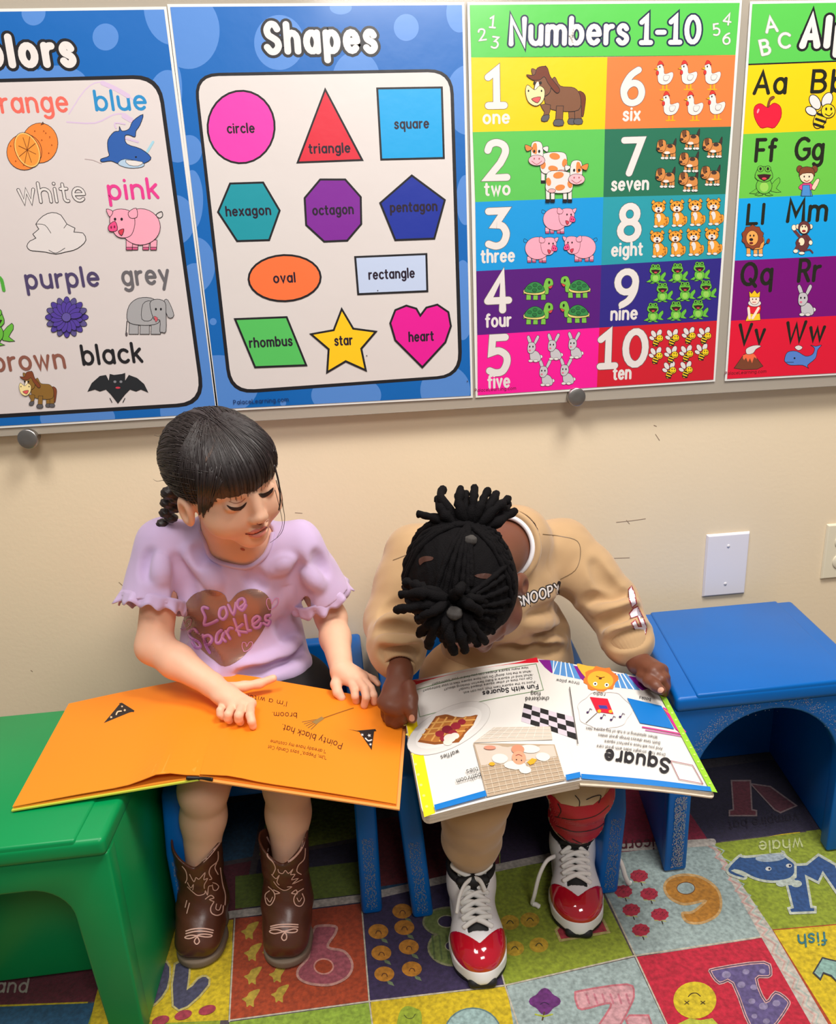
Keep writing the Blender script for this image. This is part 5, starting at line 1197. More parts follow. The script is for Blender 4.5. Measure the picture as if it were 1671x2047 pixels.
# heart print and lettering
k = wrap_ink(shirt, 3.5, .0006, 9e-5); d = k.root()
hp = [(457, 1204), (450, 1190), (434, 1181), (412, 1179), (388, 1188), (372, 1205), (366, 1224), (370, 1250), (384, 1276), (404, 1300), (428, 1320), (450, 1332), (480, 1318), (504, 1290), (524, 1262), (539, 1230), (542, 1208), (534, 1190), (516, 1179), (494, 1178), (474, 1186)]
d.p(hp, (150, 122, 112), 0, 3); M_heart = mat('rose_foil', (158, 124, 112), 0.34, metal=0.35, bump=0.25, bscale=26, var=0.15, vscale=14)
k.build('heart_print', M_heart, shirt)
k = wrap_ink(shirt, 3.0, .0012, 9e-5); d = k.root()
lc, ls_ = (206, 150, 222), (176, 120, 196)
q = d.loc(0, 0)
for pts in ([(415, 1214), (408, 1212), (404, 1217), (410, 1232), (408, 1247), (422, 1244), (434, 1238)], [(449, 1212), (440, 1216), (438, 1230), (446, 1236), (453, 1226), (450, 1213)], [(456, 1208), (466, 1226), (471, 1204)], [(480, 1212), (489, 1204), (485, 1195), (475, 1200), (475, 1212), (484, 1218), (491, 1208)],
            [(394, 1262), (388, 1256), (378, 1262), (382, 1274), (396, 1282), (400, 1292), (390, 1294), (384, 1284)], [(406, 1268), (412, 1290), (419, 1303)], [(406, 1272), (417, 1268), (424, 1276), (418, 1286), (411, 1286)], [(442, 1258), (434, 1266), (432, 1282), (440, 1282), (447, 1264), (444, 1272), (450, 1280)], [(451, 1260), (459, 1275)], [(452, 1264), (458, 1254), (464, 1254)], [(467, 1236), (478, 1268)], [(484, 1246), (472, 1258), (492, 1262)], [(489, 1228), (494, 1256), (500, 1258)], [(504, 1248), (518, 1236), (513, 1230), (504, 1238), (507, 1252), (516, 1252), (521, 1244)], [(538, 1228), (530, 1230), (530, 1238), (538, 1240), (534, 1248), (526, 1244)]):
    b0 = q.lay[0]; q.ln([(x+1, y+1.2) for x, y in pts], 6.2, ls_, 4, lay=b0); q.ln(pts, 4.6, lc, 4, lay=b0+1); q.ln([(x-.5, y-.6) for x, y in pts], 1.6, (228, 186, 238), 4, lay=b0+2)
for hx, hy, hs in ((543, 1204, 1.0), (493, 1290, .85), (370, 1245, 1.0)):
    q.ln([(hx+hs*a, hy+hs*b) for a, b in ((-6, 14), (-11, 2), (-9, -8), (-2, -6), (0, 2), (6, -8), (13, -8), (12, 2), (2, 12), (-6, 14))], 1.6, (214, 150, 196), 3)
k.build('lettering', M_ink, shirt)
# black shorts
P_ = Field((-.32, -.36, .19), (.03, .0, .36), .0025)
P_.ell(pelv+[0, 0, .01], (.116, .092, .078), None, 0).cone((-.20, -.12, .268), .068, (-.222, -.26, .27), .058, .02).cone((-.115, -.12, .266), .068, (-.112, -.26, .266), .058, .02)
P_.ell(J(560, 1365, -.14), (.055, .06, .03), None, .02)
P_.build('shorts', M_blk, girl, 2)
# ------------------------------------------------------------------ cowboy boots
M_lea = mat('brown_boot_leather', (88, 48, 34), 0.34, bump=0.25, bscale=260, bdist=0.0006, var=0.18, vscale=22, coat=0.15, crough=.3)
M_bsole = mat('boot_sole', (122, 104, 88), 0.7); M_stitch = mat('stitch_thread', (255, 255, 255), 0.6, attr=True)
def frame2(heel, toe):
    f = np.array([toe[0]-heel[0], toe[1]-heel[1], 0.0]); L = np.linalg.norm(f); f /= L; r = np.array([-f[1]*-1, -f[0], 0]); r = np.cross(f, [0, 0, 1])
    return lambda x, y, z: np.array([heel[0], heel[1], heel[2] if len(heel) > 2 else 0])+r*x+f*y+np.array([0, 0, z]), np.stack([r, f, [0, 0, 1]], 1), L
def outline_sdf(W, Rm, z0, z1, ctr, grow=0.0):
    """foot outline extruded between two heights"""
    C = [(W(x, y, 0), r) for x, y, r in ctr]
    def f(x, y, z):
        d = None
        for (a, ra), (b, rb) in zip(C[:-1], C[1:]):
            ab = (b-a)[:2]; t = np.clip(((x-a[0])*ab[0]+(y-a[1])*ab[1])/(ab@ab), 0, 1)
            q = np.sqrt((x-a[0]-t*ab[0])**2+(y-a[1]-t*ab[1])**2)-(ra+t*(rb-ra))-grow
            d = q if d is None else np.minimum(d, q)
        zc = (z0+z1)/2; h = np.abs(z-zc)-(z1-z0)/2
        return np.sqrt(np.maximum(d+.003, 0)**2+np.maximum(h+.003, 0)**2)+np.minimum(np.maximum(d+.003, h+.003), 0)-.003
    return f
def boot(heel, toe, top, lab):
    W, R, L = frame2(heel, toe)
    lo = np.minimum(W(-.06, -.06, 0), np.minimum(W(.06, L+.05, .2), W(-.06, L+.05, .2)))-.02; hi = np.maximum(W(.06, L+.05, .2), np.maximum(W(-.06, -.06, .2), W(.06, -.06, .2)))+.02
    lo[2] = -.004; hi[2] = .20
    ctr = [(0, .028, .028), (0, .07, .027), (0, L-.052, .0345), (0, L-.034, .0335)]
    F = Field(lo, hi, .0017)
    F.ell(W(0, L-.046, .036), (.0360, .045, .033), R, 0).ell(W(.012, L-.026, .026), (.022, .024, .022), R, .01).ell(W(-.012, L-.026, .026), (.022, .024, .022), R, .01).cone(W(0, L-.06, .040), .031, W(0, .052, .058), .035, .02).cone(W(0, .03, .03), .026, W(0, .04, .06), .033, .015)
    F.cone(W(0, .036, .06), .0345, top*np.array([1, 1, 0])+[0, 0, .21], .039, .02, sq=(R[:, 1], 1.0))
    F.fn(lambda x, y, z: .008-z, 0)
    t0 = top[2]
    def v(x, y, z):
        lx = (x-top[0])*R[0, 0]+(y-top[1])*R[1, 0]; ly = (x-top[0])*R[0, 1]+(y-top[1])*R[1, 1]
        return z-(t0+.030*np.clip(np.abs(lx)/.036, 0, 1.1)**1.2)
    F.disp(lambda x, y, z: .0012*vn((x, y, z*2.5), 60, 9))
    F.fn(v, .002); F.cone(W(0, .036, .09), .030, top*np.array([1, 1, 0])+[0, 0, .22], .0355, .002, 's')
    o = F.build('boot', M_lea, girl, 2)
    Fs = Field(lo, hi, .0017); Fs.fn(outline_sdf(W, R, .0, .0125, ctr, .0035), 0, 'u'); Fs.build('boot_sole', M_bsole, o, 1)
    return o
b1 = boot((-.262, -.325), (-.272, -.440), np.array([-.258, -.372, .152]), '')
b2 = boot((-.128, -.345), (-.136, -.462), np.array([-.124, -.392, .156]), '')
sc = (222, 176, 160)
z7 = lambda pts: [(320+x*.2052, 1540+y*.2052) for x, y in pts]
ST = (([(255, 1565), (310, 1548), (380, 1540), (450, 1543), (515, 1558)], 2.6), ([(255, 1590), (320, 1572), (390, 1566), (455, 1570), (510, 1582)], 2.6), ([(360, 1610), (310, 1605), (260, 1615), (245, 1630), (280, 1638), (330, 1625), (380, 1600), (440, 1595), (500, 1605), (490, 1620), (440, 1622), (380, 1612)], 2.4), ([(372, 1612), (345, 1640), (335, 1670), (357, 1692), (382, 1670), (375, 1640), (355, 1612)], 2.4),
             ([(1080, 1520), (1150, 1505), (1250, 1500), (1340, 1503)], 2.6), ([(1080, 1540), (1150, 1527), (1250, 1523), (1340, 1527)], 2.6), ([(1210, 1575), (1150, 1553), (1090, 1555), (1070, 1572), (1110, 1590), (1170, 1580), (1240, 1560), (1300, 1545), (1335, 1552), (1320, 1575), (1260, 1580), (1200, 1565)], 2.4), ([(1200, 1565), (1230, 1600), (1230, 1640), (1205, 1655), (1185, 1630), (1200, 1595), (1225, 1575)], 2.4),
             ([(290, 1010), (330, 1080), (350, 1040), (380, 1055), (435, 995), (425, 1060), (460, 1050), (430, 1110), (430, 1145)], 1.8), ([(270, 1090), (300, 1140), (325, 1110), (320, 1160)], 1.8), ([(270, 1130), (320, 1180), (370, 1215), (430, 1200), (440, 1170), (460, 1210), (470, 1130), (500, 1120)], 1.8), ([(560, 790), (555, 880), (490, 940), (475, 1000), (500, 1050), (480, 1060)], 2), ([(545, 900), (530, 950), (560, 1010)], 2), ([(220, 930), (255, 980), (265, 1050), (250, 1090)], 2), ([(440, 1250), (490, 1215), (520, 1240), (480, 1255), (520, 1275)], 2), ([(520, 1280), (490, 1340), (500, 1390), (550, 1412), (600, 1385), (610, 1320)], 2.2), ([(510, 1090), (540, 1100), (565, 1130), (545, 1165), (515, 1160), (505, 1110)], 1.8), ([(545, 1300), (540, 1350), (570, 1360), (590, 1310)], 1.6), ([(580, 950), (600, 1100), (628, 1210), (625, 1310)], 2.2), ([(265, 1265), (250, 1330)], 2), ([(290, 1290), (265, 1390)], 2),
             ([(1050, 760), (1045, 830), (1100, 890), (1125, 950), (1100, 1010)], 2), ([(1410, 760), (1400, 860), (1345, 920), (1330, 980), (1370, 1010)], 2), ([(1150, 960), (1160, 990), (1195, 1000), (1220, 970), (1250, 1000), (1290, 960), (1270, 1010), (1310, 1010), (1280, 1060), (1340, 1050), (1290, 1100), (1380, 1060)], 1.8), ([(1090, 1010), (1130, 1050), (1160, 1020), (1140, 1080), (1160, 1110)], 1.8), ([(1110, 1080), (1150, 1130), (1215, 1165), (1280, 1130), (1240, 1130)], 1.8), ([(1060, 1130), (1110, 1180), (1120, 1240), (1080, 1310), (1040, 1290), (1030, 1210), (1070, 1170)], 2), ([(1110, 1160), (1165, 1190), (1120, 1200)], 2), ([(1390, 1150), (1330, 1190), (1300, 1250), (1320, 1310), (1370, 1320), (1400, 1260), (1380, 1200)], 2), ([(1280, 1190), (1320, 1160), (1330, 1200), (1280, 1195)], 2), ([(1045, 1240), (1075, 1280), (1100, 1230)], 1.6), ([(1330, 1240), (1350, 1275), (1375, 1240)], 1.6))
ED = ([(238, 860), (290, 910), (345, 932), (400, 905), (480, 830), (575, 712)], [(1040, 650), (1075, 720), (1110, 790), (1150, 840), (1200, 885), (1235, 892), (1280, 870), (1340, 810), (1380, 750), (1410, 660)])
for bo, c0, c1 in ((b1, 0, 800), (b2, 800, 2000)):
    k = wrap_ink(bo, 2.5, .0006, 5e-5); d = k.root()
    for pts, w in ST:
        if c0 < pts[0][0] < c1: d.ln(z7(pts), w, sc, 4)
    k.build('stitching', M_stitch, bo); k = wrap_ink(bo, 2.5, .0006, 5e-5); d = k.root()
    for pts in ED:
        if c0 < pts[0][0] < c1: d.ln(z7(pts), 3.2, (226, 178, 164), 4)
    k.build('boot_piping', M_stitch, bo)
# ------------------------------------------------------------------ the boy
M_skinB = mat('dark_skin', (112, 66, 48), 0.46, sss=0.12, var=0.05, vscale=30, spec=0.4)
M_palm = mat('nail_tone', (196, 140, 118), 0.4)
M_hairB = mat('black_hair', (15, 13, 15), 0.85, bump=0.8, bscale=700, bdist=0.0015, spec=0.12)
M_tan = mat('tan_fleece', (190, 156, 116), 0.9, sheen=0.3, bump=0.14, bscale=600, bdist=0.0006, spec=0.2, var=0.03, vscale=20)
M_wht = mat('white_cotton', (238, 236, 240), 0.85)
boy = empty('person', (.24, -.16, 0.0), 'boy with dark locs in a tan sweatshirt bent over a board book', 'person')
hc = J(936, 1178, -.365); HR = camframe((.12, -.99, 0.0), (-.38, -.046, .92))
shL, shR = J(832, 1112, -.16), J(1122, 1098, -.15); nb = J(1030, 1082, -.185)
chest, belly, pelv = J(985, 1180, -.175), J(1010, 1275, -.125), np.array([.243, -.12, .275])
elL, wrL = J(788, 1243, -.215), J(800, 1345, -.335)
elR, wrR = J(1222, 1208, -.20), J(1277, 1326, -.290)
knL, knR = J(952, 1590, -.455), J(1163, 1575, -.43)
anL, anR = J(952, 1775, -.415), J(1160, 1712, -.365)
anL = np.array([.164, -.392, .108]); anR = np.array([.352, -.342, .098])
B = Field((-.02, -.58, .0), (.58, .02, .70), .0020)
B.ell(hl(0, -.012, .022), (.073, .089, .078), HR, 0)
head(B, hl, HR)
B.cone(hl(.0, -.030, -.055), .044, nb, .045, .018)
B.cone(shL, .034, shR, .034, .03).ell(chest, (.09, .06, .085), None, .03).ell(belly, (.09, .062, .08), None, .03).ell(pelv, (.105, .085, .075), None, .03)
for k_, h_, a_ in ((knL, (.205, -.13, .268), anL), (knR, (.285, -.13, .268), anR)):
    B.cone(h_, .058, k_, .036, .015).chain([(k_, .035), (k_*.6+a_*.4+[0, .01, 0], .033), (a_, .022)], .012); B.cone(a_, .021, a_+[0, -.02, -.04], .018, .01)
B.chain([(shL, .036), (elL, .029), (elL*.5+wrL*.5, .027), (wrL, .0195)], .012).chain([(shR, .036), (elR, .029), (elR*.5+wrR*.5, .027), (wrR, .0195)], .012)
# left of the picture: fist round the page edge, thumb on top
k1 = [J(812, 1408, -.405), J(795, 1416, -.402), J(779, 1412, -.395), J(768, 1404, -.385)]
hand(B, wrL, k1, [[k1[0], J(806, 1436, -.400), J(806, 1450, -.385), J(812, 1455, -.365)], [k1[1], J(791, 1444, -.395), J(794, 1460, -.378), J(806, 1464, -.360)], [k1[2], J(779, 1440, -.388), J(784, 1458, -.372), J(798, 1464, -.355)], [k1[3], J(770, 1428, -.378), J(776, 1448, -.365), J(790, 1456, -.350)]],
     [J(818, 1372, -.385), J(822, 1396, -.405), J(822, 1416, -.415), J(824, 1436, -.418)], .0076, .0125)
# right of the picture
k2 = [J(1306, 1344, -.345), J(1316, 1338, -.338), J(1322, 1340, -.325), J(1324, 1348, -.312)]
hand(B, wrR, k2, [[k2[0], J(1322, 1358, -.360), J(1330, 1374, -.362), J(1328, 1386, -.352)], [k2[1], J(1327, 1354, -.352), J(1331, 1372, -.352), J(1328, 1384, -.340)], [k2[2], J(1330, 1354, -.338), J(1332, 1370, -.338), J(1326, 1382, -.330)], [k2[3], J(1328, 1356, -.322), J(1330, 1368, -.322), J(1324, 1378, -.318)]],
     [J(1283, 1352, -.325), J(1297, 1362, -.355), J(1310, 1371, -.372), J(1322, 1380, -.380)], .0074, .012)
boy_body = B.build('body', M_skinB, boy, 2)
k = wrap_ink(boy_body, 2, .0004); d = k.root()
d.p([(819, 1430), (824, 1428), (828, 1432), (828, 1440), (822, 1442), (818, 1438)], (206, 150, 124), 0, 3); k.build('thumb_nail', M_face, boy_body)
k = wrap_ink(boy_body, 2, .0004); d = k.root(); d.p([(1316, 1376), (1323, 1374), (1327, 1379), (1322, 1385), (1315, 1383)], (214, 160, 136), 0, 3); k.build('thumb_nail', M_face, boy_body)
# hair: cap, two tied bunches of locs
Hh = Field(hc-.15, hc+.15, .0019)
Hh.ell(hl(0, -.016, .026), (.0800, .0945, .0815), HR, 0)
def bcut(x, y, z):
    lx, ly, lz = loc3(x, y, z)
    edge = .022+.012*np.cos(lx*40)-.03*np.clip((np.abs(lx)-.055)/.02, 0, 1)
    return np.maximum(np.minimum(edge+.5*(ly-.05)-lz+.010, ly-.012), -(lz+.045+.2*ly))
Hh.fn(bcut, .008)
def rows(x, y, z):
    lx, ly, lz = loc3(x, y, z); w = vn((lx, ly, lz), 60, 11)
    return .0016*w+.0011*np.abs(np.sin(lx*150+2*w))+.0007*vn((lx, ly, lz), 500, 12)
Hh.disp(rows); hairb = Hh.build('hair', M_hairB, boy, 1)
pb = (74, 46, 38)
for pts in ([(838, 1118), (850, 1112), (866, 1114), (864, 1120), (848, 1124), (840, 1130)], [(948, 1150), (970, 1146), (990, 1152), (1000, 1164), (984, 1158), (960, 1156)]): k = wrap_ink(hairb, 3, .0006); k.root().p(pts, pb, 0, 3); k.build('parting', M_face, hairb)
def lock(pts, r0, r1, nm='loc'):
    P = catmull([J(*q) for q in pts], 7, False); n = len(P); R = np.random.RandomState(int(pts[-1][0]*7+pts[-1][1]))
    rad = [(r0+(r1-r0)*i/(n-1))*(1+.16*math.sin(i*1.9+R.uniform(0, 6))+.10*R.normal()) for i in range(n)]
    P = [p+R.normal(size=3)*.0006 for p in P]
    tube(P, rad, 9, nm, M_hairB, hairb)
ra = (934, 1056); ya_ = -.392
for tip, mid, yt in (((836, 1027), (880, 1040), -.36), ((873, 994), (890, 1030), -.37), ((885, 977), (884, 1000), -.345), ((921, 974), (918, 1012), -.375), ((932, 984), (928, 1018), -.36), ((950, 972), (945, 1010), -.37), ((976, 978), (958, 1016), -.375), ((994, 985), (980, 1008), -.35), ((1018, 996), (990, 1018), -.37), ((1016, 1006), (1000, 1030), -.34), ((1030, 1021), (996, 1042), -.37), ((866, 1048), (896, 1056), -.375)):
    lock([(ra[0]+(tip[0]-ra[0])*.08, ra[1]+4, ya_+.002), (*mid, (ya_+yt)/2-.012), (*tip, yt)], .0082, .0054)
rf = (905, 1200); yf = -.452
for tip, mid, yt in (((812, 1164), (850, 1176), -.43), ((800, 1188), (846, 1186), -.45), ((791, 1219), (836, 1212), -.452), ((834, 1236), (866, 1222), -.47), ((856, 1293), (868, 1252), -.455), ((838, 1268), (866, 1240), -.45), ((908, 1308), (898, 1262), -.475), ((894, 1290), (890, 1250), -.47), ((931, 1304), (920, 1262), -.47), ((971, 1284), (944, 1250), -.462), ((955, 1288), (934, 1252), -.468), ((962, 1224), (936, 1208), -.468), ((980, 1206), (944, 1196), -.45), ((925, 1170), (914, 1182), -.47)):
    lock([(rf[0]+(tip[0]-rf[0])*.08, rf[1], yf), (*mid, (yf+yt)/2-.020), (*tip, yt)], .0084, .0056)
for q, r in ((J(941, 1080, -.428), .0085), (J(908, 1226, -.476), .011)):
    Bb = Field(q-.02, q+.02, .0014); Bb.ell(q, (r, r, r*.85), None, 0); Bb.disp(lambda x, y, z: .0012*vn((x, y, z), 500, 2)); Bb.build('hair_tie', mat('grey_tie', (62, 58, 56), .9), hairb, 1)
bhb = mesh_bvh(hairb); RS = np.random.RandomState(8); st = []
def onhead2(p, lift):
    o = hl(0, -.012, .02); dv = np.asarray(p, float)-o; dv /= np.linalg.norm(dv); h = bhb.ray_cast(V3(o+dv*.2), V3(-dv))
    return None if h[0] is None else np.array(h[0])+dv*lift
rootA = np.linalg.solve(HR, J(934, 1062, -.40)-hl(0, -.012, .02)); rootB = np.linalg.solve(HR, J(908, 1204, -.455)-hl(0, -.012, .02))
for rt_, starts in ((rootA, [(math.cos(a)*r_, math.sin(a)*r_*.8-.12, z_) for a, r_, z_ in [(2*math.pi*i/26, 1.0, RS.uniform(.0, .35)) for i in range(26)]+[(math.pi*.1*i+1.2, .5, .95) for i in range(7)]]), (rootB, [(math.cos(a), math.sin(a)*.9+.15, z_) for a, z_ in [(math.pi*(-.15+1.3*i/17), RS.uniform(.25, .6)) for i in range(18)]])):
    u_ = rt_/np.linalg.norm(rt_)
    for s0 in starts:
        s0 = np.array(s0); s0 = s0/np.linalg.norm(s0)
        if rt_ is rootA and s0[1] > .55: continue
        P = []; ph = RS.uniform(0, 6)
        for t in np.linspace(0, 1, 20):
            q = onhead2(hl(0, -.012, .02)+HR@(s0*(1-t)+u_*t), .0006+.0006*math.sin(t*40+ph))
            if q is not None: P.append(q)
        if len(P) > 8: st.append(tube_np(P, [.0040*(1+.16*math.sin(j*2.1+ph)) for j in range(len(P))], 8))
for v, f in st: obj_np('flat_loc', v, f, M_hairB, hairb)
# sweatshirt
S = Field((-.03, -.42, .24), (.56, .02, .66), .0021)
S.cone(shL, .050, shR, .050, 0).ell(chest, (.118, .084, .108), None, .03).ell(belly, (.120, .090, .10), None, .03).ell(J(1015, 1330, -.125), (.124, .094, .07), None, .03)
S.cone(nb, .062, nb*.8+hl(0, -.03, -.06)*.2, .056, .02)
cL, cR = wrL+(elL-wrL)*.16, wrR+(elR-wrR)*.22
S.chain([(shL, .055), (elL*.45+shL*.55, .054), (elL, .049), (elL*.45+wrL*.55+[0, 0, .004], .046), (cL+(elL-cL)*.22, .041)], .014)
S.chain([(shR, .055), (elR*.5+shR*.5, .054), (elR, .048), (elR*.4+wrR*.6, .043), (cR+(elR-cR)*.2, .039)], .014)
folds(S, [([(770, 1226), (800, 1218), (832, 1232)], .007, 's'), ([(765, 1248), (796, 1240), (836, 1250)], .007, 'u'), ([(762, 1262), (796, 1262), (836, 1272)], .006, 's'), ([(764, 1284), (800, 1290), (836, 1286)], .007, 'u'), ([(768, 1300), (796, 1308), (830, 1300)], .005, 's'),
    ([(1190, 1130), (1210, 1165), (1238, 1190)], .006, 's'), ([(1180, 1200), (1220, 1206), (1262, 1190)], .007, 's'), ([(1190, 1222), (1232, 1222), (1270, 1206)], .006, 'u'), ([(1204, 1246), (1244, 1240), (1276, 1222)], .007, 's'), ([(1216, 1266), (1254, 1262), (1284, 1246)], .006, 'u'), ([(1224, 1284), (1258, 1276), (1292, 1266)], .006, 's'),
    ([(1062, 1232), (1100, 1222), (1140, 1196)], .008, 's'), ([(1060, 1250), (1104, 1246), (1140, 1226)], .007, 'u'), ([(1120, 1190), (1128, 1220), (1120, 1250)], .009, 's'), ([(1070, 1276), (1110, 1270), (1150, 1250)], .008, 's'), ([(1040, 1290), (1100, 1290), (1150, 1276)], .008, 'u'), ([(1000, 1296), (1060, 1300), (1120, 1300)], .006, 's')])
S.disp(lambda x, y, z: .0018*vn((x, y, z), 55, 21)+.0007*vn((x, y, z), 160, 22))
ndv = hl(0, -.03, -.06)-nb+np.array([0, 0, .03]); ndv /= np.linalg.norm(ndv)
S.cone(nb-ndv*.012, .049, nb+ndv*.09, .060, .004, 's')
S.fn(lambda x, y, z: .285+.004*np.sin(x*60)-z, .006)
sweat = S.build('sweatshirt', M_tan, boy, 2)
def band(a, b, ra, rb, name, m, par, rib=60, rin=.8, bulge=.002):
    """ribbed band round a limb from a to b"""
    ax = b-a; L = np.linalg.norm(ax); ax /= L; u = np.cross(ax, [.3, .8, .2]); u /= np.linalg.norm(u); w = np.cross(ax, u); V = []; F = []; N = 96
    prof = [(0, ra*.9), (0, ra), (.25, ra+bulge), (.6, (ra+rb)/2+bulge*.6), (.94, rb), (1.0, rb*.96), (1.0, rb*rin), (.7, rb*rin)]
    for t, r in prof:
        for i in range(N):
            q = 2*math.pi*i/N; rr = r+.0004*math.sin(rib*q); V.append(a+ax*L*t+rr*(math.cos(q)*u+math.sin(q)*w))
    for j in range(len(prof)-1):
        for i in range(N): F.append((j*N+i, j*N+(i+1) % N, (j+1)*N+(i+1) % N, (j+1)*N+i))
    return obj_np(name, V, F, m, par)
band(cL+(elL-cL)*.30, cL*.55+wrL*.45, .038, .0275, 'cuff', M_tan, sweat, rin=.86, bulge=.003); band(cR+(elR-cR)*.28, cR*.45+wrR*.55, .037, .0275, 'cuff', M_tan, sweat, rin=.86, bulge=.003)
bs = mesh_bvh(sweat)
# collar band and white undershirt edge round the neck
def ring(c, n, r, t, name, m, par, flat=1.0):
    u = np.cross(n, [.2, .3, .9]); u /= np.linalg.norm(u); w = np.cross(n, u)
    P = [c+r*(math.cos(q)*u+math.sin(q)*w) for q in np.linspace(0, 2*math.pi, 64, endpoint=False)]
    tube(P, t, 10, name, m, par, closed=True, flat=flat)
ce = nb*.8+hl(0, -.03, -.06)*.2
ring(ce+ndv*.014, ndv, .0555, .0060, 'collar', M_tan, sweat, 1.4); ring(ce+ndv*.019, ndv, .0495, .0038, 'undershirt', M_wht, boy, 1.2)
# seams and lettering
k = wrap_ink(sweat, 3, .0004, 6e-5); d = k.root(); sm_ = (112, 88, 60)
for pts in ([(1085, 1068), (1120, 1072), (1154, 1082), (1160, 1110), (1150, 1140), (1120, 1158)], [(1062, 1096), (1050, 1114), (1034, 1130)], [(786, 1120), (806, 1112), (828, 1102)]): d.ln(pts, 1.3, sm_, 4)
k.build('seam', M_ink, sweat); k = wrap_ink(sweat, 3, .0004, 6e-5); d = k.root()
d.tx('SNOOPY', 1077, 1199, 19, (236, 232, 232), .17, 'c', BK, 2.0, ang=-19, ital=.25, wd=94, ax=None)
k.build('lettering', M_ink, sweat); k = wrap_ink(sweat, 3, .0004, 6e-5); d = k.root()
# varsity five on the sleeve
for pts, c in (([(1256, 1178), (1262, 1172), (1268, 1186), (1272, 1206), (1264, 1214), (1258, 1200)], 0), ([(1266, 1216), (1274, 1212), (1286, 1236), (1292, 1256), (1290, 1268), (1284, 1274), (1272, 1262), (1262, 1246), (1270, 1240), (1276, 1252), (1282, 1252), (1274, 1232), (1262, 1236), (1258, 1226)], 0)):
    d.p(pts, (234, 228, 236), 2.2, oc=(150, 30, 44))
k.build('number_patch', M_ink, sweat)
# trousers
P_ = Field((.06, -.53, .06), (.45, .01, .36), .0021)
P_.ell(pelv+[0, 0, .005], (.122, .10, .082), None, 0)
for k_, h_, a_, rk_, rh in ((knL, np.array([.200, -.14, .272]), anL, .050, .0345), (knR, np.array([.290, -.14, .272]), anR, .048, .034)):
    m1 = k_*.62+a_*.38; m2 = k_*.20+a_*.80; P_.chain([(h_, .070), (k_+[0, .004, -.006], rk_), (m1+[0, .006, 0], rk_*.93), (m2+[0, 0, .006], rk_*.90), (a_+(k_-a_)*.10, rh)], .012)
P_.disp(lambda x, y, z: .0026*vn((x, y, z), 45, 31)+.0008*vn((x, y, z), 110, 32))
P_.fn(lambda x, y, z: .096-z, .004)
pants = P_.build('trousers', M_tan, boy, 2)
band(anL+(knL-anL)*.12, anL+(knL-anL)*.0, .0345, .029, 'cuff', M_tan, pants, rin=.8); band(anR+(knR-anR)*.13, anR+(knR-anR)*.0, .034, .029, 'cuff', mat('red_cotton', (176, 26, 46), .85), pants, rin=.8)
k = wrap_ink(pants, 3, .0006, 8e-5); d = k.root(); rd_ = (190, 30, 50)
d.p([(1094, 1582), (1112, 1596), (1122, 1606), (1150, 1612), (1185, 1608), (1206, 1592), (1232, 1560), (1236, 1610), (1230, 1660), (1222, 1700), (1180, 1716), (1130, 1716), (1100, 1690), (1094, 1640)], rd_, 0)
d.p([(1112, 1596), (1122, 1606), (1150, 1612), (1185, 1608), (1206, 1592), (1218, 1562), (1160, 1552), (1106, 1556), (1104, 1580)], (206, 186, 150), 0)
for pts in ([(1110, 1632), (1150, 1638), (1190, 1630), (1216, 1610)], [(1112, 1650), (1150, 1662), (1190, 1656), (1212, 1640)], [(1116, 1666), (1140, 1684), (1170, 1686), (1190, 1676)], [(1144, 1676), (1166, 1686), (1186, 1678)], [(1124, 1690), (1150, 1700), (1180, 1698)], [(1116, 1606), (1122, 1620), (1116, 1632)], [(1150, 1590), (1158, 1600), (1158, 1610)], [(1172, 1598), (1186, 1592), (1200, 1590), (1196, 1604)]): d.ln(pts, 1.8, BK, 4)
k.build('trouser_print', M_ink, pants)
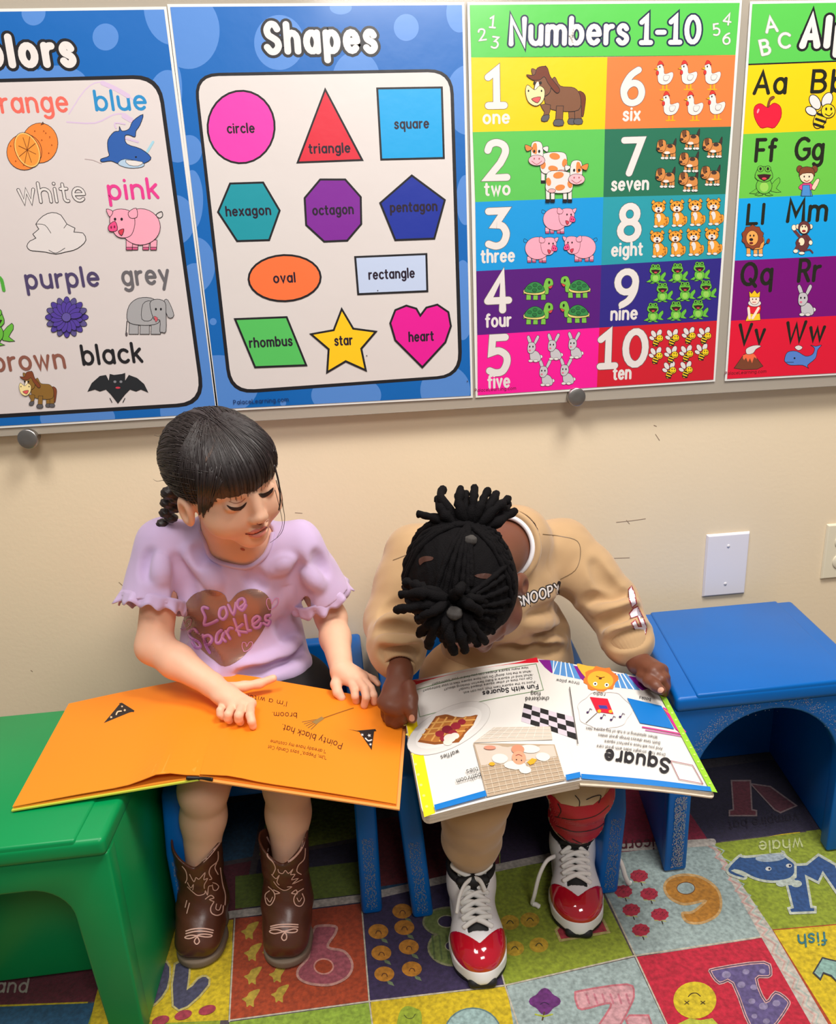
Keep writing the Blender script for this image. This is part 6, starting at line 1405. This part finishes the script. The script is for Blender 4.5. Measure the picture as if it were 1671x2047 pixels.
# ------------------------------------------------------------------ sneakers
M_sw = mat('white_leather', (236, 234, 236), 0.42, bump=0.1, bscale=300, bdist=0.0005); M_red = mat('red_patent', (190, 12, 40), 0.10, coat=1.0, spec=.6); M_bkf = mat('black_mesh', (16, 16, 18), 0.6, bump=.3, bscale=900, bdist=.0006)
M_rub = mat('white_rubber', (230, 228, 228), 0.5); M_brub = mat('black_rubber', (22, 22, 24), 0.6); M_lace = mat('lace_cotton', (240, 238, 234), 0.8, bump=.3, bscale=1500, bdist=.0004)
def sneaker(heel, toe, tied, ank):
    W_, R, L = frame2(heel, toe); W = lambda x, y, z: W_(x, y, z*.80 if z > .03 else z-.2*max(0, z-.0))
    lo = np.min([W(x, y, 0) for x in (-.07, .07) for y in (-.07, L+.04)], 0)-.01; hi = np.max([W(x, y, .14) for x in (-.07, .07) for y in (-.07, L+.04)], 0)+.01; lo[2] = -.004
    ctr = [(0, .034, .0315), (0, .075, .031), (0, L-.062, .040), (0, L-.042, .0375)]; h = .0016
    Fs = Field(lo, hi, h); Fs.fn(outline_sdf(W, R, .007, .026, ctr, .004), 0, 'u')
    Fs.cone(W(0, L-.03, .012), .026, W(0, L-.014, .010), .020, .012); Fs.fn(lambda x, y, z: .007-z, 0); Fs.fn(lambda x, y, z: z-.028, .003)
    U = Field(lo, hi, h)
    U.ell(W(0, L-.052, .034), (.040, .052, .029), R, 0).cone(W(0, L-.075, .046), .034, W(0, .058, .070), .033, .02).cone(W(0, .040, .04), .032, W(0, .040, .085), .036, .02)
    U.cone(W(0, .042, .08), .036, W(0, .040, .112), .037, .012); U.fn(lambda x, y, z: .012-z, 0)
    loc = lambda x, y, z: ((x-heel[0])*R[0, 0]+(y-heel[1])*R[1, 0], (x-heel[0])*R[0, 1]+(y-heel[1])*R[1, 1])
    def top(x, y, z):
        lx, ly = loc(x, y, z); return z-(.084+.012*np.clip((.03-ly)/.05, -.6, 1)+.010*np.clip(np.abs(lx)/.03, 0, 1))
    U.fn(top, .004)
    full = U.copy()
    U.cone(W(0, .040, .075), .028, W(0, .038, .15), .033, .004, 's')
    # throat opening between the eyelet rows
    def throat(x, y, z):
        lx, ly = loc(x, y, z); return np.maximum(np.maximum(np.abs(lx)-(.0165+.08*np.clip(.085-ly, 0, .06)), np.abs(ly-(.055+L-.044)/2)-(L-.044-.050)/2), .040-z)
    T_ = full.copy()
    T_.d += .0035
    T_.fn(lambda x, y, z: throat(x, y, z)-.004, .002)
    U2 = U; U2.d = np.maximum(U2.d, -np.broadcast_to(throat(U2.ax[0][:, None, None], U2.ax[1][None, :, None], U2.ax[2][None, None, :]), U2.d.shape)-.001).astype(np.float32)
    up = U2.build('sneaker', M_sw, boy, 2)
    C_ = full; C_.d -= .0016
    C_.fn(lambda x, y, z: (L-.026)-.85*np.abs(loc(x, y, z)[0])-loc(x, y, z)[1]+.25*(z-.05), .002); C_.fn(lambda x, y, z: .016-z, .001)
    C_.build('toe_cap', M_red, up, 2)
    Fs.build('midsole', M_rub, up, 1)
    Fo = Field(lo, hi, h); Fo.fn(outline_sdf(W, R, .0, .009, ctr, .0035), 0, 'u').cone(W(-.013, L-.002, .006), .0085, W(.013, L-.002, .006), .0085, .004); Fo.fn(lambda x, y, z: -z, 0); Fo.build('outsole', M_brub, up, 1)
    T_.build('tongue', M_bkf, up, 1)
    tg = Field(lo, hi, h); tg.cone(W(-.018, .078, .086), .006, W(.018, .078, .086), .006, 0).cone(W(-.021, .072, .112), .006, W(.021, .072, .112), .006, .02).cone(W(0, .078, .088), .008, W(0, .073, .112), .008, .02)
    tgo = tg.build('tongue_pad', M_bkf, up, 1)
    col_ = [W(.0335*math.cos(a), .039+.0335*math.sin(a)*1.0, .112+.012*np.clip(-math.sin(a), -.3, 1)) for a in np.linspace(math.radians(52), math.radians(488-360+360), 40) if True]
    ang = np.linspace(math.radians(125), math.radians(415), 40); col_ = [W(.034*math.cos(a), .040+.034*math.sin(a), .108+.012*max(-math.sin(a), -.3)+.008*abs(math.cos(a))) for a in ang]
    tube(col_, .0058, 10, 'collar_lining', M_bkf, up)
    bt = mesh_bvh([up, bpy.data.objects[up.name]]); tb = full
    def topz(lx, ly):
        p = W(lx, ly, .2); hb = BV.ray_cast(V3(p), Vector((0, 0, -1))); return p if hb[0] is None else np.array(hb[0])
    V_, F_ = full.mesh(0) if False else (None, None)
    BV = BVFULL(W, R, L, lo, hi, h)
    ys = [.082, .092, .102, .112]
    ys = [.064+(L-.058-.064)*i/5 for i in range(6)]
    for i, yy in enumerate(ys):
        for s in (-1, 1):
            a = [topz(s*.0215, yy-.003), topz(s*.010, yy+.001), topz(0, yy+.004), topz(-s*.010, yy+.007), topz(-s*.0215, yy+.010)]
            P = catmull([q+[0, 0, .0022 if s > 0 else .0034] for q in a], 4, False); tube(P, .0029, 7, 'lace', M_lace, up, flat=1.5)
    return up, W, R, L, topz
def BVFULL(W, R, L, lo, hi, h):
    U = Field(lo, hi, .0025); U.ell(W(0, L-.052, .034), (.040, .052, .029), R, 0).cone(W(0, L-.075, .046), .034, W(0, .058, .070), .033, .02).cone(W(0, .040, .04), .032, W(0, .040, .085), .036, .02)
    V, F = U.mesh(1); return BVHTree.FromPolygons([Vector(v) for v in V], [tuple(map(int, f)) for f in F])
s1_, W1, R1, L1, tz1 = sneaker((.166, -.358), (.152, -.540), True, anL)
s2_, W2, R2, L2, tz2 = sneaker((.360, -.300), (.318, -.474), False, anR)
# bow of the tied shoe
kn = tz1(0, .074)+[0, 0, .006]
for pts in ([(0, 0, 0), (-.018, -.006, .006), (-.030, -.012, .012), (-.024, -.016, .014), (-.008, -.006, .006)], [(0, 0, 0), (.018, -.006, .006), (.030, -.014, .012), (.026, -.018, .014), (.008, -.008, .006)], [(0, 0, 0), (.014, .014, .000), (.024, .030, -.008), (.030, .046, -.022)], [(0, 0, 0), (-.010, .010, .002), (-.016, .022, -.006)]):
    tube(catmull([kn+R1@np.array(p) for p in pts], 6, False), .0026, 7, 'lace', M_lace, s1_, flat=1.5)
for pts in ([(1108, 1712, -.385), (1092, 1722, -.40), (1078, 1750, -.405), (1068, 1790, -.405), (1064, 1822, -.40), (1072, 1832, -.405), (1078, 1836, -.41)], [(1204, 1702, -.375), (1222, 1706, -.385), (1240, 1722, -.39), (1250, 1752, -.39), (1256, 1790, -.385), (1258, 1800, -.38)]):
    P = [J(*q) for q in pts]
    for q in P: q[2] = max(q[2], .0035)
    tube(catmull(P, 6, False), .0029, 7, 'loose_lace', M_lace, s2_, flat=1.4)
# small white letters on the tongues
for so, cx_, cy_, w_ in ((s1_, 946, 1780, 42), (s2_, 1166, 1722, 36)):
    k = wrap_ink([c for c in so.children if c.name.startswith('tongue_pad')][0], 2, .0005); d = k.root()
    d.ln([(cx_-w_/2, cy_-2), (cx_-w_/4, cy_+2), (cx_-w_/8, cy_-1), (cx_+w_/8, cy_+3), (cx_+w_/3, cy_-1), (cx_+w_/2, cy_)], 2.2, (226, 226, 226)); k.build('tongue_mark', M_ink, so)
# ------------------------------------------------------------------ books
class Patch:
    """a page: four corners in the room, measured from four corners in the photo; bulge bends it"""
    def __init__(s, px, zs, bulge=None):
        s.c = [Zp(*q, z) for q, z in zip(px, zs)]; s.b = bulge
        A = []; B = []
        for (x, y), (u, v) in zip(px, ((0, 0), (1, 0), (1, 1), (0, 1))):
            A += [[x, y, 1, 0, 0, 0, -u*x, -u*y], [0, 0, 0, x, y, 1, -v*x, -v*y]]; B += [u, v]
        s.h = np.append(np.linalg.solve(np.array(A, float), np.array(B, float)), 1)
        n = np.cross(s.c[1]-s.c[3], s.c[0]-s.c[2]); s.n = n/np.linalg.norm(n)
        if s.n[2] < 0: s.n = -s.n
    def at(s, x, y):
        h = s.h; w = h[6]*x+h[7]*y+1; return ((h[0]*x+h[1]*y+h[2])/w, (h[3]*x+h[4]*y+h[5])/w)
    def surf(s, u, v, l=0.0):
        c = s.c; q = (c[0]*(1-u)+c[1]*u)*(1-v)+(c[3]*(1-u)+c[2]*u)*v
        return Vector(q+s.n*(l+(s.b(u, v) if s.b else 0)))
    def ink(s, grid=.05): return Ink(s.surf, s.at, 5e-5, grid, 2e-4)
    def slab(s, out, l0, l1, name, m, parent, grid=.06, bend=True):
        """solid sheet between lifts l0 (top) and l1 (bottom)"""
        b = s.b
        if not bend: s.b = None
        k = Ink(s.surf, s.at, 0, grid, l0); k.face(out, (255, 255, 255), 0); nv = len(k.v); V = list(k.v); F = list(k.f)
        k2 = Ink(s.surf, s.at, 0, grid, l1); k2.face(out, (255, 255, 255), 0); V += k2.v; F += [tuple(i+nv for i in reversed(f)) for f in k2.f]
        for i in range(len(out)):
            a, c = out[i], out[(i+1) % len(out)]; n = len(V); V += [s.surf(*a, l0), s.surf(*c, l0), s.surf(*c, l1), s.surf(*a, l1)]; F.append((n, n+1, n+2, n+3))
        s.b = b
        bm = bmesh.new(); vs = [bm.verts.new(v) for v in V]
        for f in F:
            try: bm.faces.new([vs[i] for i in f])
            except ValueError: pass
        bmesh.ops.remove_doubles(bm, verts=bm.verts[:], dist=1e-5); bmesh.ops.recalc_face_normals(bm, faces=bm.faces[:])
        return obj_bm(name, bm, m, parent)
def usq(r=0.0, u0=0.0, u1=1.0, v0=0.0, v1=1.0, cor=(1, 1, 1, 1), asp=1.0, n=14):
    out = []
    for i, (u, v, du, dv) in enumerate(((u0, v0, 1, 1), (u1, v0, -1, 1), (u1, v1, -1, -1), (u0, v1, 1, -1))):
        if r and cor[i]:
            a = [(u, v+dv*r*asp), (u+du*r, v)]
            if i % 2: a.reverse()
            p, q = a
            for t in range(6): t /= 5; out.append(((1-t)**2*p[0]+2*t*(1-t)*u+t*t*q[0], (1-t)**2*p[1]+2*t*(1-t)*v+t*t*q[1]))
        else: out.append((u, v))
    R = []
    for i, p in enumerate(out):
        q = out[(i+1) % len(out)]; L = math.hypot(q[0]-p[0], q[1]-p[1]); k = max(1, int(L*n))
        R += [(p[0]+(q[0]-p[0])*j/k, p[1]+(q[1]-p[1])*j/k) for j in range(k)]
    return R
M_pg = mat('page_print', (255, 255, 255), 0.5, attr=True, spec=.35); M_paper = mat('orange_paper', (246, 150, 44), .55); M_lime = mat('lime_cover', (196, 206, 70), .45); M_orc = mat('orange_cover', (240, 158, 80), .45); M_board = mat('cream_board', (212, 198, 178), .7, var=.06, vscale=90, bump=.2, bscale=60, stretch=(1, 1, 12))
OR = (250, 140, 28)
# --- orange picture book
gl = [(137, 1407), (456, 1346), (399, 1552), (24, 1614)]; gr = [(456, 1346), (812, 1409), (796, 1611), (399, 1552)]
bk = empty('picture_book', Zp(420, 1460, .352), 'open orange picture book with witch hats held on the lap of the girl', 'book')
lb = lambda u, v: .0030*math.sin(math.pi*min(1, max(0, u)))+.0120*math.exp(-((u-.80)/.13)**2)*max(0, v)**3
rb = lambda u, v: .0045*math.exp(-((u-.16)/.12)**2)*(.3+.7*max(0, v)**3)+.0025*math.sin(math.pi*min(1, max(0, u)))
PL = Patch(gl, (.3435, .360, .349, .3435), lb); PR = Patch(gr, (.360, .352, .345, .349), rb)
PL.slab(usq(0, -.004, 1, -.006, 1.008), -.0032, -.0052, 'back_cover', M_lime, bk, bend=False); PR.slab(usq(0, 0, 1.006, -.006, 1.010), -.0032, -.0052, 'front_cover', M_orc, bk, bend=False)
PL.slab(usq(0, .004, 1, .004, .996), -.0010, -.0031, 'page_stack', M_paper, bk, bend=False); PR.slab(usq(0, 0, .990, .004, .990), -.0010, -.0031, 'page_stack', M_paper, bk, bend=False)
PL.slab(usq(0, .002, 1, .002, .998), .0004, -.0004, 'page', M_paper, bk); PR.slab(usq(0, 0, .990, .002, .990), .0004, -.0004, 'page', M_paper, bk)
k = PL.ink(); k.base = .0006; d = k.root(); k.face(usq(0, .002, 1, .002, .998), OR, 0); d.lay[0] = 1
d.p([(201, 1453), (233, 1414), (240, 1414), (262, 1430), (252, 1432)], (40, 32, 34), 0); d.p([(232, 1412), (238, 1411), (262, 1428), (260, 1432), (240, 1420)], (40, 32, 34), 0)
for x, y, r in ((216, 1441, 2.4), (243, 1427, 2.4), (238, 1419, 2)): d.p([(x+r*(1.3 if i % 2 else .55)*math.cos(i*.628), y+r*(1.3 if i % 2 else .55)*math.sin(i*.628)) for i in range(10)], (244, 210, 170), 0)
d.ln([(226, 1436), (229, 1430), (236, 1429)], 2.6, (244, 210, 170), 2)
k.build('printed_page', M_pg, bk)
k = PR.ink(); k.base = .0006; d = k.root(); k.face(usq(0, 0, .990, .002, .990), OR, 0); d.lay[0] = 1
tc_ = (84, 34, 12)
d.tx("I'm a witch", 585, 1412, 10.5, tc_, .13, 'l', ang=190, wd=92); d.tx('broom.', 605, 1436, 11, tc_, .13, 'l', ang=182, wd=52); d.tx('Pointy black hat.', 695, 1497, 12, tc_, .13, 'l', ang=197.5, wd=126)
d.tx('"I already have my costume', 663, 1511, 6.5, tc_, .13, 'l', ang=190.5, wd=114); d.tx('"Um, Peppa," says Candy Cat', 664, 1523, 6.5, tc_, .13, 'l', ang=190.5, wd=120)
d.ln([(716, 1423), (657, 1447)], 2.4, (150, 92, 20))
for q in ((616, 1455), (620, 1459), (624, 1463), (628, 1467), (634, 1470)): d.ln([(657, 1447), q], 1.4, (120, 92, 50))
d.p([(655, 1443), (660, 1448), (644, 1460), (636, 1455)], (150, 120, 70), 0)
d.p([(704, 1468), (722, 1471), (756, 1466), (758, 1470), (735, 1474), (750, 1509), (727, 1473)], (36, 30, 32), 0); d.p([(726, 1472), (754, 1470), (749, 1509)], (36, 30, 32), 0)
for x, y, r in ((732, 1479, 2.6), (745, 1480, 3), (747, 1498, 2.4)): d.p([(x+r*(1.3 if i % 2 else .55)*math.cos(i*.628), y+r*(1.3 if i % 2 else .55)*math.sin(i*.628)) for i in range(10)], (240, 236, 230), 0)
d.ln([(738, 1486), (743, 1491), (749, 1489)], 2.6, (240, 236, 230), 2)
k.build('printed_page', M_pg, bk)
# dotted spine strip at the near end
sp = [PL.surf(.93, 1.004, -.0036), PL.surf(1, 1.004, -.0036), PR.surf(.07, 1.006, -.0036)]
tube(catmull(sp, 8, False), .0017, 8, 'spine', mat('black_spine', (24, 22, 24), .5), bk, flat=1.6)
# --- board book of shapes
bl = [(797, 1369), (1074, 1317), (1160, 1560), (846, 1634)]; br = [(1074, 1317), (1312, 1361), (1432, 1587), (1160, 1560)]
bb = empty('board_book', Zp(1100, 1460, .345), 'open white board book about squares held by the boy', 'book')
QL = Patch(bl, (.372, .368, .336, .334), lambda u, v: .006*math.sin(math.pi*min(1, max(0, u)))*(1-.5*v)); QR = Patch(br, (.368, .338, .300, .336), lambda u, v: .003*math.sin(math.pi*min(1, max(0, u))))
ol = usq(.06, cor=(1, 0, 0, 1)); orr = usq(.06, cor=(0, 1, 1, 0))
for i in range(3): QL.slab(ol, -.0002-.0048*i, -.0044-.0048*i, 'board_page', M_board, bb)
QR.slab(orr, -.0002, -.0042, 'board_page', M_board, bb); QR.slab(usq(.05, 0, 1.0, .0, 1.012, cor=(0, 1, 1, 0)), -.0046, -.0066, 'cover', M_board, bb)
k = QL.ink(); d = k.root(); PGW = (226, 222, 217); k.face(ol, PGW, 0); d.lay[0] = 1
d.p([(797, 1364), (1073, 1314), (1077, 1325), (800, 1384)], (214, 22, 46), 0)
d.p([(799, 1378), (819, 1374), (870, 1627), (848, 1634)], (250, 220, 20), 0)
for t in range(9):
    x, y = 812+5.4*t, 1455+20*t; d.e(x-2, y, 3, 2.4, (252, 238, 120), 0, 0)
d.ln([(830, 1384), (1072, 1329), (1088, 1386), (840, 1441), (830, 1384)], 1.2, (120, 150, 110))
d.tx('Fun with Squares', 1076, 1375, 9, (40, 40, 46), .2, 'l', ang=170.5, wd=114)
for i, (t, w_) in enumerate((('*Point to the square item that you can eat.', 150), ('Can you think of other square shaped foods?', 150), ('*What kind of square is Baby Newton thinking about?', 182), ('*What is the boy doing? Do you have square tiles in your bathroom?', 222), ('How many square shapes can you find in your bathroom?', 196))):
    d.tx(t, 1072-3.0*i-(5 if i in (1, 4) else 0), 1367-7.6*i, 4.6, (60, 60, 62), .14, 'l', ang=169.6, wd=w_)
d.p([(898+90*math.cos(t*.2094)*.9-40*math.sin(t*.2094)*-.42, 1466+90*math.cos(t*.2094)*-.42+40*math.sin(t*.2094)*.9) for t in range(30)], (222, 218, 214), 1, oc=(196, 190, 186)); d.p([(898+72*math.cos(t*.2094)*.9-30*math.sin(t*.2094)*-.42, 1466+72*math.cos(t*.2094)*-.42+30*math.sin(t*.2094)*.9) for t in range(30)], (234, 230, 226), 0)
d.p([(836, 1492), (872, 1442), (890, 1439), (956, 1442), (947, 1462), (918, 1496), (870, 1499)], (150, 84, 36), 0); d.p([(840, 1488), (874, 1446), (952, 1445), (944, 1460), (916, 1490), (870, 1494)], (196, 122, 56), 0)
for a, b in (((850, 1484), (878, 1446)), ((864, 1490), (894, 1446)), ((880, 1492), (912, 1446)), ((900, 1490), (932, 1446))): d.ln([a, b], 3.2, (232, 172, 92))
for a, b in (((852, 1468), (946, 1462)), ((846, 1478), (930, 1474)), ((864, 1456), (950, 1452))): d.ln([a, b], 3.0, (232, 172, 92))
for x, y, r in ((880, 1478, 9), (895, 1470, 11), (912, 1464, 10), (924, 1456, 8), (888, 1488, 8), (906, 1478, 9)): d.e(x, y, r, r*.7, (132, 28, 48) if (x+y) % 2 else (160, 40, 56), 0, 0)
for x, y, r in ((900, 1488, 12), (910, 1484, 9), (896, 1496, 9)): d.e(x, y, r, r*.7, (238, 228, 216), 0, 0)
d.tx('waffles', 917, 1511, 8, (70, 70, 70), .13, 'l', ang=163, wd=38)
f4 = [np.array(q, float) for q in ((1049, 1416), (1148, 1440), (1155, 1484), (1043, 1453))]
for i in range(6):
    for j in range(4):
        P_q = [tuple((f4[0]*(1-u)+f4[1]*u)*(1-v)+(f4[3]*(1-u)+f4[2]*u)*v) for u, v in ((i/6, j/4), ((i+1)/6, j/4), ((i+1)/6, (j+1)/4), (i/6, (j+1)/4))]
        d.loc(0, 0, lay=6).raw(P_q, (26, 26, 30) if (i+j) % 2 == 0 else (206, 194, 206))
d.ln([(1141, 1381), (1157, 1494)], 1.6, (70, 60, 60)); d.tx('checkered', 1099, 1401, 8, (60, 60, 60), .13, 'l', ang=176, wd=48); d.tx('flag', 1082, 1391, 8, (60, 60, 60), .13, 'l', ang=176, wd=20)
d.p([(947, 1498), (988, 1468), (1102, 1462), (1106, 1488)], (206, 194, 180), 0)
for i in range(8): d.ln([(960+18*i, 1492-i*.8), (994+13.5*i, 1467-i*.6)], .8, (232, 226, 216))
for i in range(3): d.ln([(960+10*i, 1490-8*i), (1104-1*i, 1482-7*i)], .8, (232, 226, 216))
d.p([(947, 1500), (1110, 1498), (1130, 1564), (973, 1600)], (178, 156, 132), 0); d.p([(950, 1502), (1108, 1500), (1114, 1522), (1040, 1540), (962, 1542)], (206, 192, 178), 0)
for i in range(12): d.ln([(962+13*i, 1542-2*i), (975+13.2*i, 1597-3.0*i)], .9, (214, 200, 180))
for i in range(7): d.ln([(962+2*i, 1546+8*i), (1117+2*i, 1520+7*i)], .9, (214, 200, 180))
for x, y, rx, ry in ((1000, 1530, 16, 9), (1060, 1510, 20, 8), (1086, 1524, 14, 8), (1030, 1542, 22, 8), (1050, 1550, 12, 7)): d.e(x, y, rx, ry, (232, 222, 212), 0, 0)
d.e(1036, 1512, 13, 9, (214, 140, 110), 0, 0); d.e(1038, 1528, 14, 13, (222, 156, 124), 0, 0); d.ln([(1032, 1524), (1038, 1522), (1044, 1525)], 1.5, (150, 70, 60), 2); d.e(1033, 1532, 1.4, 1.4, BK, 0, 0); d.e(1043, 1533, 1.4, 1.4, BK, 0, 0)
d.p([(1054, 1536), (1064, 1528), (1074, 1530), (1068, 1538), (1060, 1541)], (232, 164, 40), 0); d.e(984, 1541, 6, 3.4, (232, 164, 40), 0, 0); d.e(980, 1510, 12, 4, (214, 140, 116), 0, 0)
d.tx('bathroom', 960, 1558, 8.5, (70, 70, 70), .13, 'l', ang=166, wd=50); d.tx('tiles', 955, 1547, 8.5, (70, 70, 70), .13, 'l', ang=166, wd=24)
d.p([(868, 1616), (970, 1590), (973, 1600), (870, 1626)], (10, 118, 200), 0); d.p([(1130, 1556), (1159, 1549), (1161, 1559), (1132, 1566)], (10, 118, 200), 0)
k.build('printed_page', M_pg, bb)
k = QR.ink(); d = k.root(); k.face(orr, PGW, 0); d.lay[0] = 1
d.p([(1076, 1319), (1100, 1321), (1312, 1361), (1300, 1378), (1288, 1384), (1270, 1372), (1232, 1362), (1180, 1372), (1166, 1362), (1104, 1348), (1090, 1336)], (126, 22, 136), 0)
for q in ([(1102, 1322), (1150, 1331), (1167, 1364), (1108, 1350)], [(1220, 1354), (1256, 1350), (1284, 1384), (1234, 1380)]):
    d.p(q, (84, 142, 204), 0); a, b, c_, e_ = (np.array(z_, float) for z_ in q)
    for i in range(1, 6): d.ln([tuple(a+(b-a)*i/6), tuple(e_+(c_-e_)*max(0, (i-2))/4)], 2.2, (228, 236, 240))
d.p([(1158, 1332), (1180, 1336), (1212, 1340), (1228, 1348), (1226, 1356), (1210, 1352), (1196, 1366), (1176, 1360)], (240, 178, 60), 0, 3)
d.p([(1206+(33+3*math.cos(t*2.2))*math.cos(t*.262), 1364+(26+3*math.cos(t*2.2))*math.sin(t*.262)) for t in range(24)], (214, 120, 50), 0); d.e(1206, 1366, 26, 19, (246, 172, 54), 8, 0)
for x in (1196, 1219): d.e(x, 1374+(x-1196)*.1, 4.4, 4.2, (246, 244, 236), 0, 0); d.e(x, 1374+(x-1196)*.1, 2, 2, BK, 0, 0)
d.ln([(1198, 1358), (1206, 1361), (1214, 1360)], 1.4, (120, 60, 20), 2); d.e(1206, 1363, 3.4, 2, (90, 40, 20), 0, 0)
d.tx('throw pillow', 1164, 1370, 6, (80, 80, 84), .13, 'l', ang=190, wd=50)
d.p([(1214+54*math.cos(t*.262)*(1+.05*math.cos(t*1.9)), 1428+38*math.sin(t*.262)*(1+.05*math.cos(t*1.9))) for t in range(24)], None, 1.0, 3, oc=(206, 202, 204))
d.p([(1185, 1401), (1221, 1405), (1233, 1436), (1199, 1431)], (214, 24, 54), 0); d.p([(1202, 1418), (1219, 1419), (1222, 1426), (1205, 1425)], (56, 60, 150), 0)
for x, y in ((1204, 1430), (1227, 1431)): d.e(x, y, 4, 3.4, (246, 170, 40), 0, 0)
d.tx('radio', 1216, 1394, 6.5, (80, 80, 84), .13, 'l', ang=186, wd=24); d.tx('books', 1304, 1401, 6.5, (80, 80, 84), .13, 'l', ang=190, wd=22)
d.ln([(1200, 1433), (1176, 1453)], 1.2, (90, 84, 84))
for x, y in ((1180, 1432), (1208, 1444), (1228, 1448), (1246, 1442)): d.e(x, y, 2.6, 2, (60, 40, 90), 0, 0); d.ln([(x+2, y), (x+5, y-7), (x+9, y-5)], 1.2, (60, 40, 90))
d.p([(1259, 1403), (1324, 1416), (1350, 1463), (1285, 1454)], (8, 116, 198), 0); d.ln([(1290, 1462), (1362, 1472)], 2.6, (206, 60, 140)); d.ln([(1296, 1468), (1366, 1477)], 1.8, (196, 90, 170)); d.p([(1326, 1418), (1334, 1422), (1372, 1468), (1364, 1472), (1352, 1462)], (222, 30, 140), 0)
d.ln([(1330, 1424), (1350, 1440), (1366, 1466)], 2, (240, 150, 60), 2)
for i, t in enumerate(('Draw four straight sides with great care', 'And you will have a perfect square.', 'Bath time always brings great smiles', 'When splashing in a tub of big square tiles.')):
    d.tx(t, 1334-5*i, 1514-11.5*i, 5.6, (90, 90, 94), .13, 'l', ang=187.2, wd=(138, 118, 124, 146)[i])
d.tx('Square', 1343, 1526, 25, (36, 36, 42), .21, 'l', ang=188.5, wd=133)
d.ln([(1344, 1528), (1386, 1535), (1406, 1571), (1361, 1564), (1344, 1528)], 1.2, (150, 70, 90))
d.p([(1302, 1360), (1313, 1362), (1433, 1587), (1420, 1585)], (150, 204, 50), 0)
for t in range(14): d.e(1322+7.4*t, 1388+14*t, 2.4, 2.0, (190, 226, 110), 0, 0)
d.p([(1161, 1551), (1419, 1577), (1422, 1586), (1162, 1560)], (10, 118, 200), 0)
k.build('printed_page', M_pg, bb)
